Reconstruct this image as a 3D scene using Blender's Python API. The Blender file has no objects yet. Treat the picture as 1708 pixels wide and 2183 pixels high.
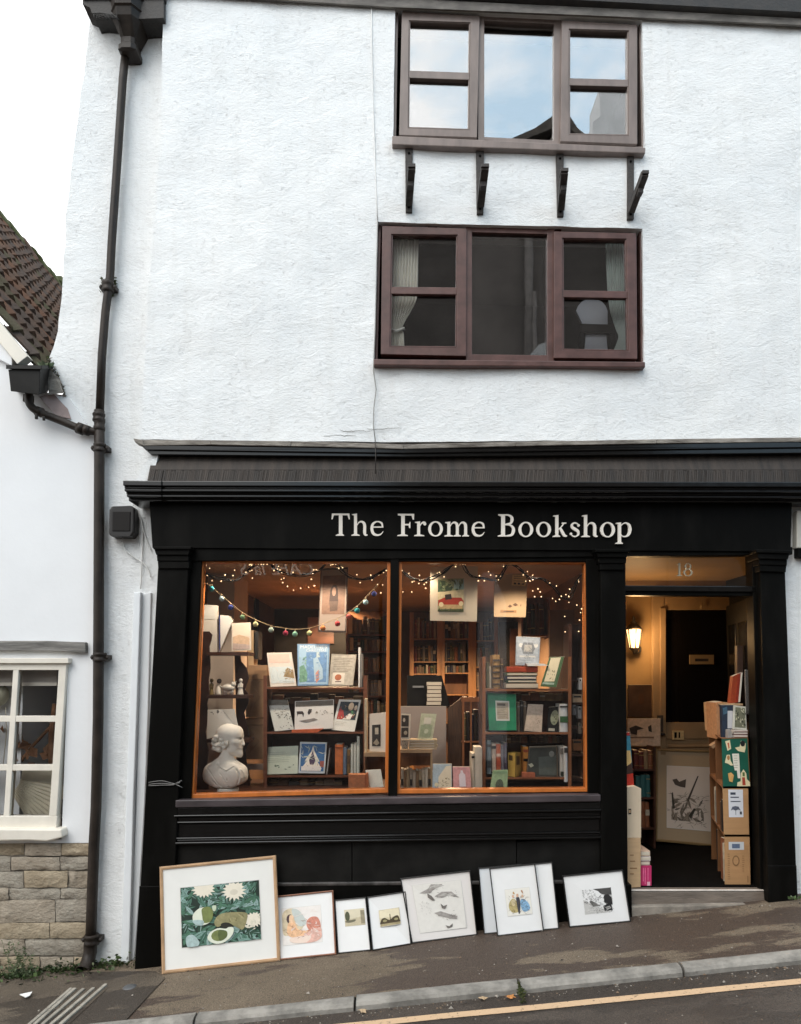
import bpy, math, random
import numpy as np
from mathutils import Vector, noise
from mathutils.geometry import delaunay_2d_cdt, tessellate_polygon
rad = math.radians
RND = random.Random(11)
SC = bpy.context.scene
COL = SC.collection

# ------------------------------------------------------------------ camera
# shift-lens view of a street front; all sizes below were surveyed on planes of known depth
FPX, CU, CV = 1576.0, 854.0, 1344.0
PW, PH = 1708.0, 2183.0
PITCH = rad(3.5)
CAM = Vector((0, -5.08, 1.9))
cp, sp = math.cos(PITCH), math.sin(PITCH)

def ray(u, v):
    x, y = (u-CU)/FPX, -(v-CV)/FPX
    return Vector((x, cp - y*sp, sp + y*cp))

def W(u, v, Y=0.0):
    d = ray(u, v)
    return CAM + d*((Y-CAM.y)/d.y)

_a, _b = W(290, 2066, -.08), W(1640, 1925, -.08)
GX = (_b.z-_a.z)/(_b.x-_a.x)
G0 = _a.z - GX*_a.x
def gz(x): return G0 + GX*x
def G(u, v, dz=0.0):
    d = ray(u, v)
    t = (GX*CAM.x + G0 + dz - CAM.z)/(d.z - GX*d.x)
    return CAM + d*t
def Ydeck(v, z):
    d = ray(854, v)
    return CAM.y + d.y*(z-CAM.z)/d.z

cam = bpy.data.cameras.new("camera")
co = bpy.data.objects.new("camera", cam); COL.objects.link(co)
co.location = CAM; co.rotation_euler = (rad(90)+PITCH, 0, 0)
cam.sensor_fit = 'VERTICAL'; cam.sensor_height = 24.0
cam.lens = 24.0*FPX/PH
cam.shift_y = (CV-PH/2)/PH
cam.clip_end = 500; cam.clip_start = .05
SC.camera = co

# ------------------------------------------------------------------ materials
_mc = {}
def lin(c):
    c = c/255.0
    return c/12.92 if c <= .04045 else ((c+.055)/1.055)**2.4
def rgb(r, g, b): return (lin(r), lin(g), lin(b))

def mat(name, col, rough=.6, var=0., vs=6., bump=0., bs=60., st=(1,1,1), col2=None, metal=0., spec=.5, coat=0., bd=.01, lo=.35, hi=.65, det=5.):
    """Principled material; var/col2 add a noise colour variation, bump a noise relief (object coordinates, metres)"""
    if name in _mc: return _mc[name]
    m = bpy.data.materials.new(name); m.use_nodes = True
    nt = m.node_tree; N = nt.nodes; L = nt.links
    b = N['Principled BSDF']
    b.inputs['Base Color'].default_value = (*col, 1)
    b.inputs['Roughness'].default_value = rough
    b.inputs['Metallic'].default_value = metal
    b.inputs['Specular IOR Level'].default_value = spec
    b.inputs['Coat Weight'].default_value = coat
    if var or col2 or bump:
        tc = N.new('ShaderNodeTexCoord'); mp = N.new('ShaderNodeMapping'); mp.inputs['Scale'].default_value = st
        L.new(tc.outputs['Object'], mp.inputs['Vector'])
    if var or col2:
        n = N.new('ShaderNodeTexNoise'); n.inputs['Scale'].default_value = vs; n.inputs['Detail'].default_value = det; n.inputs['Roughness'].default_value = .6
        L.new(mp.outputs['Vector'], n.inputs['Vector'])
        r = N.new('ShaderNodeValToRGB')
        c1 = tuple(x*(1-var) for x in col); c2 = col2 or tuple(min(1, x*(1+var)) for x in col)
        r.color_ramp.elements[0].position = lo; r.color_ramp.elements[0].color = (*c1, 1)
        r.color_ramp.elements[1].position = hi; r.color_ramp.elements[1].color = (*c2, 1)
        L.new(n.outputs['Fac'], r.inputs['Fac']); L.new(r.outputs['Color'], b.inputs['Base Color'])
        mr = N.new('ShaderNodeMapRange'); mr.inputs['To Min'].default_value = max(.05, rough-.08); mr.inputs['To Max'].default_value = min(1, rough+.1)
        L.new(n.outputs['Fac'], mr.inputs['Value']); L.new(mr.outputs['Result'], b.inputs['Roughness'])
    if bump:
        n2 = N.new('ShaderNodeTexNoise'); n2.inputs['Scale'].default_value = bs; n2.inputs['Detail'].default_value = 6; n2.inputs['Roughness'].default_value = .65
        L.new(mp.outputs['Vector'], n2.inputs['Vector'])
        bp = N.new('ShaderNodeBump'); bp.inputs['Strength'].default_value = bump; bp.inputs['Distance'].default_value = bd
        L.new(n2.outputs['Fac'], bp.inputs['Height']); L.new(bp.outputs['Normal'], b.inputs['Normal'])
    _mc[name] = m
    return m

def ink(r, g, b, k=1.0, rough=.55):
    """flat printed colour given as an sRGB value"""
    c = tuple(min(.9, x*k) for x in rgb(r, g, b))
    return mat("ink_%d_%d_%d_%d" % (r, g, b, int(k*100)), c, rough, var=.16 if r+g+b < 560 else .03, vs=38)

def emit(name, col, s):
    if name in _mc: return _mc[name]
    m = bpy.data.materials.new(name); m.use_nodes = True
    nt = m.node_tree; b = nt.nodes['Principled BSDF']
    b.inputs['Base Color'].default_value = (*[min(1, c*.8) for c in col], 1)
    b.inputs['Emission Color'].default_value = (*col, 1); b.inputs['Emission Strength'].default_value = s
    _mc[name] = m; return m

def glass(name, fac, bump=0., tint=(1,1,1), rough=0.0, bs=3.):
    """window glass: clear pane that mirrors a share of what stands opposite"""
    if name in _mc: return _mc[name]
    m = bpy.data.materials.new(name); m.use_nodes = True
    nt = m.node_tree; N = nt.nodes; L = nt.links
    N.remove(N['Principled BSDF'])
    t = N.new('ShaderNodeBsdfTransparent'); t.inputs['Color'].default_value = (*tint, 1)
    g = N.new('ShaderNodeBsdfGlossy'); g.inputs['Roughness'].default_value = rough
    lw = N.new('ShaderNodeLayerWeight'); lw.inputs['Blend'].default_value = .25
    mr = N.new('ShaderNodeMapRange'); mr.inputs['To Min'].default_value = fac; mr.inputs['To Max'].default_value = 1.0
    L.new(lw.outputs['Fresnel'], mr.inputs['Value'])
    mr.inputs['From Min'].default_value = .06
    x = N.new('ShaderNodeMixShader')
    L.new(mr.outputs['Result'], x.inputs['Fac']); L.new(t.outputs[0], x.inputs[1]); L.new(g.outputs[0], x.inputs[2])
    L.new(x.outputs[0], N['Material Output'].inputs['Surface'])
    if bump:
        tc = N.new('ShaderNodeTexCoord'); n = N.new('ShaderNodeTexNoise'); n.inputs['Scale'].default_value = bs; n.inputs['Detail'].default_value = 1
        L.new(tc.outputs['Object'], n.inputs['Vector'])
        bp = N.new('ShaderNodeBump'); bp.inputs['Strength'].default_value = bump; bp.inputs['Distance'].default_value = .01
        L.new(n.outputs['Fac'], bp.inputs['Height']); L.new(bp.outputs['Normal'], g.inputs['Normal'])
    _mc[name] = m; return m

# ------------------------------------------------------------------ objects
def tag(o, label=None, cat=None, group=None, kind=None):
    if label: o['label'] = label
    if cat: o['category'] = cat
    if group: o['group'] = group
    if kind: o['kind'] = kind
    return o

def thing(name, loc, label, cat, group=None):
    o = bpy.data.objects.new(name, None); COL.objects.link(o); o.location = Vector(loc); o.empty_display_size = .1
    return tag(o, label, cat, group)

def offset(o):
    v = Vector((0, 0, 0))
    while o is not None:
        v += o.location; o = o.parent
    return v

class MB:
    """collects faces in world coordinates, then links them as ONE mesh object"""
    def __init__(s): s.v = []; s.f = []; s.m = []; s.mats = []; s.sm = []
    def mi(s, m):
        if m not in s.mats: s.mats.append(m)
        return s.mats.index(m)
    def add(s, pts, faces, m, smooth=False):
        b = len(s.v); k = s.mi(m)
        s.v += [tuple(p) for p in pts]
        for f in faces: s.f.append(tuple(b+i for i in f)); s.m.append(k); s.sm.append(smooth)
    def quad(s, a, b, c, d, m): s.add([a, b, c, d], [(0, 1, 2, 3)], m)
    def hexa(s, p, m):
        """p: front 4 (tl tr br bl) then back 4"""
        s.add(p, [(0, 3, 2, 1), (4, 5, 6, 7), (0, 1, 5, 4), (1, 2, 6, 5), (2, 3, 7, 6), (3, 0, 4, 7)], m)
    def box(s, x0, x1, y0, y1, z0, z1, m):
        s.hexa([(x0, y0, z1), (x1, y0, z1), (x1, y0, z0), (x0, y0, z0), (x0, y1, z1), (x1, y1, z1), (x1, y1, z0), (x0, y1, z0)], m)
    def prism(s, uv, yf, yb, m):
        """polygon surveyed on the plane Y=yf, extruded straight back to Y=yb"""
        fr = [W(u, v, yf) for u, v in uv]; s.slab(fr, Vector((0, yb-yf, 0)), m)
    def slab(s, fr, d, m):
        n = len(fr); fr = [Vector(p) for p in fr]; bk = [p+d for p in fr]
        tri = [tuple(range(n))] if n <= 4 else [tuple(t) for t in tessellate_polygon([fr])]
        fs = [tuple(reversed(t)) for t in tri] + [tuple(n+i for i in t) for t in tri]
        fs += [(i, (i+1) % n, n+(i+1) % n, n+i) for i in range(n)]
        s.add(fr+bk, fs, m)
    def ring(s, o, i, yf, yb, m):
        """frame between two quads (px) at Y=yf"""
        O = [W(u, v, yf) for u, v in o]; I = [W(u, v, yf) for u, v in i]; s.ring3(O, I, Vector((0, yb-yf, 0)), m)
    def ring3(s, O, I, d, m, bev=.0):
        n = len(O); P = O+I+[p+d for p in O]+[p+d for p in I]; f = []
        for k in range(n):
            j = (k+1) % n
            f += [(k, j, n+j, n+k), (2*n+k, 3*n+k, 3*n+j, 2*n+j), (k, 2*n+k, 2*n+j, j), (n+k, n+j, 3*n+j, 3*n+k)]
        s.add(P, f, m)
    def tube(s, pts, r, m, n=8, cap=True, smooth=True):
        pts = [Vector(p) for p in pts]; k = len(pts); rs = r if isinstance(r, (list, tuple)) else [r]*k
        V = []; F = []; up = None
        for i, p in enumerate(pts):
            t = (pts[min(i+1, k-1)]-pts[max(i-1, 0)]).normalized()
            if up is None: up = Vector((0, 0, 1)) if abs(t.z) < .9 else Vector((0, 1, 0))
            a = t.cross(up).normalized(); b2 = a.cross(t).normalized(); up = b2
            for j in range(n):
                th = 2*math.pi*j/n; V.append(p + (a*math.cos(th)+b2*math.sin(th))*rs[i])
        for i in range(k-1):
            for j in range(n):
                q = (j+1) % n; F.append((i*n+j, i*n+q, (i+1)*n+q, (i+1)*n+j))
        if cap: F += [tuple(reversed(range(n))), tuple((k-1)*n+j for j in range(n))]
        s.add(V, F, m, smooth)
    def lathe(s, c, prof, m, n=16, sx=1., sy=1., smooth=True):
        c = Vector(c); V = []; F = []; k = len(prof)
        for r, z in prof:
            for j in range(n):
                th = 2*math.pi*j/n; V.append(c+Vector((r*math.cos(th)*sx, r*math.sin(th)*sy, z)))
        for i in range(k-1):
            for j in range(n):
                q = (j+1) % n; F.append((i*n+j, i*n+q, (i+1)*n+q, (i+1)*n+j))
        F += [tuple(reversed(range(n))), tuple((k-1)*n+j for j in range(n))]
        s.add(V, F, m, smooth)
    def ball(s, c, r, m, n=8, sx=1, sy=1, sz=1):
        s.lathe(c, [(r*math.sin(math.pi*i/n)+1e-5, -r*sz*math.cos(math.pi*i/n)) for i in range(n+1)], m, max(8, n), sx, sy)
    def build(s, name, parent=None, bevel=0., loc=None):
        me = bpy.data.meshes.new(name)
        if parent is not None: off = offset(parent)
        elif loc is not None: off = Vector(loc)
        else:
            xs = [p[0] for p in s.v]; ys = [p[1] for p in s.v]; zs = [p[2] for p in s.v]
            off = Vector(((min(xs)+max(xs))/2, (min(ys)+max(ys))/2, min(zs)))
        me.from_pydata([(p[0]-off.x, p[1]-off.y, p[2]-off.z) for p in s.v], [], s.f)
        for m in s.mats: me.materials.append(m)
        me.polygons.foreach_set('material_index', s.m); me.polygons.foreach_set('use_smooth', s.sm)
        me.update()
        o = bpy.data.objects.new(name, me); COL.objects.link(o)
        if parent is not None: o.parent = parent
        else: o.location = off
        if bevel:
            md = o.modifiers.new('bevel', 'BEVEL'); md.width = bevel; md.segments = 2; md.limit_method = 'ANGLE'; md.angle_limit = rad(40)
        return o

def flake(mb, c, r, m):
    """small ragged tuft"""
    c = Vector(c)
    for _ in range(4):
        P = [c+Vector((RND.gauss(0, 1), RND.gauss(0, .7), RND.gauss(0, .8)))*r for _i in range(3)]
        mb.add(P, [(0, 1, 2)], m)

def lerp(a, b, t): return a+(b-a)*t
def bil(q, s, t):
    """q = tl tr br bl (Vectors or px), s to the right, t down"""
    q = [Vector(p) for p in q]
    return lerp(lerp(q[0], q[1], s), lerp(q[3], q[2], s), t)
def inset(q, l, t, r, b):
    return [bil(q, l, t), bil(q, 1-r, t), bil(q, 1-r, 1-b), bil(q, l, 1-b)]
def catmull(P, n=6):
    P = [Vector(p) for p in P]; out = []
    for i in range(len(P)-1):
        p0, p1, p2, p3 = P[max(i-1, 0)], P[i], P[i+1], P[min(i+2, len(P)-1)]
        for k in range(n):
            t = k/n
            out.append(.5*((2*p1)+(p2-p0)*t+(2*p0-5*p1+4*p2-p3)*t*t+(3*p1-p0-3*p2+p3)*t**3))
    out.append(P[-1]); return out

def rough_plane(poly, holes, Y, step, amp, m, mb, freq=1.5, jitter=0., back=.25):
    """wall sheet from px outline with holes, gently uneven in depth, holes and edges given a return"""
    def dens(p):
        out = []
        for i in range(len(p)):
            a, b = p[i], p[(i+1) % len(p)]; n = max(1, int((b-a).length/step))
            out += [lerp(a, b, k/n) for k in range(n)]
        return out
    o = dens([Vector((q.x, q.z)) for q in (W(u, v, Y) for u, v in poly)])
    hs = [dens([Vector((q.x, q.z)) for q in (W(u, v, Y) for u, v in h)]) for h in holes]
    if jitter:
        for L_ in [o]+hs:
            for p in L_:
                nv = noise.noise_vector(Vector((p.x*9, 3.1, p.y*9))); p.x += nv.x*jitter; p.y += nv.y*jitter
    pts = list(o); edges = [(i, (i+1) % len(o)) for i in range(len(o))]; loops = [list(range(len(o)))]
    for h in hs:
        b = len(pts); pts += h; edges += [(b+i, b+(i+1) % len(h)) for i in range(len(h))]; loops.append(list(range(b, b+len(h))))
    x0 = min(p.x for p in o); x1 = max(p.x for p in o); z0 = min(p.y for p in o); z1 = max(p.y for p in o)
    for i in range(int((x1-x0)/step)+1):
        for j in range(int((z1-z0)/step)+1):
            p = Vector((x0+(i+.5+RND.uniform(-.2, .2))*step, z0+(j+.5+RND.uniform(-.2, .2))*step))
            if inside(p, o, -step*.4) and not any(inside(p, h, step*.4) for h in hs): pts.append(p)
    v, e, f, ov, oe, of = delaunay_2d_cdt(pts, edges, [], 0, 1e-5)
    def ctr(t): return sum((v[i] for i in t), Vector((0, 0)))/len(t)
    f = [t for t in f if inside(ctr(t), o, 0) and not any(inside(ctr(t), h, 0) for h in hs)]
    def yy(p): return Y + amp*noise.noise(Vector((p.x*freq, 7.7, p.y*freq))) + amp*.5*noise.noise(Vector((p.x*freq*4, 1.7, p.y*freq*4)))
    V = [(p.x, yy(p), p.y) for p in v]
    F = []
    for t in f:
        a, b, c = (v[i] for i in t[:3]); F.append(tuple(t) if (b-a).cross(c-a) > 0 else tuple(reversed(t)))
    mb.add(V, F, m, True)
    for L_, src in zip(loops, [o]+hs):
        n = len(src); P = [(p.x, yy(p), p.y) for p in src]+[(p.x, Y+back, p.y) for p in src]
        mb.add(P, [(i, (i+1) % n, n+(i+1) % n, n+i) for i in range(n)], m)

def inside(p, poly, grow):
    c = False; n = len(poly); j = n-1; dmin = 1e9
    for i in range(n):
        a, b = poly[i], poly[j]
        if (a.y > p.y) != (b.y > p.y) and p.x < (b.x-a.x)*(p.y-a.y)/(b.y-a.y)+a.x: c = not c
        if grow:
            ab = b-a; t = max(0, min(1, (p-a).dot(ab)/max(ab.length_squared, 1e-12))); dmin = min(dmin, (p-a-ab*t).length)
        j = i
    if grow > 0: return c or dmin < grow
    if grow < 0: return c and dmin > -grow
    return c

# ------------------------------------------------------------------ smooth solids by distance field
def sdf_mesh(fn, lo, hi, step):
    """surface nets of fn(x,y,z) arrays <0 inside; returns verts, quads in local units"""
    ax = [np.arange(l, h+step, step) for l, h in zip(lo, hi)]
    X, Y, Z = np.meshgrid(*ax, indexing='ij'); D = fn(X, Y, Z)
    S = D < 0; nx, ny, nz = D.shape
    acc = np.zeros((nx-1, ny-1, nz-1, 3)); cnt = np.zeros((nx-1, ny-1, nz-1))
    C = [(i, j, k) for i in (0, 1) for j in (0, 1) for k in (0, 1)]
    def sub(A, c): return A[c[0]:nx-1+c[0], c[1]:ny-1+c[1], c[2]:nz-1+c[2]]
    for a in C:
        for d in range(3):
            if a[d]: continue
            b = list(a); b[d] = 1; b = tuple(b)
            da, db = sub(D, a), sub(D, b); cr = (da < 0) != (db < 0)
            t = np.where(cr, da/np.where(cr, da-db, 1), 0)
            for q in range(3): acc[..., q] += np.where(cr, a[q]+(t if q == d else 0), 0)
            cnt += cr
    idx = -np.ones(cnt.shape, int); act = cnt > 0; idx[act] = np.arange(act.sum())
    ii = np.argwhere(act); P = (ii+acc[act]/cnt[act][:, None])*step+np.array(lo)
    F = []
    for d in range(3):
        e1, e2 = [(1, 2), (2, 0), (0, 1)][d]
        A = S; B = np.roll(S, -1, d); cr = A != B
        for c in np.argwhere(cr):
            if c[d] >= S.shape[d]-1 or c[e1] == 0 or c[e2] == 0 or c[e1] >= S.shape[e1]-1 or c[e2] >= S.shape[e2]-1: continue
            q = []
            for o1, o2 in ((0, 0), (1, 0), (1, 1), (0, 1)):
                w = list(c); w[e1] -= o1; w[e2] -= o2; q.append(int(idx[tuple(w)]))
            if min(q) < 0: continue
            F.append(tuple(reversed(q)) if not A[tuple(c)] else tuple(q))
    return P, F
def ell(c, r):
    c = np.array(c); r = np.array(r, float)
    def f(X, Y, Z):
        k0 = np.sqrt(((X-c[0])/r[0])**2+((Y-c[1])/r[1])**2+((Z-c[2])/r[2])**2)
        k1 = np.sqrt(((X-c[0])/r[0]**2)**2+((Y-c[1])/r[1]**2)**2+((Z-c[2])/r[2]**2)**2)+1e-9
        return k0*(k0-1)/k1
    return f
def cap(a, b, ra, rb):
    a = np.array(a, float); b = np.array(b, float); ab = b-a; L2 = (ab**2).sum()
    def f(X, Y, Z):
        t = np.clip(((X-a[0])*ab[0]+(Y-a[1])*ab[1]+(Z-a[2])*ab[2])/L2, 0, 1)
        return np.sqrt((X-a[0]-ab[0]*t)**2+(Y-a[1]-ab[1]*t)**2+(Z-a[2]-ab[2]*t)**2)-(ra+(rb-ra)*t)
    return f
def smin(a, b, k):
    h = np.clip(.5+.5*(b-a)/k, 0, 1); return b*(1-h)+a*h-k*h*(1-h)
def smax(a, b, k): return -smin(-a, -b, k)
# ================================================================== world, sun
world = bpy.data.worlds.new("World"); SC.world = world; world.use_nodes = True
SUN_AZ, SUN_EL = rad(207), rad(46)      # azimuth from +Y (street front faces -Y), clockwise
def build_world():
    nt = world.node_tree; N = nt.nodes; L = nt.links; bg = N['Background']
    sky = N.new('ShaderNodeTexSky'); sky.sky_type = 'NISHITA'; sky.sun_disc = False
    sky.sun_elevation = SUN_EL; sky.sun_rotation = SUN_AZ; sky.air_density = 1.2; sky.dust_density = 2.0
    tc = N.new('ShaderNodeTexCoord')
    mp = N.new('ShaderNodeMapping'); mp.inputs['Scale'].default_value = (1.2, 1.2, 2.6); mp.inputs['Location'].default_value = (.35, .1, .2)
    n = N.new('ShaderNodeTexNoise'); n.inputs['Scale'].default_value = 5.0; n.inputs['Detail'].default_value = 8; n.inputs['Roughness'].default_value = .58
    L.new(tc.outputs['Generated'], mp.inputs['Vector']); L.new(mp.outputs['Vector'], n.inputs['Vector'])
    sx = N.new('ShaderNodeSeparateXYZ'); L.new(tc.outputs['Generated'], sx.inputs['Vector'])
    # cloud cover: closed over the roofs to the north, broken to the south (behind the viewer) and west
    cv = N.new('ShaderNodeMath'); cv.operation = 'MULTIPLY_ADD'; cv.inputs[1].default_value = .35; cv.inputs[2].default_value = .13
    L.new(sx.outputs['Y'], cv.inputs[0])
    cx = N.new('ShaderNodeMath'); cx.operation = 'MULTIPLY_ADD'; cx.inputs[1].default_value = -.45
    L.new(sx.outputs['X'], cx.inputs[0]); L.new(cv.outputs[0], cx.inputs[2])
    ad = N.new('ShaderNodeMath'); ad.operation = 'ADD'
    L.new(n.outputs['Fac'], ad.inputs[0]); L.new(cx.outputs[0], ad.inputs[1])
    mr = N.new('ShaderNodeMapRange'); mr.inputs['From Min'].default_value = .22; mr.inputs['From Max'].default_value = .46
    mr.inputs['To Min'].default_value = .12; mr.inputs['To Max'].default_value = 1.0
    L.new(ad.outputs[0], mr.inputs['Value'])
    mx = N.new('ShaderNodeMixRGB'); mx.inputs['Color2'].default_value = (12.5, 12.6, 12.6, 1)
    dk = N.new('ShaderNodeMixRGB'); dk.blend_type = 'DARKEN'; dk.inputs['Fac'].default_value = 1; dk.inputs['Color2'].default_value = (5.6, 9.2, 11.6, 1)   # caps the sky colour to hold down the glow round the sun
    L.new(sky.outputs['Color'], dk.inputs['Color1'])
    bl = N.new('ShaderNodeMixRGB'); bl.inputs['Fac'].default_value = .8; bl.inputs['Color2'].default_value = (6.2, 9.2, 11.6, 1); L.new(dk.outputs['Color'], bl.inputs['Color1'])
    L.new(mr.outputs['Result'], mx.inputs['Fac']); L.new(bl.outputs['Color'], mx.inputs['Color1'])
    L.new(mx.outputs['Color'], bg.inputs['Color']); bg.inputs['Strength'].default_value = .13
build_world()
sl = bpy.data.lights.new("sun", 'SUN'); sl.energy = 1.3; sl.angle = rad(40); sl.color = (1, .965, .92)
so = bpy.data.objects.new("sun", sl); COL.objects.link(so)
sd = Vector((math.sin(SUN_AZ)*math.cos(SUN_EL), math.cos(SUN_AZ)*math.cos(SUN_EL), math.sin(SUN_EL)))
so.rotation_euler = (-sd).to_track_quat('-Z', 'Y').to_euler(); so.location = (3, -8, 12)
SC.view_settings.view_transform = 'Standard'; SC.view_settings.look = 'None'; SC.view_settings.gamma = 1
SC.view_settings.exposure = .36
SC.render.engine = 'CYCLES'; SC.cycles.use_denoising = True; SC.cycles.max_bounces = 8; SC.cycles.transparent_max_bounces = 16
SC.cycles.sample_clamp_indirect = 6; SC.cycles.caustics_reflective = False; SC.cycles.caustics_refractive = False
try: SC.cycles.denoiser = 'OPENIMAGEDENOISE'
except Exception: pass

# ================================================================== materials of the street front
def roughcast():
    m = bpy.data.materials.new('white_roughcast'); m.use_nodes = True
    nt = m.node_tree; N = nt.nodes; L = nt.links; b = N['Principled BSDF']; b.inputs['Roughness'].default_value = .85
    b.inputs['Specular IOR Level'].default_value = .25
    tc = N.new('ShaderNodeTexCoord')
    def noi(sc, st, det=6, ro=.6, dist=0):
        mp = N.new('ShaderNodeMapping'); mp.inputs['Scale'].default_value = st; L.new(tc.outputs['Object'], mp.inputs['Vector'])
        n = N.new('ShaderNodeTexNoise'); n.inputs['Scale'].default_value = sc; n.inputs['Detail'].default_value = det; n.inputs['Roughness'].default_value = ro; n.inputs['Distortion'].default_value = dist
        L.new(mp.outputs['Vector'], n.inputs['Vector']); return n.outputs['Fac']
    def ma(op, a, b2, c=None):
        k = N.new('ShaderNodeMath'); k.operation = op
        for i, x in enumerate((a, b2, c)):
            if x is None: continue
            if isinstance(x, (int, float)): k.inputs[i].default_value = x
            else: L.new(x, k.inputs[i])
        return k.outputs[0]
    big = noi(1.1, (1, 1, .8), 4); med = noi(7, (1, 1, 1.5), 5, .6, .9); fine = noi(55, (1, 1, 1.8), 6, .7)
    lump = noi(30, (1, 1, 1.9), 5, .65, .3)
    # short horizontal crazing lines, only in patches
    cr = noi(11, (1, 1, 4.2), 5, .65, .5); rid = ma('ABSOLUTE', ma('SUBTRACT', cr, .5), 0)
    patch = noi(3.1, (1, 1, 1.3), 3)
    gap = noi(26, (1, 1, 1), 2)
    line = ma('LESS_THAN', rid, .007); line = ma('MULTIPLY', line, ma('GREATER_THAN', patch, .50)); line = ma('MULTIPLY', line, ma('GREATER_THAN', gap, .54))
    r = N.new('ShaderNodeValToRGB'); e = r.color_ramp.elements
    e[0].position = .3; e[0].color = (.75, .775, .785, 1); e[1].position = .7; e[1].color = (.85, .855, .845, 1)
    L.new(ma('ADD', ma('MULTIPLY', big, .7), ma('MULTIPLY', med, .3)), r.inputs['Fac'])
    streak = noi(3.4, (2.6, 1, .22), 6, .7); sr = N.new('ShaderNodeValToRGB'); sr.color_ramp.elements[0].position = .30; sr.color_ramp.elements[0].color = (.945, .94, .93, 1); sr.color_ramp.elements[1].position = .50; sr.color_ramp.elements[1].color = (1, 1, 1, 1)
    L.new(streak, sr.inputs['Fac']); mu = N.new('ShaderNodeMixRGB'); mu.blend_type = 'MULTIPLY'; mu.inputs['Fac'].default_value = 1; L.new(r.outputs['Color'], mu.inputs['Color1']); L.new(sr.outputs['Color'], mu.inputs['Color2'])
    mx = N.new('ShaderNodeMixRGB'); mx.inputs['Color2'].default_value = (.34, .33, .31, 1); L.new(mu.outputs['Color'], mx.inputs['Color1'])
    L.new(ma('MULTIPLY', line, .32), mx.inputs['Fac']); L.new(mx.outputs['Color'], b.inputs['Base Color'])
    h = ma('ADD', ma('MULTIPLY', lump, .40), ma('MULTIPLY', fine, .42)); h = ma('ADD', h, ma('MULTIPLY', med, .75)); h = ma('SUBTRACT', h, ma('MULTIPLY', line, .25))
    bp = N.new('ShaderNodeBump'); bp.inputs['Strength'].default_value = .55; bp.inputs['Distance'].default_value = .020
    L.new(h, bp.inputs['Height']); L.new(bp.outputs['Normal'], b.inputs['Normal'])
    return m
ROUGHCAST = roughcast()
RENDER_W = mat('smooth_white_render', (.79, .80, .81), .8, var=.035, vs=1.2, bump=.18, bs=30, bd=.006)
BLACK = mat('black_gloss_paint', (.0038, .0036, .0031), .42, col2=(.0095, .0088, .0078), lo=.48, hi=.78, vs=5, det=8, bump=.08, bs=35, st=(1, 1, .3), spec=.06)
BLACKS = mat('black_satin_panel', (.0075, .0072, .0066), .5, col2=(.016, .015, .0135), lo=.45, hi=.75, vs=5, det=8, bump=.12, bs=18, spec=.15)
DARKREVEAL = mat('black_moulding', (.0045, .0042, .004), .16, var=.2, vs=20, spec=.45)
GUTTER = mat('weathered_dark_gutter', (.018, .015, .013), .6, var=.5, vs=12, bump=.4, bs=40)
GREYB = mat('weathered_grey_fascia', (.16, .145, .13), .75, var=.35, vs=14, bump=.4, bs=30, st=(.4, 1, 1))
PIPE = mat('brown_black_pipe_paint', (.024, .0175, .0135), .45, var=.35, vs=8, bump=.15, bs=50, spec=.25)
MOSS = mat('moss', (.035, .055, .012), .95, col2=(.10, .10, .03), vs=30, bump=1, bs=80, bd=.02)
UPBROWN = mat('brown_woodstain_upper', (.185, .145, .128), .42, var=.18, vs=10, bump=.12, bs=30, st=(1, 1, .3), spec=.5)  # greyer brown than the lower window frame
LOBROWN = mat('red_brown_woodstain', (.088, .040, .033), .40, var=.22, vs=10, bump=.12, bs=30, spec=.5)
ORANGE = mat('varnished_orange_wood', (.50, .145, .028), .38, var=.15, vs=14, st=(1, 1, .3), bump=.05, bs=40)
SILLG = mat('worn_sill_paint', (.055, .043, .045), .42, var=.4, vs=10, bump=.1, bs=30, st=(.3, 1, 1))
CREAMPAINT = mat('cream_window_paint', (.74, .69, .60), .45, var=.05, vs=7, bump=.05, bs=30)
LETTER = mat('cream_letter_paint', (.80, .74, .66), .5, var=.04)
IRON = mat('rusty_black_iron', (.030, .023, .019), .6, var=.5, vs=25, bump=.5, bs=60)
STONE = mat('rubble_stone', (.26, .215, .16), .9, var=.0, col2=(.42, .36, .285), vs=5, bump=.9, bs=22, st=(1, 1, 1.5), bd=.02)
MORTAR = mat('lime_mortar', (.17, .145, .115), .95, var=.3, vs=9, bump=.8, bs=40)
TILE = mat('old_clay_pantile', (.062, .046, .038), .9, col2=(.14, .075, .045), vs=2.2, bump=.6, bs=30, lo=.45, hi=.72)
WGLASS_UP = glass('sky_mirroring_glass', .37, bump=.05, bs=1.5)
WGLASS_LO = glass('old_house_glass', .075, bump=.10, bs=2.0)
SHOPGLASS = glass('shop_window_glass', .034, bump=.04, bs=1.2)
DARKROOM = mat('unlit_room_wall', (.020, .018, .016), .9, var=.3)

# ================================================================== bookshop building
b0 = W(854, 2016, 0)
SHOP = thing('bookshop_building', (b0.x, 0, gz(b0.x)), 'white roughcast building with black bookshop front and brown framed windows', 'building')

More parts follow.
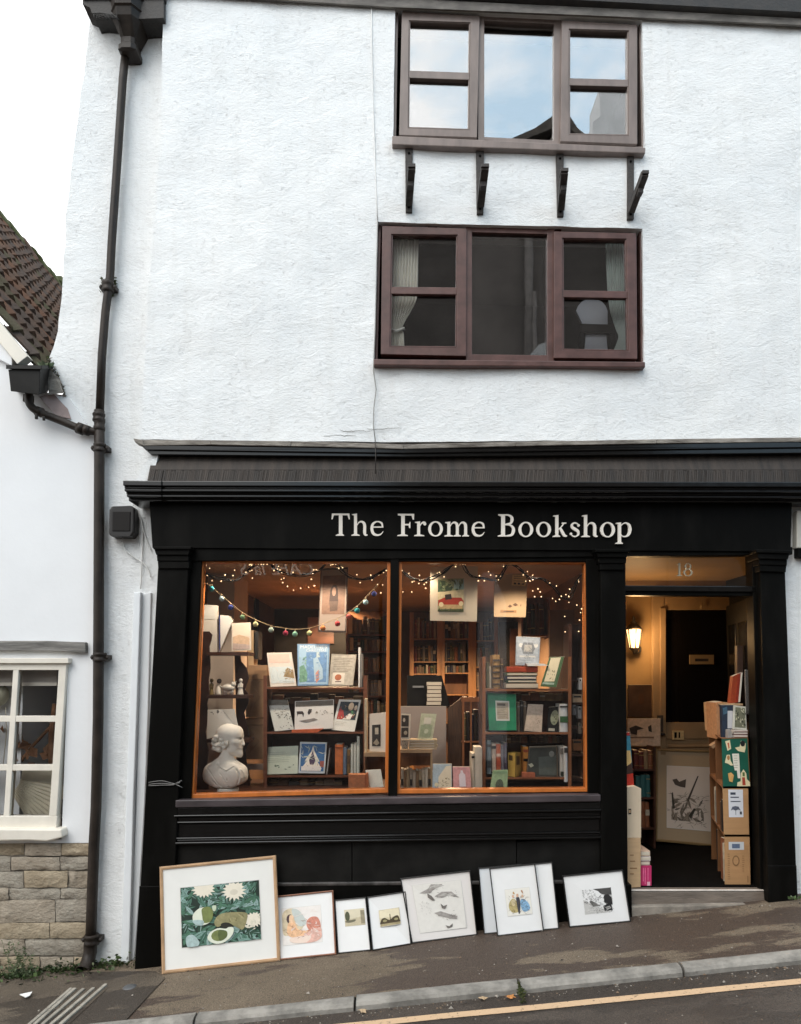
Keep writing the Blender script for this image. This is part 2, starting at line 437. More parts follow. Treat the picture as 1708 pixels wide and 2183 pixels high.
WU_O = [(843, 17), (1369, 43), (1375, 318), (838, 300)]       # upper window opening
WL_O = [(806, 474), (1371, 486), (1374, 780), (798, 775)]     # lower window opening
mb = MB()
rough_plane([(349, -60), (348, 0), (346, 120), (342, 300), (333, 400), (325, 530), (317, 600), (309, 757), (301, 910), (297, 936),
             (600, 941), (1000, 941), (1500, 938), (2050, 934), (2050, -60)], [WU_O, WL_O], 0.0, .06, .017, ROUGHCAST, mb, 1.3, .003)
mb.build('wall', SHOP)
mb = MB()   # recessed strip left of the main front
rough_plane([(197, -40), (194, 26), (184, 118), (170, 221), (160, 298), (151, 374), (140, 470), (138, 532), (131, 635), (123, 705), (113, 738), (104, 762),
             (112, 790), (128, 806), (142, 850), (170, 900), (200, 935), (203, 1400), (190, 2110), (345, 2110), (345, 935), (420, 930), (420, -40)], [], .12, .07, .014, ROUGHCAST, mb, 1.8, .008, .3)
mb.build('side_wall', SHOP)
mb = MB()
rough_plane([(1660, 1060), (1668, 1960), (2050, 1930), (2050, 1060)], [], .03, .08, .008, ROUGHCAST, mb, 1.5, .002, .3)
mb.build('side_wall', SHOP)
mb = MB()   # house body behind the front
A = W(200, 2100, .32); Bx = W(2040, -60, .32)
mb.box(A.x+.15, Bx.x-.2, 8.2, 8.4, -.8, Bx.z, RENDER_W)
mb.box(Bx.x-.2, Bx.x, .34, 8.4, -.4, Bx.z, RENDER_W)
mb.box(A.x-.25, A.x-.02, .34, 8.4, -.8, Bx.z, RENDER_W)
mb.box(A.x-.25, Bx.x, .34, 8.4, Bx.z, Bx.z+.1, GUTTER)
mb.build('rear_wall', SHOP)

CRK = mat('crack_shadow', (.20, .19, .175), .9)
for P in (((724, 916), (745, 920), (770, 918), (790, 921)), ((780, 913), (800, 916), (832, 912), (856, 914)), ((690, 931), (720, 928), (760, 930))):
    pts = catmull([W(u, v, -.004+.010*noise.noise(Vector((W(u, v, 0).x*1.3, 7.7, W(u, v, 0).z*1.3)))) for u, v in P], 6); pts = [p+Vector((0, 0, RND.uniform(-.005, .005))) for p in pts]
    mb = MB(); mb.tube(pts, [.0006+.0014*math.sin(math.pi*i/(len(pts)-1)) for i in range(len(pts))], CRK, 4); mb.build('crack', SHOP)
# eaves: soffit, grey fascia, black gutter
ev = MB()
ev.prism([(352, -34), (560, -21), (842, -4), (1432, 24), (1708, 38), (2050, 56), (2050, 72), (1708, 53), (1432, 40), (842, 15), (560, -3), (352, -15)], -.035, -.02, GREYB)
gp = [W(u, v, -.07) for u, v in ((352, -62), (842, -33), (1300, -8), (1708, 14), (2050, 32))]
for a, b in zip(gp, gp[1:]):
    ev.hexa([(a.x, -.075, a.z+.05), (b.x, -.075, b.z+.05), (b.x, -.075, b.z-.045), (a.x, -.075, a.z-.045), (a.x, -.02, a.z+.05), (b.x, -.02, b.z+.05), (b.x, -.02, b.z-.06), (a.x, -.02, a.z-.06)], GUTTER)
ev.build('gutter', SHOP)
rf = MB(); RSL = mat('grey_slate_roof', (.075, .068, .062), .8, var=.4, vs=4, bump=.4, bs=14)
RP = [(p.x+(-.25 if i == 0 else 0), p.z+.03) for i, p in enumerate(gp)]
rf.add([(x, -.03, z) for x, z in RP]+[(x, 4.2, RP[2][1]+2.6) for x, z in RP]+[(x, 8.4, z+.1) for x, z in RP], [(i, i+1, 6+i, 5+i) for i in range(4)]+[(5+i, 6+i, 11+i, 10+i) for i in range(4)]+[(0, 5, 10), (4, 14, 9)], RSL)
rf.build('roof', SHOP)

def pane(mb_, q, Y, m, t=.004): mb_.prism(q, Y, Y+t, m)

def house_window(name, outer, cas_l, gl_l, cas_r, gl_r, gl_c, bars, sill, m, gm, label):
    w = MB(); x = W(*outer[3], 0)
    root = bpy.data.objects.new(name, None); COL.objects.link(root); root.parent = SHOP
    root.location = x-offset(SHOP); root['label'] = label
    inner = inset(outer, .012, .02, .012, .02)
    w.ring([tuple(p)[:2] for p in map(lambda p: (p[0], p[1]), outer)], [(p.x, p.y) for p in inner], .035, .16, m)
    for a, b in (((cas_l[1][0]+cas_l[2][0])/2, (gl_c[0][0]+gl_c[3][0])/2), ((gl_c[1][0]+gl_c[2][0])/2, (cas_r[0][0]+cas_r[3][0])/2)):
        w.prism([(a-1, (outer[0][1]+outer[1][1])/2+2), (b+1, (outer[0][1]+outer[1][1])/2+2), (b+1, (outer[2][1]+outer[3][1])/2-2), (a-1, (outer[2][1]+outer[3][1])/2-2)], .033, .13, m)
    # head and bottom rails of the fixed middle light
    w.prism([(cas_l[1][0], cas_l[1][1]-4), (cas_r[0][0], cas_r[0][1]-4), gl_c[1], gl_c[0]], .034, .12, m)
    w.prism([gl_c[3], gl_c[2], (cas_r[3][0], outer[2][1]-5), (cas_l[2][0], outer[3][1]-3)], .034, .12, m)
    w.build('frame', root, .003)
    for q, g in ((cas_l, gl_l), (cas_r, gl_r)):
        k = MB()
        g0 = [(g[0][0]-3, g[0][1]-3), (g[1][0]+3, g[1][1]-3), (g[2][0]+3, g[2][1]+3), (g[3][0]-3, g[3][1]+3)]
        k.ring(q, g0, .008, .07, m); k.ring(g0, g, .016, .06, m)
        t0, t1 = bars
        k.prism([tuple(bil(g, -.02, t0)), tuple(bil(g, 1.02, t0)), tuple(bil(g, 1.02, t1)), tuple(bil(g, -.02, t1))], .014, .05, m)
        k.build('casement', root, .003)
        p = MB(); pane(p, [(g[0][0]-1, g[0][1]-1), (g[1][0]+1, g[1][1]-1), (g[2][0]+1, g[2][1]+1), (g[3][0]-1, g[3][1]+1)], .045, gm); p.build('glass_pane', root)
    p = MB(); pane(p, [(gl_c[0][0]-1, gl_c[0][1]-1), (gl_c[1][0]+1, gl_c[1][1]-1), (gl_c[2][0]+1, gl_c[2][1]+1), (gl_c[3][0]-1, gl_c[3][1]+1)], .06, gm if m is UPBROWN else glass('fixed_light_glass', .13, bump=.1, bs=2.)); p.build('glass_pane', root)
    s = MB(); s.prism(sill, -.055, .03, m); s.build('sill', root, .006)

house_window('upper_window', WU_O, [(857, 24), (1023, 33), (1017, 293), (851, 287.6)], [(875, 46), (1000, 50.5), (998, 274), (873, 270)],
             [(1198, 43), (1359, 52.5), (1359, 307), (1195, 301)], [(1216, 64), (1338, 68), (1338, 286), (1216, 284)],
             [(1032, 43), (1182, 50.5), (1182, 299), (1031.5, 291.5)], (.465, .535), [(836, 289), (1377, 314), (1376, 327), (836, 308)], UPBROWN, WGLASS_UP,
             'top floor window, greyish brown frame, panes mirroring sky')
house_window('upper_window', WL_O, [(815, 481), (995, 487), (994, 759), (812, 755)], [(837.6, 502), (973, 503.5), (971, 738), (834, 736.6)],
             [(1182, 493), (1357, 497), (1359, 765), (1181, 763)], [(1202, 510), (1333, 512), (1338, 745.5), (1203, 743)],
             [(1006, 495), (1169, 499), (1167, 757), (1005, 755)], (.465, .530), [(797, 765), (1376, 771), (1376, 783), (797, 778)], LOBROWN, WGLASS_LO,
             'first floor window in red-brown frame with curtains behind dark panes')
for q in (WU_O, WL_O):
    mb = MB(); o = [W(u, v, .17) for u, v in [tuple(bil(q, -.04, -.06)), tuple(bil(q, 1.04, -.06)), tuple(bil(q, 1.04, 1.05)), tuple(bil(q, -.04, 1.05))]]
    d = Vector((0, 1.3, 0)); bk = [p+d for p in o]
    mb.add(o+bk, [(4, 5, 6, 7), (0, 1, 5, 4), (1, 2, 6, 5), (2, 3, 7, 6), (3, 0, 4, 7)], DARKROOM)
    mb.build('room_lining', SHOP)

# lead and mortar ledge under the white wall, brown coved band, cornice
LEDGE = mat('cracked_ledge', (.11, .095, .08), .85, col2=(.34, .31, .27), vs=11, bump=.8, bs=35, st=(.5, 1, 2))
BAND = mat('brown_black_slate_band', (.034, .0255, .020), .7, var=.45, vs=6, bump=.25, bs=30, st=(3, 1, .3))
mb = MB()
top = [(284, 934), (305, 938), (450, 938), (620, 940), (800, 945), (860, 947), (1100, 942), (1400, 936), (1708, 932), (2050, 930)]
bot = [(288, 943), (307, 950), (450, 948), (620, 951), (800, 955), (860, 957), (1100, 951), (1400, 945), (1708, 942), (2050, 940)]
for i in range(len(top)-1): mb.prism([top[i], top[i+1], bot[i+1], bot[i]], -.075+.006*(i % 2), .0, LEDGE)
mb.build('ledge', SHOP, .004)
mb = MB()
mb.prism([(300, 948), (860, 957), (1700, 941), (2050, 940), (2050, 953), (1700, 954), (860, 966), (310, 959)], -.062, .05, DARKREVEAL)
mb.prism([(312, 959), (860, 966), (1700, 954), (2050, 953), (2050, 964), (1700, 966), (860, 974), (322, 969)], -.045, .05, DARKREVEAL)
mb.build('moulding', SHOP, .004)
mb = MB()   # the band leans out towards its foot
def bandpt(s, t): return bil([(326, 966), (2050, 962), (2050, 1028), (314, 1026)], s, t)
N_ = 150
for i in range(N_):
    s0, s1 = i/N_, (i+1)/N_; a, b, c, d = bandpt(s0, 0), bandpt(s1, 0), bandpt(s1, .60), bandpt(s0, .60)
    mb.quad(W(*a, .02), W(*b, .02), W(*c, -.035), W(*d, -.035), BAND)
mb.prism([tuple(bandpt(0, .575)), tuple(bandpt(1, .575)), tuple(bandpt(1, .62)), tuple(bandpt(0, .62))], -.045, .0, BAND)
mb.prism([(326, 962), (290, 1024), (322, 1030), (340, 962)], -.02, .1, ROUGHCAST)
mb.prism([(330, 962), (2050, 960), (2050, 1034), (322, 1034)], .03, .05, BAND)
x = 0
while x < 1:
    w_ = RND.uniform(.0010, .0032)
    a, b, c, d = bandpt(x, .61), bandpt(min(1, x+w_-.00035), .61), bandpt(min(1, x+w_-.00035), 1.02), bandpt(x, 1.02); dy = RND.uniform(0, .007)
    mb.hexa([W(*a, -.042-dy), W(*b, -.042-dy), W(*c, -.062-dy), W(*d, -.062-dy), W(*a, .0), W(*b, .0), W(*c, .0), W(*d, .0)], BAND); x += w_
mb.build('coved_band', SHOP)
mb = MB()   # cornice in stepped mouldings, broken forward over the left end
for (v0, v1, yf, dx) in ((1024, 1035, -.20, 0), (1035, 1041, -.175, 3), (1041, 1047, -.185, 3), (1047, 1053, -.150, 7), (1053, 1059, -.158, 8), (1059, 1068, -.11, 12)):
    mb.prism([(345, v0+1), (2050, v0+4), (2050, v1+4), (345, v1+1)], yf, .04, DARKREVEAL)
    mb.prism([(262+dx, v0), (345, v0+1), (345, v1+1), (262+dx, v1)], yf-.012, .11, DARKREVEAL)
mb.build('cornice', SHOP, .005)
mb = MB()
mb.prism([(318, 1064), (1689, 1066), (1686, 1176), (325, 1168)], -.05, .06, BLACK)
mb.prism([(400, 1162), (1690, 1166), (1690, 1182), (400, 1196)], -.035, .05, BLACK)
FASCIA = mb.build('fascia_board', SHOP, .003)

# ---- lettering: serif capitals and minuscules drawn as strokes with swelling width
class Pen:
    def __init__(s, base, sx, sy, Y, m, rot=0.): s.b = base; s.sx = sx; s.sy = sy; s.Y = Y; s.m = m; s.mb = MB(); s.k = 0; s.rot = rot
    def pt(s, x, y, Y):
        u = s.b[0]+x*s.sx; v = s.b[1]-y*s.sy+(x*s.sx)*s.rot; return W(u, v, Y)
    def poly(s, P):
        Y = s.Y-.00025*s.k; s.k += 1
        fr = [s.pt(x, y, Y) for x, y in P]; s.mb.slab(fr, Vector((0, s.Y+.008-Y, 0)), s.m)
    def rib(s, P, w):
        n = 7; C = catmull([Vector((p[0], p[1])) for p in P], n); ws = []
        for i in range(len(w)-1): ws += [lerp(w[i], w[i+1], k/n) for k in range(n)]
        ws.append(w[-1]); l = []; r = []
        for i, p in enumerate(C):
            t = (C[min(i+1, len(C)-1)]-C[max(i-1, 0)]).normalized(); nrm = Vector((-t.y, t.x)); l.append(p+nrm*ws[i]*.45); r.append(p-nrm*ws[i]*.45)
        Y = s.Y-.00025*s.k; s.k += 1; V = []; F = []
        for a, b in zip(l, r): V += [s.pt(a.x, a.y, Y), s.pt(b.x, b.y, Y)]
        m_ = len(V); V += [p+Vector((0, s.Y+.008-Y, 0)) for p in V]
        for i in range(len(l)-1):
            a = 2*i; F += [(a, a+1, a+3, a+2), (a, a+2, m_+a+2, m_+a), (a+1, m_+a+1, m_+a+3, a+3)]
        s.mb.add(V, F, s.m)
    def ringo(s, cx, cy, rx, ry, tw, th):
        tw *= .9; n = 28; Y = s.Y-.00025*s.k; s.k += 1; O = []; I = []
        for i in range(n):
            a = 2*math.pi*i/n; O.append(s.pt(cx+rx*math.cos(a), cy+ry*math.sin(a), Y)); I.append(s.pt(cx+(rx-tw)*math.cos(a+.12), cy+(ry-th)*math.sin(a+.12), Y))
        s.mb.ring3(O, I, Vector((0, s.Y+.008-Y, 0)), s.m)
    def blob(s, cx, cy, r): s.poly([(cx+r*math.cos(2*math.pi*i/12), cy+r*math.sin(2*math.pi*i/12)) for i in range(12)])
def glyph(p, ch):
    P, R_ = p.poly, p.rib
    def flag(x0, top): P([(x0-22, top-14), (x0-22, top-7), (x0+32, top), (x0+8, top-22)])
    def foot(x0, x1, a, b, y=0): P([(x0, y), (x0, y+8), (a, y+19), (b, y+19), (x1, y+8), (x1, y)])
    if ch == 'T':
        P([(77, 0), (77, 225), (115, 225), (115, 0)]); foot(45, 132, 77, 115); P([(5, 214), (5, 232), (187, 232), (187, 214)])
        P([(0, 172), (5, 232), (26, 216), (12, 172)]); P([(192, 172), (187, 232), (166, 216), (180, 172)])
    elif ch == 'h':
        P([(30, 0), (30, 222), (62, 232), (62, 0)]); flag(30, 232); foot(2, 90, 30, 62)
        R_([(60, 108), (80, 138), (106, 147), (130, 135), (141, 105), (141, 32), (150, 10), (172, 8)], [8, 12, 20, 30, 34, 34, 26, 8])
    elif ch == 'e':
        R_([(127, 88), (117, 132), (72, 149), (28, 126), (15, 76), (32, 24), (75, 8), (112, 20), (133, 48)], [17, 22, 12, 26, 34, 33, 20, 14, 4]); P([(18, 86), (18, 98), (136, 98), (136, 86)])
    elif ch == 'F':
        P([(40, 0), (40, 232), (78, 232), (78, 0)]); foot(0, 110, 40, 78); P([(5, 216), (5, 232), (176, 232), (170, 214)]); P([(5, 222), (5, 232), (42, 232), (42, 208)])
        P([(160, 172), (148, 216), (176, 232), (174, 172)]); P([(76, 112), (76, 127), (126, 127), (126, 112)]); P([(124, 84), (116, 119), (130, 148), (136, 148), (136, 84)])
    elif ch == 'r':
        P([(30, 0), (30, 145), (62, 155), (62, 0)]); flag(30, 155); foot(0, 105, 30, 62); R_([(60, 105), (75, 133), (98, 143), (114, 134)], [8, 14, 24, 30]); p.blob(110, 128, 16)
    elif ch == 'o': p.ringo(77, 77, 77, 80, 34, 13)
    elif ch == 'm':
        P([(30, 0), (30, 145), (62, 155), (62, 0)]); flag(30, 155); foot(0, 90, 30, 62)
        R_([(60, 105), (78, 135), (102, 146), (125, 134), (134, 105), (134, 0)], [8, 12, 20, 30, 34, 34]); foot(95, 172, 118, 150)
        R_([(148, 105), (166, 135), (190, 146), (212, 134), (221, 105), (221, 0)], [8, 12, 20, 30, 34, 34]); foot(186, 257, 205, 237)
    elif ch == 'B':
        P([(35, 0), (35, 232), (75, 232), (75, 0)]); P([(5, 222), (5, 232), (40, 232), (40, 208)]); P([(0, 0), (0, 10), (40, 24), (40, 0)])
        R_([(60, 225), (105, 225), (140, 206), (148, 174), (130, 138), (60, 124)], [13, 15, 28, 36, 24, 12]); R_([(60, 124), (120, 121), (155, 98), (163, 60), (145, 20), (95, 7), (60, 7)], [12, 14, 28, 38, 30, 15, 13])
    elif ch == 'k':
        P([(28, 0), (28, 222), (60, 230), (60, 0)]); flag(28, 230); foot(0, 78, 28, 60); R_([(58, 78), (92, 108), (118, 145)], [10, 14, 16]); P([(96, 140), (96, 150), (142, 150), (142, 140)])
        R_([(76, 94), (98, 56), (122, 17), (150, 8)], [24, 34, 32, 10])
    elif ch == 's':
        R_([(94, 118), (78, 140), (50, 148), (24, 130), (28, 102), (55, 82), (84, 62), (90, 32), (68, 9), (36, 8), (12, 32)], [10, 13, 15, 24, 30, 34, 30, 24, 15, 13, 10]); p.blob(93, 122, 13); p.blob(13, 34, 13)
    elif ch == 'p':
        P([(28, -68), (28, 145), (60, 155), (60, -68)]); flag(28, 155); foot(0, 78, 28, 60, -70)
        R_([(58, 115), (80, 140), (110, 148), (143, 126), (153, 78), (138, 28), (105, 7), (75, 10), (58, 28)], [6, 10, 15, 28, 35, 28, 15, 10, 6])
    elif ch == '1':
        P([(30, 0), (30, 200), (58, 200), (58, 0)]); P([(0, 165), (0, 175), (40, 200), (40, 185)]); foot(0, 90, 30, 58)
    elif ch == '8':
        p.ringo(75, 55, 72, 58, 30, 12); p.ringo(75, 150, 52, 48, 24, 11)
K = .2045
pen = Pen((0, 0), K, K, -.0535, LETTER)
for ch, x0, b in (('T', 40, 290), ('h', 245, 290), ('e', 446, 291), ('F', 727, 293), ('r', 903, 294), ('o', 1048, 295), ('m', 1218, 297), ('e', 1502, 298)):
    pen.b = (698.6+x0*K, 1082.8+b*K); glyph(pen, ch)
for ch, x0, b in (('B', 110, 298), ('o', 325, 301), ('o', 511, 301), ('k', 682, 302), ('s', 860, 303), ('h', 980, 303), ('o', 1178, 304), ('p', 1336, 304)):
    pen.b = (1039.1+x0*K, 1082.8+b*K); glyph(pen, ch)
o = pen.mb.build('lettering', FASCIA); o['label'] = 'cream serif lettering reading The Frome Bookshop'

# ---- pilasters
def pilaster(cap_q, necks, shaft, plinth):
    root = MB(); root.prism(shaft, -.075, .05, BLACK)
    p = root.build('pilaster', SHOP, .005)
    c = MB(); c.prism(cap_q, -.13, .05, BLACK)
    for q, y in necks: c.prism(q, y, .05, BLACK)
    c.build('capital', p, .004)
    k = MB(); k.prism(plinth, -.082, .05, BLACK); k.build('plinth', p, .006)
pilaster([(326, 1165), (408, 1165), (407, 1171), (327, 1171)], [([(329, 1171), (405, 1171), (402, 1183), (333, 1183)], -.115), ([(334, 1183), (402, 1183), (402, 1196), (335, 1196)], -.10), ([(336, 1196), (403, 1196), (403, 1212), (337, 1212)], -.092)],
         [(337, 1205), (402, 1205), (371, 1892), (299, 1895)], [(297, 1889), (372, 1889), (360, 2110), (284, 2110)])
pilaster([(1269, 1170), (1344, 1170), (1343, 1177), (1270, 1177)], [([(1272, 1177), (1341, 1177), (1337, 1188), (1275, 1188)], -.115), ([(1276, 1188), (1336, 1188), (1335, 1201), (1277, 1201)], -.10), ([(1279, 1201), (1334, 1201), (1334, 1215), (1280, 1215)], -.092)],
         [(1281, 1208), (1334, 1208), (1339, 1892), (1282, 1892)], [(1281, 1886), (1347, 1886), (1349, 2010), (1281, 2010)])
pilaster([(1611, 1171), (1687, 1173), (1686, 1180), (1613, 1178)], [([(1615, 1178), (1684, 1180), (1680, 1193), (1617, 1191)], -.115), ([(1618, 1191), (1679, 1193), (1678, 1206), (1619, 1204)], -.10), ([(1620, 1204), (1677, 1206), (1676, 1220), (1620, 1218)], -.092)],
         [(1621, 1212), (1674, 1212), (1698, 1850), (1637, 1850)], [(1637, 1845), (1699, 1845), (1703, 1960), (1640, 1960)])

# ---- shop window: black surround, orange beads, glass, sill and stall riser
SL_O = [(428, 1193), (833, 1195), (828, 1690), (405, 1703)]; SR_O = [(850, 1195), (1252, 1197), (1256, 1688), (846, 1692)]
SL_I = [(434, 1199), (826, 1200), (821, 1681), (413, 1693)]; SR_I = [(857, 1200), (1246, 1202), (1249, 1680), (853, 1683)]
swin = bpy.data.objects.new('shop_window', None); COL.objects.link(swin); swin.parent = SHOP; swin.location = W(840, 1700, 0)-offset(SHOP)
mb = MB()
mb.prism([(400, 1190), (430, 1190), (407, 1706), (370, 1706)], -.025, .06, BLACK)
mb.prism([(1250, 1192), (1284, 1192), (1284, 1700), (1254, 1700)], -.025, .06, BLACK)
mb.prism([(400, 1164), (1290, 1166), (1290, 1198), (400, 1195)], -.022, .06, BLACK)
mb.prism([(833, 1190), (851, 1190), (847, 1700), (828, 1700)], -.028, .06, BLACK)
mb.build('frame', swin, .004)
for O_, I_ in ((SL_O, SL_I), (SR_O, SR_I)):
    mb = MB(); mb.ring(O_, I_, -.002, .07, ORANGE); mb.build('bead', swin, .003)
    mb = MB(); mb.prism([(I_[0][0]-3, I_[0][1]-3), (I_[1][0]+3, I_[1][1]-3), (I_[2][0]+3, I_[2][1]+3), (I_[3][0]-3, I_[3][1]+3)], .03, .034, SHOPGLASS); mb.build('glass_pane', swin)
mb = MB()
mb.prism([(374, 1706), (1281, 1694), (1281, 1709), (374, 1722)], -.085, .05, SILLG); mb.build('sill', swin, .006)
mb = MB()
for (a, b, c, d, y) in ((1722, 1709, 1738, 1725, -.07), (1738, 1725, 1742, 1730, -.085), (1742, 1730, 1752, 1740, -.055), (1752, 1740, 1756, 1745, -.066), (1756, 1745, 1786, 1773, -.045), (1786, 1773, 1790, 1777, -.07), (1790, 1777, 1796, 1783, -.058), (1796, 1783, 1801, 1788, -.075)):
    mb.prism([(370, a), (1282, b), (1282, d), (370, c)], y, .05, DARKREVEAL)
r_ = mb.build('stall_riser', SHOP, .005)
mb = MB()
for u0, u1 in ((369, 750), (751.5, 1101), (1102.5, 1284)):
    mb.prism([(u0, 1795), (u1, 1783), (u1, 1886), (u0, 1892)], -.030, .05, BLACKS)
mb.build('panel', r_, .003)
SCUFF = mat('scuffed_plinth_top', (.05, .045, .042), .45, var=.6, vs=14)
mb = MB()
mb.prism([(360, 1888), (1284, 1880), (1284, 2010), (355, 2105)], -.040, .05, BLACK)
mb.prism([(369, 1884), (1284, 1876), (1284, 1884), (369, 1892)], -.043, .05, SCUFF)
mb.build('plinth', r_, .007)

# ---- doorway: fanlight, transom, step
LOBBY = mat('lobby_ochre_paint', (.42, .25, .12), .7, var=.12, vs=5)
mb = MB()
mb.prism([(1328, 1248), (1640, 1250), (1640, 1262), (1328, 1260)], -.01, .08, DARKREVEAL); mb.prism([(1328, 1260), (1640, 1262), (1640, 1271), (1328, 1269)], .005, .08, BLACK)
mb.prism([(1328, 1168), (1640, 1170), (1640, 1179), (1328, 1177)], -.01, .08, BLACK)
mb.prism([(1603, 1168), (1640, 1168), (1650, 1900), (1622, 1900), (1606, 1262)], -.008, .1, BLACK)
frm = mb.build('door_frame', SHOP, .004)
mb = MB(); mb.prism([(1330, 1174), (1606, 1176), (1606, 1251), (1330, 1250)], .03, .034, SHOPGLASS); fan = mb.build('fanlight', frm)
GOLD = mat('gilt_numeral', (.33, .285, .205), .4, var=.1, metal=.1)
pen = Pen((1444, 1229), .135, .138, .026, GOLD)
for ch, bx in (('1', 1443), ('8', 1457)): pen.b = (bx, 1228); glyph(pen, ch)
pen.mb.build('numerals', frm)['label'] = 'house number 18 in pale gilt figures'
ZS = W(1450, 1896, .0).z
STEP = mat('worn_door_step', (.15, .12, .096), .7, var=.25, vs=8, bump=.5, bs=30, st=(.5, 1, 2))
STEPL = mat('pale_worn_nosing', (.55, .50, .45), .6, var=.15, vs=12)
CONC = mat('old_concrete_ledge', (.24, .21, .175), .9, var=.3, vs=10, bump=.8, bs=40)
mb = MB()
def zw(v, Y): return W(1490, v, Y).z
x0, x1 = W(1341, 1893, -.0).x, W(1645, 1893, -.0).x
mb.hexa([(x0, -.016, ZS-.012), (x1, -.016, ZS-.012), (x1, -.026, zw(1928, -.02)), (x0, -.026, zw(1932, -.02)), (x0, .4, ZS-.012), (x1, .4, ZS-.012), (x1, .4, ZS-.3), (x0, .4, ZS-.3)], STEP)
mb.box(x0, x1-.05, -.018, .004, ZS-.010, ZS+.002, STEPL); mb.box(x0, x1, .004, .10, ZS-.012, ZS, STEP)
mb.hexa([(x0-.01, -.07, zw(1933, -.07)), (x1+.0, -.07, zw(1927, -.07)), (x1+.0, -.07, -.2), (x0-.01, -.07, -.4), (x0-.01, .3, zw(1933, -.07)), (x1+.0, .3, zw(1927, -.07)), (x1+.0, .3, -.2), (x0-.01, .3, -.4)], CONC)
mb.build('door_step', SHOP, .006)
# ================================================================== ground, road, kerb, pavement
def tarmac(name, c1, c2, patch, gloss=.75, stain=None):
    m = bpy.data.materials.new(name); m.use_nodes = True
    nt = m.node_tree; N = nt.nodes; L = nt.links; b = N['Principled BSDF']; b.inputs['Specular IOR Level'].default_value = .35
    tc = N.new('ShaderNodeTexCoord')
    def noi(sc, st=(1, 1, 1), det=5, ro=.6):
        mp = N.new('ShaderNodeMapping'); mp.inputs['Scale'].default_value = st; L.new(tc.outputs['Object'], mp.inputs['Vector'])
        n = N.new('ShaderNodeTexNoise'); n.inputs['Scale'].default_value = sc; n.inputs['Detail'].default_value = det; n.inputs['Roughness'].default_value = ro
        L.new(mp.outputs['Vector'], n.inputs['Vector']); return n.outputs['Fac']
    def ramp(f, p0, p1, a, b2):
        r = N.new('ShaderNodeValToRGB'); r.color_ramp.elements[0].position = p0; r.color_ramp.elements[1].position = p1
        r.color_ramp.elements[0].color = (*a, 1); r.color_ramp.elements[1].color = (*b2, 1); L.new(f, r.inputs['Fac']); return r.outputs['Color']
    def mix(t, a, f, b2=None):
        x = N.new('ShaderNodeMixRGB'); x.blend_type = t
        if isinstance(f, float): x.inputs['Fac'].default_value = f
        else: L.new(f, x.inputs['Fac'])
        L.new(a, x.inputs['Color1']); L.new(b2, x.inputs['Color2']); return x.outputs['Color']
    base = ramp(noi(2.2, (.6, 1, 1), 6), .38, .62, c1, c2)
    grit = ramp(noi(150, (1, 1, 1), 4, .75), .34, .68, (.35, .35, .35), (1.75, 1.68, 1.58))
    col = mix('MULTIPLY', base, 1.0, grit)
    sf = ramp(noi(1.7, (.45, 1.5, 1), 7, .65), .50, .53, (0, 0, 0), (1, 1, 1))
    dark = N.new('ShaderNodeRGB'); dark.outputs[0].default_value = (*patch, 1)
    col = mix('MIX', col, sf, mix('MULTIPLY', dark.outputs[0], 1.0, grit))
    if stain:
        ss = ramp(noi(26, (1, 1, 1), 2), .70, .73, (0, 0, 0), (1, 1, 1)); st = N.new('ShaderNodeRGB'); st.outputs[0].default_value = (*stain, 1)
        col = mix('MIX', col, ss, st.outputs[0])
    L.new(col, b.inputs['Base Color'])
    mr = N.new('ShaderNodeMapRange'); mr.inputs['To Min'].default_value = gloss; mr.inputs['To Max'].default_value = gloss-.22; L.new(sf, mr.inputs['Value']); L.new(mr.outputs[0], b.inputs['Roughness'])
    h = N.new('ShaderNodeMath'); h.operation = 'ADD'; L.new(noi(120, det=4), h.inputs[0]); L.new(noi(14, det=5), h.inputs[1])
    bp = N.new('ShaderNodeBump'); bp.inputs['Strength'].default_value = .9; bp.inputs['Distance'].default_value = .011; L.new(h.outputs[0], bp.inputs['Height']); L.new(bp.outputs['Normal'], b.inputs['Normal'])
    return m
ROAD = tarmac('road_tarmac', (.057, .046, .039), (.080, .066, .056), (.051, .042, .036), .72)
PAVE = tarmac('pavement_tarmac', (.134, .106, .077), (.182, .146, .108), (.076, .055, .043), .78, (.20, .17, .13))
DARKPATCH = tarmac('dark_patch_tarmac', (.088, .072, .056), (.125, .103, .08), (.055, .045, .037), .7)
KERBST = mat('concrete_kerb', (.235, .22, .195), .85, var=.32, vs=9, bump=.6, bs=50)
YLINE = mat('faded_yellow_paint', (.16, .115, .08), .75, col2=(.58, .40, .245), vs=45, bump=.4, bs=120, lo=.30, hi=.42)
KH = .04
YK = -.86                       # back of the kerb
YKF = -.86-.09                 # front face
def gp3(x, y, dz=0.): return Vector((x, y, gz(x)+dz))
mb = MB()
xs = [-45, -12, -6, -4.5]+[-4.4+.2*i for i in range(45)]+[5, 8, 14, 45]; ys = [-45, -14, -7, -4, -2.6, -1.9, -1.5, -1.2, -.9, 1.5, 8, 30]
V = [gp3(x, y, -KH) for y in ys for x in xs]; n = len(xs)
mb.add(V, [(j*n+i, j*n+i+1, (j+1)*n+i+1, (j+1)*n+i) for j in range(len(ys)-1) for i in range(n-1)], ROAD)
tag(mb.build('road', loc=(0, 0, 0)), kind='structure')
mb = MB()
xs = [-20, -8]+[-4+.08*i for i in range(100)]+[7, 20]; ys = [YK-.004, -.7, -.6, -.5, -.4, -.3, -.2, -.1, .35]; n = len(xs)
def pz(x, y): return .006*noise.noise(Vector((x*1.4, y*2.2, 3)))+.003*noise.noise(Vector((x*6, y*6, 1)))-.003 + .012*(y+.45 > 0)*(y+.45)
V = [gp3(x, y, pz(x, y)) for y in ys for x in xs]
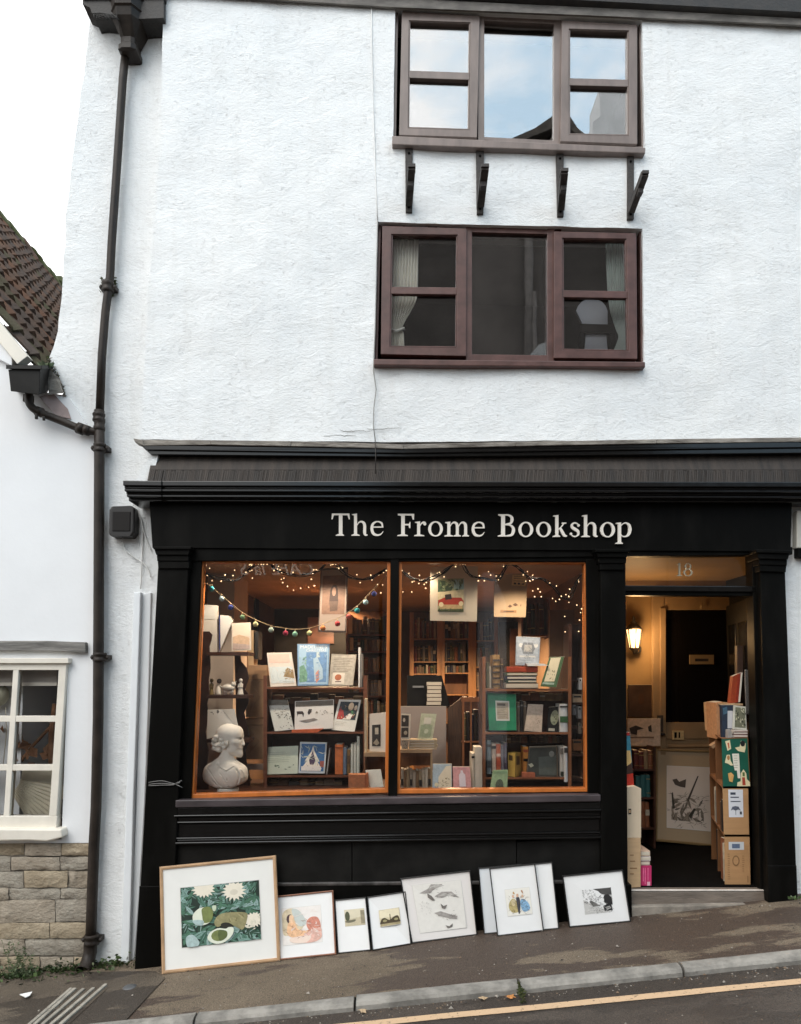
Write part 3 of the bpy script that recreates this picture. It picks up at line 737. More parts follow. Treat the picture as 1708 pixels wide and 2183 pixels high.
mb.add(V, [(j*n+i, j*n+i+1, (j+1)*n+i+1, (j+1)*n+i) for j in range(len(ys)-1) for i in range(n-1)], PAVE, True)
tag(mb.build('pavement', loc=(0, 0, 0)), kind='structure')
# darker relaid patch at the left end
mb = MB()
pl = [(-40, 2075), (330, 2070), (352, 2085), (262, 2183), (250, 2240), (-60, 2240)]
P = [G(u, v, .004) for u, v in pl]
P = [p if p.y > YK else p+(CAM-p)*0 for p in P]
mb.add([Vector((max(-6, p.x), max(p.y, YK), gz(max(-6, p.x))+.005)) for p in P], [(5, 4, 3, 2, 1, 0)], DARKPATCH)
tag(mb.build('pavement_patch'), kind='structure')
mb = MB()
jt = [-7, -6, -5.1, -4.2, -3.3, G(415, 2172).x, G(757, 2135).x, G(1107, 2098).x, G(1452, 2060).x, 3.0, 4.1, 5.1, 6.2]
for a, b in zip(jt, jt[1:]):
    a += .006; b -= .006; k = 9; dz = RND.uniform(-.003, .003)
    prof = [(YK+.002, -.2), (YK+.002, .006), (YK-.02, .010), (YKF+.035, .008), (YKF+.012, .0), (YKF, -.016), (YKF-.002, -.2)]
    V = []
    for i in range(k+1):
        x = lerp(a, b, i/k)
        for y, z in prof: V.append(gp3(x, y+.004*noise.noise(Vector((x*5, z*20, 4))), z+dz+.004*noise.noise(Vector((x*4, y*9, 2)))))
    m_ = len(prof)
    mb.add(V, [(i*m_+j, i*m_+j+1, (i+1)*m_+j+1, (i+1)*m_+j) for i in range(k) for j in range(m_-1)]+[tuple(range(m_)), tuple(k*m_+j for j in range(m_))], KERBST)
tag(mb.build('kerb', loc=(0, 0, 0), bevel=.004), kind='structure')
mb = MB()
A_, B_ = G(821, 2180, -KH), G(1429, 2120.5, -KH); sl_ = (B_.y-A_.y)/(B_.x-A_.x)
V = []; n = 90; x0 = -6
for i in range(n):
    x = x0+i*.14; y = A_.y+(x-A_.x)*sl_+.004*noise.noise(Vector((x*2, 0, 0))); w_ = .031+.004*noise.noise(Vector((x*7, 5, 0)))
    V += [gp3(x, y-w_, -KH+.004), gp3(x, y+w_, -KH+.004)]
mb.add(V, [(2*i, 2*i+2, 2*i+3, 2*i+1) for i in range(n-1)], YLINE)
tag(mb.build('road_marking', loc=(0, 0, 0)), kind='structure')

GRA_ = [mat('stone_chip_pale', (.30, .27, .23), .9), mat('stone_chip_dark', (.05, .043, .037), .9), mat('stone_chip_brown', (.17, .12, .08), .9)]
mb = MB()
for i in range(1500):
    x = RND.uniform(-2.9, 3.4); k_ = RND.random()
    if k_ < .35: y, dz = YKF-abs(RND.gauss(0, .05))-.004, -KH
    elif k_ < .6: y, dz = RND.uniform(-1.9, YKF-.02), -KH
    elif k_ < .75: y, dz = -.09-abs(RND.gauss(0, .06)), .002
    else: y, dz = RND.uniform(YK, -.1), .002
    s = RND.uniform(.0025, .0065)*(1.0 if RND.random() < .93 else 2.0); c_ = gp3(x, y, dz+s*.3); a = RND.uniform(0, 6.28)
    P = [c_+Vector((math.cos(a+q*2.1)*s*RND.uniform(.7, 1.4), math.sin(a+q*2.1)*s*RND.uniform(.7, 1.4), RND.uniform(-.3, .1)*s)) for q in range(3)]+[c_+Vector((0, 0, s*.7))]
    mb.add(P, [(0, 1, 3), (1, 2, 3), (2, 0, 3)], GRA_[i % 3])
tag(mb.build('gravel', loc=(0, 0, 0)), 'loose stone chips scattered over pavement and gutter', 'gravel', kind='stuff')
# ribbed concrete channel cover crossing the pavement
CHAN = mat('pale_grey_stone_bar', (.30, .275, .23), .85, var=.25, vs=12, bump=.5, bs=60)
t = thing('drain_cover', G(150, 2150), 'pale ribbed drain channel cover crossing the pavement towards the downpipe', 'drain cover')
lines = [((152, 2112), (62, 2190)), ((160, 2112), (73, 2190)), ((178, 2113), (90, 2190)), ((200, 2111), (108, 2190)), ((226, 2103), (128, 2190))]
for i, (a, b) in enumerate(lines):
    for s0, s1 in ((0, .57), (.585, 1.0)):
        p, q = G(*a), G(*b); P0, P1 = lerp(p, q, s0), lerp(p, q, s1); d = (P1-P0).normalized(); sd_ = Vector((d.y, -d.x, 0))*.011
        mb = MB(); up = Vector((0, 0, .02)); P0 = P0+Vector((0, 0, .0)); dn = Vector((0, 0, -.02))
        mb.hexa([P0-sd_+up, P0+sd_+up, P0+sd_+dn, P0-sd_+dn, P1-sd_+up, P1+sd_+up, P1+sd_+dn, P1-sd_+dn], CHAN)
        mb.build('bar', t, .004)
mb = MB(); P = [G(u, v, .008) for u, v in ((140, 2112), (232, 2104), (140, 2190), (50, 2190))]
mb.add(P, [(3, 2, 1, 0)], DARKPATCH); mb.build('channel', t)

# ================================================================== neighbour house on the left
nb0 = W(60, 2080, .12)
NB = thing('neighbour_house', (nb0.x, .12, gz(nb0.x)), 'low smooth white house with rubble stone base and mossy pantile roof', 'house')
NW_O = [(-260, 1405), (146, 1405), (131, 1790), (-260, 1790)]
mb = MB()
rough_plane([(-420, 330), (-160, 560), (10, 716), (27, 732), (25, 785), (70, 830), (108, 838), (150, 850), (185, 905), (208, 940), (207, 1300), (203, 1600), (199, 1797), (-420, 1800)],
            [NW_O], .085, .09, .004, RENDER_W, mb, 1.2, .001, .2)
mb.build('wall', NB)
mb = MB()
cv_ = [1797, 1825, 1856, 1892, 1918, 1966, 2000, 2038, 2068, 2110]
P = [W(u, v, .105) for u, v in ((-420, 1790), (199, 1792), (186, 2130), (-420, 2150))]; P = [p+Vector((0, -.006, 0)) for p in P]; mb.slab(P, Vector((0, .2, 0)), MORTAR)
STONES = [STONE, mat('grey_rubble_stone', (.26, .225, .18), .9, col2=(.40, .36, .295), vs=7, bump=.9, bs=30, st=(1, 1, 1.4), bd=.02), mat('ochre_rubble_stone', (.26, .205, .135), .9, col2=(.42, .345, .245), vs=6, bump=.9, bs=26, st=(1, 1, 1.4), bd=.02)]
for i in range(len(cv_)-1):
    u = -200+RND.uniform(0, 60)
    while u < 196.5-i*1.4:
        w_ = RND.uniform(55, 135); u1 = min(u+w_, 198-(i*1.4)); v0, v1 = cv_[i]+RND.uniform(-2, 2), cv_[i+1]+RND.uniform(-2, 2); g = .8
        if u1-u > 14:
            yf = .09-RND.uniform(0, .022); n1, n2 = 10, 5; V = []; F = []
            for a in range(n1+1):
                for b in range(n2+1):
                    s, t_ = a/n1, b/n2; ed = min(s, 1-s, t_, 1-t_); uu = lerp(u+g, u1-g, s); vv = lerp(v0+g, v1-g, t_)+1.5*noise.noise(Vector((uu*.03, i*3.1, 0)))
                    V.append(W(uu+2*noise.noise(Vector((uu*.1, vv*.1, 1))), vv+1.5*noise.noise(Vector((uu*.08, vv*.08, 2))), yf+(.007 if ed == 0 else 0)+.007*noise.noise(Vector((uu*.06, vv*.09, 5)))+.010*noise.noise(Vector((uu*.16, vv*.3, 9)))))
            for a in range(n1):
                for b in range(n2): F.append((a*(n2+1)+b, a*(n2+1)+b+1, (a+1)*(n2+1)+b+1, (a+1)*(n2+1)+b))
            mb.add(V, F, RND.choice(STONES), True)
        u = u1
mb.build('stone_base', NB)
# body and far side so the house is solid from elsewhere
th = rad(55); E0 = W(59, 757, .12)                      # eaves end of the verge on the gable front
dirs = Vector((-math.cos(th), 0, math.sin(th))); LSL = 4.4
mb = MB(); gA = W(-420, 1797, .3)
mb.box(-7.6, E0.x-.05, .3, 7.9, -1.2, E0.z-.25, RENDER_W)
mb.build('side_wall', NB)
TILEO = mat('orange_clay_pantile', (.125, .058, .030), .9, col2=(.085, .05, .035), vs=5, bump=.6, bs=30); TILEM = mat('mossy_pantile', (.052, .050, .024), .95, col2=(.075, .060, .040), vs=8, bump=.8, bs=40)
mb = MB()   # pantiles: eaves course at the valley, rolls running up the slope
YB = 8.2; ncs = 19; cst = LSL/ncs; pw = .155; ncol = int((YB-.1)/pw); sub = 6
nrm = Vector((math.sin(th), 0, math.cos(th)))
def tile_h(y): 
    f = (y/pw) % 1.0
    return .024*math.sin(2*math.pi*f)+.009*math.sin(4*math.pi*f+.6)
for c_ in range(-1, ncs):
    V = []; F = []; m_ = ncol*sub+1
    lo_, hi_ = c_*cst, (c_+1)*cst+.05
    for j in range(m_):
        y = .10+j*pw/sub; w_ = .030*noise.noise(Vector((c_*1.7, int(j/sub)*.9, 0)))
        p = E0+dirs*(lo_+w_)+Vector((0, y-.12, 0)); q = E0+dirs*hi_+Vector((0, y-.12, 0)); h = tile_h(y)
        V += [p+nrm*(h+.045), p+nrm*(h+.010), q+nrm*(h+.004)]
    for q in range(ncol):
        F = []
        for j in range(q*sub, min((q+1)*sub, m_-1)): F += [(3*j, 3*j+3, 3*j+5, 3*j+2), (3*j, 3*j+1, 3*j+4, 3*j+3)]
        if not F: continue
        j0, j1 = q*sub, min((q+1)*sub, m_-1); VV = V[3*j0:3*j1+3]; k_ = noise.noise(Vector((c_*.9, q*.35, 3)))+RND.uniform(-.25, .25)
        mb.add(VV, [tuple(i-3*j0 for i in f) for f in F], TILEM if c_ < 2 and k_ > -.1 else (TILEO if k_ > .38 else (TILEM if k_ < -.42 else TILE)))
mb.build('roof', NB)
mb = MB(); R0 = E0+dirs*LSL
for j in range(22):
    y0 = .08+j*.37; mb.tube([R0+Vector((0, y0, -.04)), R0+Vector((0, y0+.36, -.05))], [.125, .115], MOSS if j % 3 else TILE, 10)
mb.tube([W(98, 612, 5.9), W(134, 612, 5.9)], .16, MOSS, 10)
for i in range(60):
    y0 = RND.uniform(0, 8); mb.ball(R0+Vector((RND.uniform(-.02, .10), y0, RND.uniform(-.05, .05))), RND.uniform(.03, .05), MOSS, 5, 1, 2.5, .8)
mb.build('ridge', NB)
mb = MB(); bL = MB()   # bargeboard and short return
p0 = W(59, 759, .03); d0 = Vector((-math.cos(rad(50)), 0, math.sin(rad(50)))); w0 = Vector((-.055, 0, -.045))
mb.slab([p0, p0+d0*3, p0+d0*3+w0*1.3, p0+w0*1.3], Vector((0, .08, 0)), CREAMPAINT)
mb.prism([(-40, 650), (27, 733), (25, 780), (-40, 745)], .05, .10, RENDER_W)
mb.build('bargeboard', NB, .004)
# window: lead-white sash bars, weathered lintel board
win = bpy.data.objects.new('window', None); COL.objects.link(win); win.parent = NB; win.location = W(60, 1790, .1)-offset(NB)
mb = MB()
cols = [[(-74, 0), (28.6, 0)], [(40, 0), (124, 0)]]
def edge_u(u_top, v): return u_top-(v-1430)*.066
def NQ(c0, c1, v0, v1): return [(edge_u(c0, v0), v0), (edge_u(c1, v0), v0), (edge_u(c1, v1), v1), (edge_u(c0, v1), v1)]
rows = [(1428, 1526), (1539, 1630), (1643, 1740)]
mb.prism(NQ(125, 141, 1414, 1740), .05, .12, CREAMPAINT); mb.prism([(-260, 1414), (141, 1414), (125.2, 1428.5), (-260, 1428.5)], .051, .12, CREAMPAINT)
mb.prism(NQ(28, 40, 1428, 1741), .053, .11, CREAMPAINT); mb.prism(NQ(-86, -74, 1428, 1741), .053, .11, CREAMPAINT); mb.prism(NQ(-260, -188, 1428, 1741), .053, .11, CREAMPAINT)
for a, b in ((1526, 1539), (1630, 1643)): mb.prism([(-260, a), (edge_u(125.5, a), a), (edge_u(125.5, b), b), (-260, b)], .056, .11, CREAMPAINT)
mb.prism([(-260, 1740), (122, 1740), (118, 1792), (-260, 1792)], .05, .12, CREAMPAINT)
mb.prism([(-260, 1403), (146, 1403), (146, 1414), (-260, 1414)], .03, .12, CREAMPAINT)
mb.build('frame', win, .003)
NGL = glass('cottage_glass', .022, .05)
for a, b in ((-188, -86), (-74, 28), (40, 125)):
    for v0, v1 in rows:
        g = MB(); pane(g, NQ(a-1, b+1, v0-1, v1+1), .08, NGL); g.build('glass_pane', win)
mb = MB(); mb.prism([(-260, 1765), (131, 1768), (133, 1786), (100, 1794), (60, 1792), (-260, 1798)], .0, .12, CREAMPAINT); mb.build('sill', win, .01)
GREYWOOD = mat('weathered_grey_timber', (.20, .19, .175), .85, var=.5, vs=10, bump=.7, bs=30, st=(.3, 1, 3))
mb = MB(); mb.prism([(-260, 1366), (100, 1366), (182, 1369), (183, 1392), (100, 1388), (-260, 1388)], .045, .12, GREYWOOD); mb.build('lintel', NB, .006)
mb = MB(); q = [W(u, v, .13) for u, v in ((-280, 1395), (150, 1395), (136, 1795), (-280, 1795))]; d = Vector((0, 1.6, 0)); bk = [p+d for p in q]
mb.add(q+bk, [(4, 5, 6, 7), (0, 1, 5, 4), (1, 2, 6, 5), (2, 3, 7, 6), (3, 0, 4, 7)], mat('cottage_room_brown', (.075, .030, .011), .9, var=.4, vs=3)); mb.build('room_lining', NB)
# things in that window
mb = MB(); mb.prism([(-180, 1426), (122, 1426), (121, 1455), (-180, 1455)], .17, .18, mat('roller_blind_cloth', (.42, .38, .34), .9)); mb.prism([(-180, 1455), (121, 1455), (121, 1462), (-180, 1462)], .165, .185, CREAMPAINT)
tag(mb.build('roller_blind'), 'grey roller blind drawn a little way down in the cream cottage window', 'blind')
LEAFB = mat('dried_brown_leaf', (.17, .075, .034), .9, col2=(.28, .14, .07), vs=14, bump=.5, bs=30)
mb = MB()
for i in range(26):
    c = W(RND.uniform(-60, 118), RND.uniform(1560, 1650), .3); 
    a = Vector((RND.uniform(-1, 1), RND.uniform(-.4, .4), RND.uniform(-.6, 1))).normalized(); b = a.cross(Vector((0, 1, 0))).normalized(); l = RND.uniform(.05, .11)
    mb.add([c, c+a*l*.5+b*l*.35, c+a*l, c+a*l*.5-b*l*.35+Vector((0, -.03, 0))], [(0, 1, 2, 3)], LEAFB)
mb.tube([W(30, 1642, .32), W(70, 1590, .32), W(112, 1545, .3)], .012, LEAFB); mb.tube([W(112, 1640, .3), W(110, 1560, .3), W(116, 1500, .32)], [.03, .022, .015], LEAFB)
tag(mb.build('dried_foliage'), 'dry brown leaves and branch behind the middle cottage window panes', 'dried plant')
FANP = mat('pleated_cream_paper', (.62, .57, .45), .8, var=.06)
mb = MB(); V = []; n = 22; c = W(4, 1655, .18)
for i in range(n+1):
    a = math.radians(lerp(-8, -58, i/n)); r = W(124, 1655, .18).x-c.x
    dy = .014 if i % 2 else 0
    V += [c+Vector((math.cos(a)*r*.33, dy*.5, math.sin(a)*r*.33)), c+Vector((math.cos(a)*r*1.15, dy, math.sin(a)*r*1.15))]
mb.add(V, [(2*i, 2*i+1, 2*i+3, 2*i+2) for i in range(n)], FANP)
mb.add([W(u, v, .22) for u, v in ((48, 1640), (118, 1632), (118, 1690), (60, 1672), (42, 1688), (44, 1664))], [(0, 1, 2, 3, 4, 5)], FANP)
tag(mb.build('paper_fan'), 'large pleated cream paper fan low in the cottage window', 'paper fan')
mb = MB(); mb.ball(W(-8, 1482, .25), .085, mat('cream_paper_lantern', (.68, .66, .50), .7), 14); mb.tube([W(-8, 1460, .25), W(-8, 1425, .25)], .003, IRON)
mb.tube([W(12, 1508, .25), W(14, 1560, .25), W(6, 1640, .25)], .003, FANP)
tag(mb.build('paper_lantern'), 'round cream paper lantern hanging at the edge of the cottage window', 'lantern')

# ================================================================== rainwater goods and wall fittings
t = thing('drainpipe', W(195, 2060, .06), 'tall brown-black downpipe with hopper head and branch on corner of white building', 'drainpipe')
path = [(269, 100), (262, 170), (250, 350), (238, 524), (235, 590), (225, 665), (217.6, 757), (213, 878)]
mb = MB(); mb.tube([W(u, v, .055) for u, v in path], .029, PIPE, 12); mb.build('pipe', t)
mb = MB(); mb.tube([W(u, v, .055) for u, v in ((212, 875), (212, 965), (211, 1208), (209.6, 1528), (205, 1720), (200.4, 1803), (195.6, 1947), (193, 2015))], .0355, PIPE, 12); mb.build('pipe', t)
def collar(u, v, h, r, ears=True, tilt=0):
    k = MB(); c = W(u, v, .055); k.lathe(c-Vector((0, 0, h/2)), [(r*.92, 0), (r, .004), (r, h*.3), (r*.9, h*.4), (r*.9, h*.6), (r, h*.7), (r, h-.004), (r*.92, h)], PIPE, 14)
    if ears:
        for s in (-1, 1): k.box(c.x+s*r*.8-.022, c.x+s*r*.8+.022, .05, .12, c.z-.016, c.z+.016, PIPE); k.ball(c+Vector((s*r*1.15, 0, 0)), .014, IRON, 6)
    k.build('pipe_collar', t)
collar(230, 612, .075, .042); collar(211, 890, .06, .043, False); collar(212, 905, .09, .040, False); collar(213, 955, .06, .044); collar(213, 1401, .062, .046); collar(196, 2003, .07, .050)
mb = MB()
for i in range(90):
    c = W(231+RND.uniform(-15, 17), 612+RND.uniform(-20, 18), .10); flake(mb, c, RND.uniform(.006, .012), MOSS)
mb.build('moss', t)
mb = MB(); a = W(193, 2012, .055); mb.tube([a, a+Vector((0, 0, -.06)), a+Vector((-.004, -.03, -.115)), a+Vector((-.01, -.085, -.15))], [.044, .044, .046, .050], PIPE, 12, cap=False)
mb.lathe(a+Vector((-.01, -.084, -.152)), [(.03, 0), (.001, .001)], BLACK, 10); mb.build('pipe_shoe', t)
mb = MB()   # octagonal hopper head
def octo(u, v, hw, d): 
    c = W(u, v, .0); w_ = hw*5.08/FPX; return [Vector((c.x-w_, .12, c.z)), Vector((c.x-w_, -d*.35, c.z)), Vector((c.x-w_*.5, -d, c.z)), Vector((c.x+w_*.5, -d, c.z)), Vector((c.x+w_, -d*.35, c.z)), Vector((c.x+w_, .12, c.z))]
rings = [octo(275, 8, 41, .14), octo(275, 14, 41, .14), octo(275, 17, 37, .12), octo(275, 34, 35, .11), octo(275, 37, 37, .12), octo(275, 40, 34, .105), octo(275, 54, 31, .09), octo(273, 82, 16, .02), octo(273, 94, 16, .02), octo(273, 97, 20, .03), octo(272, 108, 20, .03), octo(272, 110, 14, .01)]
V = sum(rings, []); mb.add(V, [(6*i+j, 6*i+(j+1) % 6, 6*i+6+(j+1) % 6, 6*i+6+j) for i in range(len(rings)-1) for j in range(6)]+[tuple(range(6)), tuple(len(V)-6+j for j in range(6))], PIPE); mb.build('hopper', t, .002)
mb = MB()
for i in range(60): flake(mb, W(280+RND.uniform(-8, 16), 112+RND.uniform(-16, 10), .09), RND.uniform(.006, .011), MOSS)
mb.build('moss', t)
# side gutter under the eaves of the recessed strip
mb = MB()
mb.prism([(176, -30), (349, -40), (349, 38), (300, 40), (262, 34), (214, 27), (196, 28), (192, 16), (176, 8)], -.05, .16, GUTTER)
mb.prism([(172, -40), (349, -40), (349, -8), (176, -4)], -.065, .16, GUTTER)
for i in range(30): mb.tube([W(RND.uniform(200, 250), 30, -.09), W(RND.uniform(200, 255), RND.uniform(34, 44), -.09)], .003, GUTTER, 4)
mb.build('eaves_gutter', SHOP)
# branch: valley hopper of the neighbour and its sloping pipe
t2 = thing('rainwater_hopper', W(62, 840, -.02), 'square black plastic hopper under the pantile valley, feeding a sloping branch pipe', 'rain hopper')
HOPB = mat('black_plastic_hopper', (.008, .0075, .0065), .5, var=.3, vs=10, spec=.25)
fr_t = [W(18, 788, -.16), W(86, 788, -.16), W(110, 786, .10), W(30, 786, .10)]; fr_b = [W(23, 834, -.14), W(84, 842, -.14), W(103, 836, .09), W(36, 832, .09)]
mb = MB(); V = fr_t+fr_b; mb.add(V, [(0, 1, 5, 4), (1, 2, 6, 5), (2, 3, 7, 6), (3, 0, 4, 7), (4, 5, 6, 7)], HOPB)
rim = [W(13, 778, -.175), W(89, 779, -.175), W(114, 778, .11), W(26, 778, .11)]; rb = [p-Vector((0, 0, .028)) for p in rim]
mb.add(rim+rb, [(0, 1, 5, 4), (1, 2, 6, 5), (2, 3, 7, 6), (3, 0, 4, 7), (4, 5, 6, 7)], HOPB)
mb.build('hopper', t2, .004)
mb = MB(); mb.tube(catmull([W(62, 838, -.03), W(62, 856, -.03), W(70, 870, -.02), W(92, 882, .0), W(130, 897, .02), W(172, 914, .03), W(208, 921, .055)], 4), .027, PIPE, 12); mb.build('branch_pipe', t2)
for u, v, r in ((61, 850, .036), (84, 878, .034), (172, 914, .040), (184, 917, .036)):
    mb = MB(); c = W(u, v, .0 if u < 100 else .035); d = Vector((1, 0, -.38)).normalized() if u > 70 else Vector((0, 0, 1)); mb.tube([c-d*.022, c+d*.022], r, PIPE, 12); mb.build('pipe_collar', t2)
mb = MB(); mb.tube([W(78, 882, -.02), W(78, 893, -.02)], .012, IRON, 6); mb.tube([W(93, 888, -.02), W(94, 896, -.02)], .010, IRON, 6); mb.build('clip', t2)
mb = MB(); P = [W(u, v, y) for u, v, y in ((84, 846, .05), (108, 838, .08), (135, 842, .10), (152, 893, .075), (118, 885, .05))]; mb.add(P, [(0, 1, 2, 3, 4)], mat('pinkish_lead_flashing', (.30, .22, .20), .6, var=.2)); 
P = [W(u, v, y) for u, v, y in ((100, 775, .06), (112, 792, .05), (128, 808, .07), (135, 838, .06), (104, 842, .04))]; mb.add(P, [(0, 1, 2, 3, 4)], LEDGE)
for i in range(70):
    k_ = RND.random(); c = W(lerp(104, 138, k_)+RND.uniform(-5, 5), lerp(764, 846, k_)+RND.uniform(-6, 6), .085); flake(mb, c, RND.uniform(.004, .011), LEDGE if i % 3 else MOSS)
tag(mb.build('flashing'), 'crumbling lead and mortar flashing between hopper and white corner wall', 'flashing')
def leafplant(name, base, n, h, spread, m, label, cat, lw=.25, group=None, upright=.6):
    k = MB()
    for i in range(n):
        a = RND.uniform(0, 2*math.pi); l = h*RND.uniform(.5, 1.1); r = RND.uniform(0, spread)
        st = Vector(base)+Vector((math.cos(a)*r, math.sin(a)*r*.45, RND.uniform(0, .26) if n > 200 else 0)); d = Vector((math.cos(a)*(1-upright), math.sin(a)*(1-upright)*.7-.1, upright+RND.uniform(-.1, .3))).normalized()
        s = d.cross(Vector((RND.uniform(-.5, .5), 1, .3))).normalized()*l*lw; mid = st+d*l*.5+Vector((0, -.02*l, 0)); tip = st+d*l+Vector((math.cos(a), math.sin(a)*.5, -.5))*l*.22
        k.add([st, mid+s, tip, mid-s], [(0, 1, 2), (0, 2, 3)], m[i % len(m)])
    return tag(k.build(name), label, cat, group)
GR1 = mat('leaf_green', (.055, .095, .028), .6, col2=(.10, .15, .045), vs=20); GR2 = mat('leaf_dark_green', (.030, .058, .018), .6, col2=(.055, .09, .03), vs=20); GR3 = mat('leaf_grey_green', (.10, .14, .075), .7, col2=(.17, .19, .11), vs=20)
leafplant('weed_plant', W(96, 784, .0), 14, .06, .04, [GR2, GR3], 'small weed growing in the black hopper below the pantiles', 'weed')
b = G(68, 2068); b.y = min(b.y, -.0)
leafplant('weed_plant', (b.x, -.02, gz(b.x)), 120, .05, .11, [GR2, GR1, GR3, GR2], 'spreading low leafy weed at the foot of the rubble stone base', 'weed', .16, None, .45)
mbw = MB()
for i in range(900):
    x = lerp(-3.1, W(300, 2000, 0).x, RND.random()**.9); y = .07-abs(RND.gauss(0, .075)); 
    if x > W(255, 2000, 0).x and RND.random() < .5: continue
    z = gz(x)+abs(RND.gauss(0, .022)); l = RND.uniform(.012, .036); a = RND.uniform(0, 6.28); d = Vector((math.cos(a), math.sin(a)-.3, RND.uniform(.2, 1))).normalized()*l; s = d.cross(Vector((RND.uniform(-1, 1), .6, .6))).normalized()*l*.5
    p = Vector((x, y, z)); mbw.add([p, p+d*.5+s, p+d, p+d*.5-s], [(0, 1, 2, 3)], [GR1, GR2, GR2, GR1, GR3][i % 5])
tag(mbw.build('weeds'), 'low green weeds along the foot of the left wall and downpipe', 'weeds', kind='stuff')
k = MB()
for i in range(11):
    a = RND.uniform(0, 6.28); p0 = Vector((b.x+.03+RND.gauss(0, .05), -.03, gz(b.x)-.01)); h_ = RND.uniform(.14, .30); lean = Vector((RND.gauss(0, .22), -.10, 1)).normalized()
    st_ = [p0+lean*h_*t_+Vector((.03*math.sin(t_*3+a), -.02*t_*t_, 0)) for t_ in (0, .25, .5, .75, 1)]; k.tube(st_, [.0028, .0025, .002, .0016, .0008], GR3, 4)
    for q in range(26):
        t_ = RND.uniform(.15, 1); p = lerp(st_[int(t_*3.99)], st_[int(t_*3.99)+1], t_*4-int(t_*3.99)) if t_ < 1 else st_[-1]
        d_ = Vector((RND.gauss(0, 1), RND.gauss(-.2, .6), RND.gauss(.2, .5))).normalized()*RND.uniform(.018, .04)*(1.15-t_*.6); s_ = d_.cross(Vector((.2, 1, .4))).normalized()*.0045
        k.add([p, p+d_*.5+s_, p+d_, p+d_*.5-s_], [(0, 1, 2, 3)], [GR3, GR1, GR3][q % 3])
tag(k.build('weed_plant'), 'taller feathery pale weed rising from the low weeds by the stone base', 'weed')
leafplant('weed_plant', W(1690, 1918, -.125), 12, .035, .06, [GR1, GR3], 'tuft of small pale-leaved weeds at the foot of the right pilaster', 'weed', .3)
mb = MB(); P = [G(u, v, .02) for u, v in ((42, 2121), (69, 2115), (64, 2123), (55, 2127))]; mb.slab(P, Vector((0, 0, .004)), mat('white_scrap', (.75, .75, .73), .7)); tag(mb.build('paper_scrap'), 'torn white paper scrap lying among weeds on the pavement', 'litter')
mb = MB(); c = G(278, 2106); mb.lathe(c+Vector((0, 0, -.01)), [(.045, 0), (.047, .010), (.04, .018), (.02, .021)], mat('grey_metal_cap', (.09, .092, .095), .5, var=.2), 14); tag(mb.build('stop_tap_cover'), 'rounded grey cap set in the pavement below the white conduit', 'cover')
ORL = mat('orange_leaf', (.50, .21, .06), .7); TANL = mat('tan_leaf', (.42, .30, .18), .7)
def fallen(u, v, s, m, label, yaw):
    k = MB(); c = G(u, v, -KH+.012); V = []
    for i in range(12):
        a = 2*math.pi*i/12; r = s*(1 if i % 2 else .55); V.append(c+Vector((math.cos(a+yaw)*r, math.sin(a+yaw)*r*.7, RND.uniform(-.004, .012))))
    k.add(V+[c+Vector((0, 0, .012))], [(i, (i+1) % 12, 12) for i in range(12)], m); tag(k.build('fallen_leaf'), label, 'leaf')
fallen(1088, 2126, .034, ORL, 'bright orange fallen leaf in the gutter by the mossy kerb joint', .3)
fallen(1030, 2129, .028, TANL, 'pale tan fallen leaf in the gutter beside the orange leaf', 1.2)
fallen(773, 2156, .030, TANL, 'curled tan leaf lying on the road near the kerb at left', .8)
mb = MB()
for i in range(60): flake(mb, G(1107, 2098)+Vector((RND.uniform(-.009, .009), RND.uniform(-.16, .02), RND.uniform(-.03, .006))), RND.uniform(.005, .010), MOSS)
tag(mb.build('moss'), 'green moss growing in the gap between two kerb stones', 'moss', kind='stuff')

# iron brackets under the top window
def bracket(q, tip, label, bent=False):
    t = thing('wall_bracket', W((q[2][0]+q[3][0])/2, q[2][1], 0), label, 'bracket', 'iron brackets under the top window')
    k = MB(); k.prism(q, -.022, .012, IRON)
    for f in (.12, .93): c = lerp(W(*lerp(Vector(q[0]), Vector(q[1]), .5), -.022), W(*lerp(Vector(q[3]), Vector(q[2]), .5), -.022), f); k.ball(c, .010, BLACK, 6)
    k.build('strap', t, .002)
    YT = -.26; a = W((q[2][0]+q[3][0])/2, q[2][1]-16, -.03); hw = Vector(((q[1][0]-q[0][0])*.5*5.0/FPX, 0, 0))*.95; e = W(*tip, YT)
    a2 = a+Vector((0, 0, .13 if bent else .11)); dd = (e-a).normalized(); up = Vector((0, dd.z, -dd.y)).normalized()*.028
    mid = lerp(a, e, .62)
    k = MB(); k.hexa([a-hw-up, a+hw-up, a+hw+up, a-hw+up, e-hw-up, e+hw-up, e+hw+up, e-hw+up], IRON)
    k.hexa([e-hw*1.05+Vector((0, -.02, .012)), e+hw*1.05+Vector((0, -.02, .012)), e+hw*1.05+Vector((0, -.02, -.012)), e-hw*1.05+Vector((0, -.02, -.012)), e-hw*1.05+Vector((0, .05, .012)), e+hw*1.05+Vector((0, .05, .012)), e+hw*1.05+Vector((0, .05, -.012)), e-hw*1.05+Vector((0, .05, -.012))], IRON)
    k.box(mid.x-hw.x*.8, mid.x+hw.x*.8, mid.y-.03, mid.y+.02, mid.z-.05, mid.z-.01, IRON)
    k.build('strut', t, .002)
bracket([(864, 309), (880, 310), (879, 451), (865, 451)], (878, 356), 'black iron bracket under the left end of the top window')
bracket([(1015, 315), (1032, 316), (1031, 454), (1017, 455)], (1034, 356), 'black iron bracket under the left mullion of the top window')
bracket([(1186, 320), (1202, 322), (1202, 460), (1189, 460)], (1203, 365), 'black iron bracket under the right mullion of the top window')
bracket([(1337.7, 327), (1352, 328), (1352, 466), (1338.5, 466)], (1375, 370), 'bent black iron bracket leaning out under the right end of the top window', True)

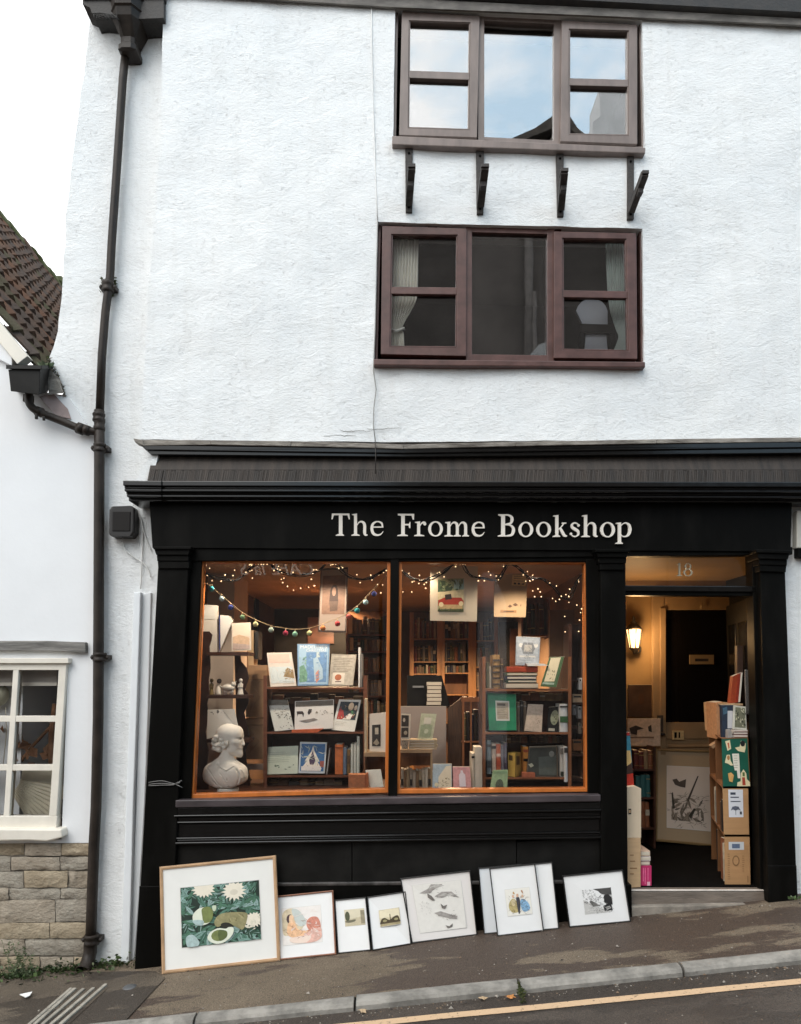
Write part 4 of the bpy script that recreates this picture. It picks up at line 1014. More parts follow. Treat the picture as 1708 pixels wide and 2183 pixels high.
CABLEW = mat('white_painted_cable', (.70, .70, .68), .7); CABLEG = mat('grey_cable', (.30, .29, .27), .7)
mb = MB(); mb.tube([W(u, v, -.012) for u, v in ((792, -10), (793, 90), (796, 230), (800, 330), (803, 420), (805, 470))], .0035, CABLEW, 6)
mb.tube([W(u, v, -.014) for u, v in ((805, 470), (803, 560), (800, 700), (797, 765), (796, 790), (802, 830), (797, 870), (796, 905), (800, 938))], .0035, CABLEG, 6)
mb.tube([W(u, v, -.09) for u, v in ((800, 938), (801, 965), (801, 1010))], .0035, IRON, 6)
tag(mb.build('wall_cable'), 'thin cable running down the white front beside both windows', 'cable')
mb = MB(); mb.tube([W(u, v, .09) for u, v in ((87, 1300), (87, 1340), (90, 1364), (130, 1366), (147, 1369), (148, 1390), (155, 1403))], .004, CABLEW, 6)
tag(mb.build('wall_cable'), 'thin wire looping over the grey lintel of the cottage window', 'cable')
t = thing('alarm_box', W(258, 1146, .03), 'brown-black alarm box with rounded top on white wall left of the shopfront', 'alarm box')
mb = MB(); ABX = mat('dark_brown_plastic', (.0075, .006, .0055), .45, var=.15)
mb.prism([(232, 1086), (238, 1079), (282, 1078), (287, 1084), (286, 1134), (280, 1144), (235, 1143), (231, 1136)], .02, .12, ABX); mb.build('cover', t, .012)
mb = MB(); mb.prism([(240, 1090), (278, 1090), (277, 1132), (239, 1132)], .014, .02, mat('dark_brown_plastic_face', (.009, .0075, .0068), .5, spec=.2)); mb.build('face', t, .004)
mb = MB()
for P in (((262, 1144), (262, 1160), (275, 1180), (310, 1205), (322, 1230)), ((290, 1082), (302, 1110), (304, 1150), (300, 1255)), ((286, 1075), (292, 1090), (300, 1110), (312, 1150), (322, 1172)), ((290, 1056), (288, 1072), (282, 1080))):
    mb.tube(catmull([W(u, v, .10) for u, v in P], 5), .0045, CABLEW, 6)
tag(mb.build('wall_cable'), 'painted cables trailing below the alarm box to the shopfront', 'cable')
t = thing('cable_trunking', W(275, 2080, .08), 'white boxed conduit running down the wall to the pavement beside the pilaster', 'conduit')
WTR = mat('white_plastic_trunking', (.77, .80, .82), .6, var=.03)
mb = MB(); mb.prism([(285, 1262), (300, 1262), (292, 1500), (284, 1720), (279, 1920), (274, 2078), (256, 2076), (262, 1920), (268, 1720), (276, 1500)], .055, .13, WTR); mb.build('channel', t, .006)
mb = MB(); mb.prism([(302, 1266), (322, 1262), (316, 1500), (308, 1720), (296, 1920), (285, 2064), (277, 2064), (282, 1920), (290, 1720), (296, 1500)], .095, .13, WTR); mb.build('channel', t, .006)
t = thing('wire_tie', W(350, 1672, -.08), 'twisted wire tied around the left black pilaster', 'wire'); WIRE = mat('dull_wire', (.16, .155, .15), .4, metal=.6)
mb = MB()
for dv in (0, 3, -4): mb.tube(catmull([W(u, v, y) for u, v, y in ((316, 1672, .02), (318, 1672+dv, -.082), (345, 1670+dv*1.3, -.085), (368, 1672+dv*.5, -.085), (374, 1671, -.085))], 5), .003, WIRE, 5)
for e in ((388, 1664), (389, 1679), (384, 1668)): mb.tube([W(373, 1671, -.085), W(*e, -.10)], .003, WIRE, 5)
mb.build('wire', t)
t = thing('wall_box', W(1704, 1190, 0), 'cream and black box on white wall at the right edge of shopfront', 'wall box')
mb = MB(); mb.prism([(1699, 1088), (1740, 1088), (1740, 1168), (1699, 1168)], -.03, .05, mat('cream_plastic', (.50, .48, .43), .5)); mb.build('cover', t, .006)
mb = MB(); mb.prism([(1701, 1168), (1740, 1168), (1740, 1190), (1701, 1188)], -.02, .05, BLACK); mb.build('base', t, .004)
mb = MB(); mb.tube(catmull([W(u, v, .02) for u, v in ((1694, 1140), (1699, 1136), (1703, 1150), (1702, 1170))], 5), .0035, CABLEG, 6); tag(mb.build('wall_cable'), 'short looped cable beside the cream box at the right wall', 'cable')

# ================================================================== curtains and mirror in the house windows
CURT = mat('ivory_curtain', (.80, .78, .70), .9, var=.08, vs=6); CURT2 = mat('pale_green_net_curtain', (.50, .56, .53), .9, var=.08)
def curtain(rows, m, Y, label, folds=9):
    k = MB(); V = []; n = folds*6
    P = catmull([Vector((a, b, v)) for v, a, b in rows], 6)
    for i, p in enumerate(P):
        for j in range(n+1):
            s = j/n; u = lerp(p.x, p.y, s); wd = (p.y-p.x); V.append(W(u, p.z, Y+.016*math.sin(s*folds*6.283+.3*math.sin(i*.3))*min(1, wd/40)))
    k.add(V, [(i*(n+1)+j, i*(n+1)+j+1, (i+1)*(n+1)+j+1, (i+1)*(n+1)+j) for i in range(len(P)-1) for j in range(n)], m, True)
    return k, label
k, l = curtain([(490, 838, 893), (560, 836, 892), (610, 832, 891), (640, 830, 888), (665, 830, 876), (685, 831, 864), (702, 832, 857), (712, 832, 861), (750, 828, 863)], CURT, .14, '')
k.tube([W(830, 702, .13), W(845, 706, .115), W(862, 700, .13)], .012, CURT, 8)
tag(k.build('curtain'), 'ivory curtain tied back inside the left casement of the first floor window', 'curtain')
k, l = curtain([(500, 1290, 1338), (600, 1294, 1338), (660, 1300, 1338), (700, 1312, 1338), (720, 1318, 1338), (752, 1306, 1340)], CURT2, .16, '')
tag(k.build('curtain'), 'pale green curtain gathered at the right edge of the first floor window', 'curtain')
t = thing('dressing_mirror', W(1270, 745, .34), 'arched dressing mirror back seen behind the right casement of the first floor window', 'mirror')
MB_ = MB(); arch = [(1246, 700)]+[(1262+34*math.sin(a)*1.0+(0), 668-32*math.cos(a)) for a in [rad(x) for x in (-80, -60, -40, -20, 0, 20, 40, 60, 80)]]+[(1296, 700)]
MB_.prism(arch, .34, .36, mat('pale_grey_board', (.36, .38, .42), .7)); MB_.prism([(1249, 710), (1292, 710), (1296, 748), (1246, 748)], .35, .36, mat('pale_grey_board', (.36, .38, .42), .7)); MB_.build('panel', t)
MB_ = MB(); MB_.prism([(1238, 690), (1312, 692), (1312, 710), (1238, 708)], .32, .35, BLACK); MB_.prism([(1238, 690), (1250, 690), (1244, 750), (1232, 750)], .33, .35, BLACK); MB_.prism([(1296, 690), (1308, 690), (1318, 750), (1304, 750)], .33, .35, BLACK); MB_.build('frame', t)

# ================================================================== the houses across the street (mirrored in the panes; two are added)
YO = 11.0
def M(u, v, Y=YO): p = W(u, v, Y); return Vector((p.x, -p.y+.09, p.z))
OST = mat('dark_rubble_front', (.165, .15, .14), .9, var=.18, vs=1.2, bump=.3, bs=8); OSLATE = mat('dark_slate_roof', (.040, .034, .028), .8, var=.5, vs=5, bump=.4, bs=12)
OWH2 = mat('grey_stone_surround', (.215, .20, .19), .8, var=.2); OWD = mat('dull_curtained_window', (.10, .095, .09), .6, var=.3, vs=1)
OWH = mat('pale_grey_stack', (.50, .52, .53), .8, var=.1, vs=1)
def opp_house(name, label, poly, m, depth=5., roofs=(), wins=(), Yo=None):
    P = [M(u, v, Yo or YO) for u, v in poly]; c = P[0]
    zb = gz(sum(p.x for p in P)/len(P))-.5
    t = thing(name, (sum(p.x for p in P)/len(P), P[0].y, zb), label, 'house')
    k = MB(); k.slab(P, Vector((0, -depth, 0)), m); k.build('wall', t)
    for rp, rm in roofs:
        k = MB(); k.slab([M(u, v, YO-.15) for u, v in rp], Vector((0, -depth-.2, 0)), rm); k.build('roof', t)
    for q in wins:
        k = MB(); q = [M(u, v, YO-.05) for u, v in q]; k.ring3(q, [bil(q, .12, .08), bil(q, .88, .08), bil(q, .88, .92), bil(q, .12, .92)], Vector((0, -.1, 0)), OWH2)
        k.slab([bil(q, .1, .06), bil(q, .9, .06), bil(q, .9, .94), bil(q, .1, .94)], Vector((0, -.06, 0)), OWD); k.build('window', t)
    return t
oh = opp_house('stone_house', 'dark stone house across the street, mirrored in the first floor window', [(815, 440), (1090, 420), (1205, 250), (1420, 430), (1420, 1900), (815, 1900)], OST,
    roofs=[([(1090, 294), (1140, 272), (1182, 243), (1205, 232), (1250, 300), (1420, 440), (1420, 470), (1205, 262), (1110, 300), (1090, 420), (812, 450), (812, 420), (1080, 385)], OSLATE)],
    wins=[([(1000, 800), (1090, 800), (1090, 950), (1000, 950)])])
opp_house('added_left_house', 'long dark unseen house added across the street to cut sky mirrored in panes', [(-700, 1150), (808, 1150), (808, 1900), (-700, 1900)], OST, roofs=[([(-720, 1120), (810, 1120), (810, 1152), (-720, 1152)], OSLATE)], wins=[([(300, 1250), (380, 1250), (380, 1380), (300, 1380)])])  # unseen, added so shop and cottage panes mirror less sky
k = MB(); k.tube([M(1128, 440, YO-.2), M(1128, 900, YO-.2)], .10, OWH2, 8); k.tube([M(1140, 620, YO-.25), M(1140, 900, YO-.25)], .06, OWH2, 8); k.build('pipe', oh)
k = MB(); k.slab([M(u, v, YO-.4) for u, v in ((1120, 770), (1150, 738), (1172, 728), (1172, 800), (1120, 800))], Vector((0, -.3, 0)), OWH); k.build('porch', oh)
k = MB(); P = [M(u, v, 13) for u, v in ((1278, 187), (1334, 187), (1334, 250), (1350, 262), (1350, 420), (1262, 420), (1264, 262), (1280, 250))]; k.slab(P, Vector((0, -1, 0)), OWH); k.build('chimney', oh)
opp_house('white_gable_house', 'low white gabled house across the street, faintly mirrored in the shop window', [(1032, 1221), (1052, 1221), (1079, 1286), (1082, 1900), (1032, 1900)], mat('white_gable', (.75, .75, .76), .8), 1.2, Yo=9.5)
opp_house('added_right_house', 'grey unseen house added across the street to cut sky mirrored in the fanlight', [(1425, 1040), (2100, 1040), (2100, 1900), (1425, 1900)], OST, roofs=[([(1424, 1000), (2120, 1000), (2120, 1042), (1424, 1042)], OSLATE)], wins=[([(1500, 1290), (1580, 1290), (1580, 1400), (1500, 1400)])])  # unseen, added to replace the sky mirrored in the fanlight
# cafe sign over the way, mirrored in the shop glass
cu = bpy.data.curves.new('cafe_sign', 'FONT'); cu.body = "CAF\u00c9 la S"; cu.size = .40; cu.extrude = .01; cu.shear = .25
tmp = bpy.data.objects.new('cafe_sign_tmp', cu); COL.objects.link(tmp); bpy.context.view_layer.update()
me = bpy.data.meshes.new_from_object(tmp); bpy.data.objects.remove(tmp); sg = bpy.data.objects.new('shop_sign', me); COL.objects.link(sg)
p = M(673, 1226, YO-.3); sg.location = p; sg.rotation_euler = (rad(90), 0, rad(180)); me.materials.clear(); me.materials.append(emit('lit_sign_letters', (1, .92, .8), .9))
tag(sg, 'lit cafe sign across the street, mirrored back to front in the shop glass', 'sign')
# ================================================================== shop interior shell
ZD = W(480, 1693, .20).z                 # display deck
ZC = W(850, 1186, .10).z                 # ceiling
YBK = 4.6
XL = W(398, 1400, .06).x; XP = W(1334, 1500, .1).x; XR = W(1562, 1500, 1.45).x
CEIL = mat('brown_cream_ceiling', (.60, .40, .26), .85, var=.08, vs=3)
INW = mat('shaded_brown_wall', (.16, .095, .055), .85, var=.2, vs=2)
BEIGE = mat('beige_plaster', (.56, .48, .41), .85, var=.06)
FLOORW = mat('dark_boards', (.055, .036, .024), .6, var=.4, vs=6, st=(4, .4, 1))
MATT = mat('dark_doormat', (.006, .0055, .005), .95, var=.3, vs=40, bump=.6, bs=150, spec=.03)
mb = MB(); mb.box(XL-.1, XP, .05, YBK, ZC, ZC+.06, CEIL); tag(mb.build('ceiling'), kind='structure')
mb = MB(); mb.box(XL-.1, XR+1.5, .42, YBK+.1, ZS-.06, ZS-.006, FLOORW); tag(mb.build('floor'), kind='structure')
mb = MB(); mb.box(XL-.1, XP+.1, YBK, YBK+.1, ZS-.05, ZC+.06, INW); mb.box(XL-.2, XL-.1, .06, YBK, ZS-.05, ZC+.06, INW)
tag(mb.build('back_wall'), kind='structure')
mb = MB(); a, b = W(415, 1400, .97), W(498, 1400, .97); mb.box(a.x-.3, b.x, .97, 1.5, ZS, ZC, BEIGE); a2, b2 = W(498, 1400, 1.5), W(516, 1400, 1.5); mb.box(a2.x, b2.x, 1.5, 1.6, ZS, ZC, mat('mid_brown_trim', (.20, .11, .06), .6))
tag(mb.build('partition_wall'), kind='structure')
PARTN = mat('partition_brown', (.24, .15, .085), .8, var=.1)
mb = MB(); mb.box(XP-.09, XP-.05, 1.3, YBK, ZS, ZC, PARTN); mb.box(XP-.09, XP-.05, .5, 1.3, ZD-.3, ZC, PARTN); tag(mb.build('partition_wall'), kind='structure')
# display deck behind the glass
DWOOD = mat('dark_mahogany', (.058, .024, .015), .4, var=.35, vs=5, st=(1, 1, 3), spec=.5)
DWOODE = mat('mahogany_edge', (.15, .055, .028), .35, var=.25, vs=8, st=(1, 1, 3))
MWOOD = mat('mid_brown_shelving', (.20, .095, .045), .45, var=.3, vs=5, st=(3, 3, .5))
PALEWOOD = mat('pale_pine', (.50, .34, .19), .55, var=.15, vs=6)
TANPLANK = mat('tan_cardboard', (.36, .215, .115), .8, var=.15, vs=5)
mb = MB(); mb.box(XL-.1, XP-.1, .06, .95, ZD-.05, ZD, DWOOD); mb.box(XL-.1, XP-.1, .93, .95, ZS, ZD-.05, DWOOD)
mb.build('display_deck', SHOP)

PAGE = mat('page_block', (.60, .53, .42), .85, var=.05, vs=40, st=(1, 1, 30))
WHITEP = mat('white_card', (.78, .77, .73), .6, var=.03)
def P4(u0, v0, u1, v1): return [(u0, v0), (u1, v0), (u1, v1), (u0, v1)]

def card(name, label, cat, q, Y, lean=.03, t=.02, cover=None, art=(), edge=None, group=None, border=None):
    """a book, card or print standing upright: front face q (tl tr br bl px) at depth Y at its foot, top leaning back"""
    F = [W(*q[0], Y+lean), W(*q[1], Y+lean), W(*q[2], Y), W(*q[3], Y)]
    n = (F[1]-F[0]).cross(F[3]-F[0]).normalized(); n = n if n.y < 0 else -n
    mb = MB(); d = Vector((0, t, 0)); cover = cover or WHITEP
    bk = [p+d for p in F]; ins = [p+d*.0 for p in F]
    mb.hexa(F+bk, cover)
    if t > .012:   # page block showing between boards
        e = .0015
        c = [lerp(F[i], bk[i], f) for f in (.15, .85) for i in range(4)]
        up = (F[0]-F[3]).normalized()*e; rt = (F[1]-F[0]).normalized()*e
        c = [c[0]+up+rt, c[1]+up+rt, c[2]+rt-up*.5, c[3]-up*.5+rt, c[4]+up+rt, c[5]+up+rt, c[6]+rt-up*.5, c[7]-up*.5+rt]
        mb.hexa(c, edge or PAGE)
    if border: mb.ring3([p+n*.0012 for p in F], [bil(F, s, k)+n*.0012 for s, k in ((border[1], border[1]), (1-border[1], border[1]), (1-border[1], 1-border[1]), (border[1], 1-border[1]))], -n*.001, border[0])
    draw(mb, F, n, art)
    return tag(mb.build(name), label, cat, group)

def draw(mb, F, n, art, z0=.0016):
    """printed shapes in (s,t) of the face, each a hair above the last"""
    z = z0
    for a in art:
        k, m = a[0], a[1]
        if k == 'r': P = [(a[2], a[3]), (a[4], a[3]), (a[4], a[5]), (a[2], a[5])]
        elif k == 'p': P = a[2]
        elif k == 'c':
            Q = [Vector(p) for p in a[2]]; Q = [Q[-1]]+Q+[Q[0], Q[1]]; P = [(max(0, min(1, p.x)), max(0, min(1, p.y))) for p in catmull(Q, 5)[5:-6]]
        elif k == 'e':
            cx, cy, rx, ry = a[2:6]; rot = a[6] if len(a) > 6 else 0; P = []
            for i in range(14):
                th = 2*math.pi*i/14; x, y = rx*math.cos(th), ry*math.sin(th); P.append((cx+x*math.cos(rot)-y*math.sin(rot), cy+x*math.sin(rot)+y*math.cos(rot)))
        elif k == 'lines':   # block of type: x0 y0 x1 y1 count
            x0, y0, x1, y1, c = a[2:7]
            for i in range(c):
                yy = lerp(y0, y1, i/max(1, c-1)); xe = lerp(x0, x1, RND.uniform(.7, 1)); h = (y1-y0)/c*.22
                V = [bil(F, s, t_)+n*z for s, t_ in ((x0, yy), (xe, yy), (xe, yy+h), (x0, yy+h))]; mb.add(V, [(0, 1, 2, 3)], m)
            z += .0002; continue
        elif k == 'scrib':   # loose pen strokes
            x0, y0, x1, y1, c, wd = a[2:8]
            for i in range(c):
                p = Vector((RND.uniform(x0, x1), RND.uniform(y0, y1))); cl = lambda w: (max(0., min(1., w[0])), max(0., min(1., w[1]))); q_ = Vector((RND.uniform(-1, 1)*(x1-x0)*.25, RND.uniform(-1, 1)*(y1-y0)*.2)); nn = Vector((-q_.y, q_.x)).normalized()*wd
                V = [bil(F, *cl(x))+n*(z+i*.00001) for x in (p, p+q_*.5+nn*1.5, p+q_, p+q_*.5-nn)]; mb.add(V, [(0, 1, 2, 3)], m)
            z += .0002+c*.0000105; continue
        elif k == 'leaves':  # leaf shapes
            x0, y0, x1, y1, c, l, wd = a[2:9]
            for i in range(c):
                p = Vector((RND.uniform(x0, x1), RND.uniform(y0, y1))); th = RND.uniform(0, 6.28); d = Vector((math.cos(th), math.sin(th)))*l*RND.uniform(.6, 1.1); s = Vector((-d.y, d.x))*wd
                pts = [p-d, p-d*.3+s, p+d*.3+s*.9, p+d, p+d*.3-s*.9, p-d*.3-s]
                pts = [(max(x0-.0, min(x1, q_.x)), max(y0, min(y1, q_.y))) for q_ in pts]
                mm = m[i % len(m)]; V = [bil(F, *q_)+n*(z+i*.000012) for q_ in pts]; mb.add(V, [tuple(range(6))], mm)
                q0, q1 = p-d*.8, p+d*.8; V = [bil(F, max(x0, min(x1, q_.x)), max(y0, min(y1, q_.y)))+n*(z+i*.000012+.000006) for q_ in (q0, p+s*.22, q1, p-s*.1)]; mb.add(V, [(0, 1, 2, 3)], m[(i+1) % len(m)])
            z += .0003+c*.000013; continue
        elif k == 'text':
            mb_text(mb, F, n*z, m, *a[2:]); z += .0003; continue
        V = [bil(F, s, t_)+n*z for s, t_ in P]
        if len(V) <= 4: mb.add(V, [tuple(range(len(V)))], m)
        else: mb.add(V, [tuple(t_) for t_ in tessellate_polygon([V])], m)
        z += .0003
_tc = {}
def mb_text(mb, F, off, m, body, x0, y0, x1, y1):
    if body not in _tc:
        cu = bpy.data.curves.new('t', 'FONT'); cu.body = body; cu.resolution_u = 3
        o = bpy.data.objects.new('t', cu); COL.objects.link(o); bpy.context.view_layer.update(); me = bpy.data.meshes.new_from_object(o)
        _tc[body] = ([tuple(v.co) for v in me.vertices], [tuple(p.vertices) for p in me.polygons]); bpy.data.objects.remove(o); bpy.data.meshes.remove(me)
    V, Fc = _tc[body]; xa = min(v[0] for v in V); xb = max(v[0] for v in V); ya = min(v[1] for v in V); yb = max(v[1] for v in V)
    mb.add([bil(F, lerp(x0, x1, (v[0]-xa)/(xb-xa)), lerp(y1, y0, (v[1]-ya)/(yb-ya)))+off for v in V], Fc, m)

def spine(u0, u1, v0, v1, Y, m, depth=.15, bands=None, label='book', group=None, dv=0., cat='book'):
    """book shelved spine outwards, rounded back with raised bands and page block at the top"""
    mb = MB(); a, b = W(u0, v1, Y), W(u1, v1, Y); z1 = W((u0+u1)/2, v0, Y).z; z0 = (a.z+b.z)/2
    w_ = b.x-a.x; n = 4; V = []
    for z in (z0, z1):
        for i in range(n+1):
            s = i/n; V.append(Vector((a.x+.0006+(w_-.0012)*s, Y-.006*math.sin(math.pi*s)*min(1, w_/.03)+.004, z)))
        V += [Vector((b.x-.0006, Y+depth, z)), Vector((a.x+.0006, Y+depth, z))]
    k = n+3
    mb.add(V, [(i, (i+1) % k, k+(i+1) % k, k+i) for i in range(k)]+[tuple(range(k)), tuple(range(k, 2*k))], m)
    mb.box(a.x+w_*.14, b.x-w_*.14, Y+.006, Y+depth-.003, z1-.004, z1+.0005, PAGE)
    h = z1-z0
    for f, t_, bm in (bands or ()):
        mb.box(a.x+.001, b.x-.001, Y-.0068, Y+.0, z0+h*(f-t_/2), z0+h*(f+t_/2), bm)
    return tag(mb.build('book'), label, cat, group)

BOOKC = [mat('book_'+n_, c_, .6, var=.2, vs=20) for n_, c_ in (('umber', (.085, .045, .025)), ('oxblood', (.12, .025, .02)), ('bottle', (.025, .05, .035)), ('navy', (.025, .032, .06)), ('tan', (.26, .17, .09)), ('cream', (.48, .42, .32)), ('black', (.018, .016, .015)), ('rust', (.22, .08, .035)), ('olive', (.11, .10, .05)), ('grey', (.20, .19, .175)), ('drab', (.16, .12, .085)))]
BANDG = mat('gilt_band', (.42, .29, .10), .4, metal=.3)
def fill_row(u0, u1, v_top, v_bot, Y, label, group, wpx=(5, 10), fill=(.66, .94), pal=None, depth=.14):
    u = u0+.5; pal = pal or BOOKC
    while u < u1-3:
        w_ = RND.uniform(*wpx)
        if u+w_ > u1: break
        if RND.random() < .05: u += RND.uniform(2, 5); continue
        h = (v_bot-v_top)*RND.uniform(*fill)
        spine(u, u+w_-.4, v_bot-h, v_bot, Y+RND.uniform(0, .02), RND.choice(pal), depth, [(.82, .03, BANDG), (.2, .02, BANDG)] if RND.random() < .4 else ([(.6, .22, BOOKC[5])] if RND.random() < .15 else None), label, group)
        u += w_

def case(name, label, u0, u1, vt, vb, Y, depth, shelves, m, edge, side=5, back=True, group=None):
    t = thing(name, W((u0+u1)/2, vb, Y), label, 'bookcase', group)
    for a, b in ((u0, u0+side), (u1-side, u1)):
        k = MB(); k.prism(P4(a, vt, b, vb), Y, Y+depth, m); k.prism(P4(a-.3, vt, b+.3, vb), Y-.004, Y, edge); k.build('side_panel', t)
    for v in shelves:
        k = MB(); k.prism(P4(u0+side, v, u1-side, v+4.5*5.3/(5.08+Y)), Y+.004, Y+depth, m); k.prism(P4(u0+side, v, u1-side, v+4.5*5.3/(5.08+Y)), Y-.002, Y+.004, edge); k.build('shelf', t)
    if back:
        k = MB(); k.prism(P4(u0, vt, u1, vb), Y+depth, Y+depth+.012, m); k.build('back_panel', t)
    return t

# ---------------- far bookcases
case('bookcase', 'tall mahogany bookcase of old books right of the left shop pane', 738, 838, 1304, 1706, 2.0, .26, [1352, 1388, 1433, 1483, 1530, 1585, 1640], MWOOD, DWOODE, 5)
for i, (a, b, pos) in enumerate(((1309, 1352, 'top'), (1358, 1388, 'second'), (1393, 1433, 'third'), (1439, 1483, 'fourth'), (1489, 1530, 'fifth'), (1536, 1585, 'sixth'))):
    fill_row(744, 832, a, b, 2.03, 'old dark book on the %s shelf of the tall mahogany bookcase' % pos, 'books on the %s shelf of the tall mahogany bookcase' % pos, (6, 11), (.7, .93))
k = MB(); k.prism(P4(743, 1311, 751, 1351), 1.96, 2.0, PALEWOOD); k.prism(P4(746, 1359, 753, 1386), 1.96, 2.0, PALEWOOD); tag(k.build('lit_panel_strip'), 'pale strips painted as light on the side of the tall mahogany bookcase', 'books')  # pale strips: light on the side panel put into colour
LITW = mat('lit_oak_upright', (.38, .19, .075), .4, var=.2, vs=6, st=(4, 4, .4))  # lighter than the shelving, lamp light on the uprights put into colour
for nm, u0, u1, sh, lab in (('left', 874, 940, (1361, 1410, 1436, 1480, 1540), 'left bay of the honey oak bookcases against the back wall'), ('mid', 940, 1007, (1361, 1410, 1434, 1480, 1540), 'middle bay of the honey oak bookcases under the red car print'), ('right', 1007, 1062, (1365, 1421, 1470, 1530), 'right bay of the honey oak bookcases beside the black panel')):
    case('bookcase', lab, u0, u1, 1305, 1640, 3.9, .28, sh, MWOOD, LITW, 8, True, 'honey oak bookcases')
    tops = [1312]+[s+5 for s in sh[:-1]]
    for k_, (a, b) in enumerate(zip(tops, sh)):
        if k_ > 2: break
        fill_row(u0+9, u1-9, a, b, 3.93, 'old book on the %s shelf of the %s oak bay' % (('top', 'second', 'third')[k_], {'left': 'left', 'mid': 'middle', 'right': 'right'}[nm]), 'books on the %s shelf of the %s oak bay' % (('top', 'second', 'third')[k_], nm), (4.2, 7.5), (.68, .95))
case('wall_shelf', 'high dark shelf of tall books near the right shop pane', 1112, 1172, 1275, 1360, 1.7, .2, [1353], MWOOD, DWOODE, 3)
fill_row(1116, 1169, 1282, 1352, 1.72, 'tall dark book on the high shelf near the right pane', 'tall books on the high shelf', (6, 11), (.8, .97), [BOOKC[i] for i in (0, 6, 8, 2, 10)])
k = MB(); k.prism(P4(1064, 1326, 1116, 1470), 3.0, 3.1, BLACKS); k.prism(P4(1088, 1340, 1112, 1470), 2.95, 3.0, DWOOD); tag(k.build('dark_panel'), 'black panel between the oak bookcases and the right shelves', 'doorway')  # black sheets between the oak bay and the right shelves
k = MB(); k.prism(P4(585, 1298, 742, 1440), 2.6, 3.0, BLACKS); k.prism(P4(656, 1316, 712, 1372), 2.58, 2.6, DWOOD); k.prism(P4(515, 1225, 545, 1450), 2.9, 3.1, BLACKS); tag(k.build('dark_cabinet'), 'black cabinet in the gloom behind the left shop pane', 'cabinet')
k = MB(); k.prism(P4(1172, 1300, 1262, 1660), 1.2, 1.25, mat('tan_door_panel', (.20, .12, .07), .6, var=.1)); tag(k.build('cupboard'), 'plain brown cupboard side behind the right end of the display', 'cupboard')
# glazed low cabinet and grey board in the middle of the right pane
t = thing('glazed_cabinet', W(1007, 1690, .85), 'glass fronted cabinet with orange wood rails behind the white spines', 'cabinet')
EDG = mat('orange_mahogany_rail', (.26, .10, .04), .4, var=.2)
for q in (P4(984, 1486, 1032, 1496), P4(984, 1580, 1032, 1583), P4(986, 1496, 990, 1690), P4(1003, 1496, 1006, 1690), P4(1026, 1496, 1032, 1690)):
    k = MB(); k.prism(q, .80, .84, EDG); k.build('rail', t)
k = MB(); k.prism(P4(984, 1494, 1032, 1700), 1.1, 1.12, DWOOD); k.build('back_panel', t)
fill_row(988, 1028, 1505, 1580, .92, 'dark book inside the glazed cabinet', 'books in the glazed cabinet', (6, 10), (.7, .95), [BOOKC[i] for i in (0, 6, 3, 8)])
k = MB(); k.prism([(955, 1510), (984, 1488), (984, 1700), (955, 1700)], .95, 1.0, mat('dim_brown_spindles', (.075, .040, .022), .6, var=.5, vs=40, st=(6, 1, .2))); tag(k.build('stair_banister'), 'dark slatted stair banister between grey board and glazed cabinet', 'banister')
card('grey_board', 'plain taupe display board behind the green card in the right pane', 'board', P4(852, 1506, 951, 1632), .80, 0, .02, mat('taupe_board', (.30, .25, .22), .8, var=.05))
k = MB(); k.prism([(868, 1440), (942, 1440), (960, 1506), (868, 1506)], 1.0, 1.25, BLACKS); k.prism(P4(880, 1462, 904, 1466), .98, 1.0, mat('grey_switch', (.2, .2, .2), .5)); tag(k.build('shop_till'), 'dark till on the counter above the taupe board', 'till')
for i in range(6):
    v1 = 1504-i*8.4; k = MB(); k.prism(P4(911+RND.uniform(-1, 1), v1-8, 941+RND.uniform(-1.5, 1.5), v1-.4), .93, 1.08, PAGE); k.prism(P4(911, v1-1.3, 941, v1-.2), .928, 1.08, BOOKC[0])
    tag(k.build('book'), 'paperback lying in the stack by the dark till', 'book', 'stack of paperbacks by the till')

# ---------------- left window: fretwork stand, books, bust
t = thing('display_stand', W(470, 1690, .5), 'dark fretwork whatnot stand with wavy sides at left of window', 'stand')
FRET = mat('dark_fretwork', (.040, .016, .011), .4, var=.3, vs=6)
k = MB(); k.prism([(414, 1350), (420, 1346), (446, 1346), (452, 1353), (450, 1366), (446, 1378), (447, 1396), (448, 1424), (444, 1450), (446, 1480), (441, 1500), (444, 1530), (438, 1560), (444, 1600), (440, 1640), (448, 1700), (408, 1700)], .42, .44, FRET); k.build('side_panel', t)
k = MB(); k.prism([(500, 1394), (512, 1394), (514, 1410), (526, 1424), (530, 1445), (522, 1470), (531, 1482), (529, 1500), (520, 1520), (530, 1560), (532, 1582), (522, 1600), (528, 1640), (533, 1660), (533, 1700), (500, 1700), (505, 1600), (503, 1500)], .62, .64, FRET); k.build('side_panel', t)
for v in (1390, 1482, 1576):
    k = MB(); k.prism(P4(440, v, 530, v+7), .40, .62, DWOOD); k.build('shelf', t)
PALEB = mat('pale_book_cloth', (.66, .63, .56), .7, var=.05); SKYP = ink(188, 190, 188); NAVYC = ink(50, 60, 110)
card('book', 'pale book with line drawings standing at far left on the whatnot', 'book', [(428, 1289), (464, 1291), (464, 1391), (430, 1391)], .46, .01, .03, PALEB, [('r', ink(205, 205, 198), .05, .0, .85, .3), ('scrib', ink(90, 90, 90), .0, .08, .2, .5, 16, .01)])
card('book', 'white book with navy spine on top shelf of the whatnot', 'book', [(467, 1311), (488, 1313), (496, 1324), (496, 1390)][:3]+[(467, 1391)], .45, .0, .05, WHITEP, [('r', NAVYC, 0, .0, .12, 1), ('scrib', ink(60, 60, 60), .75, .85, .95, .96, 8, .02)])
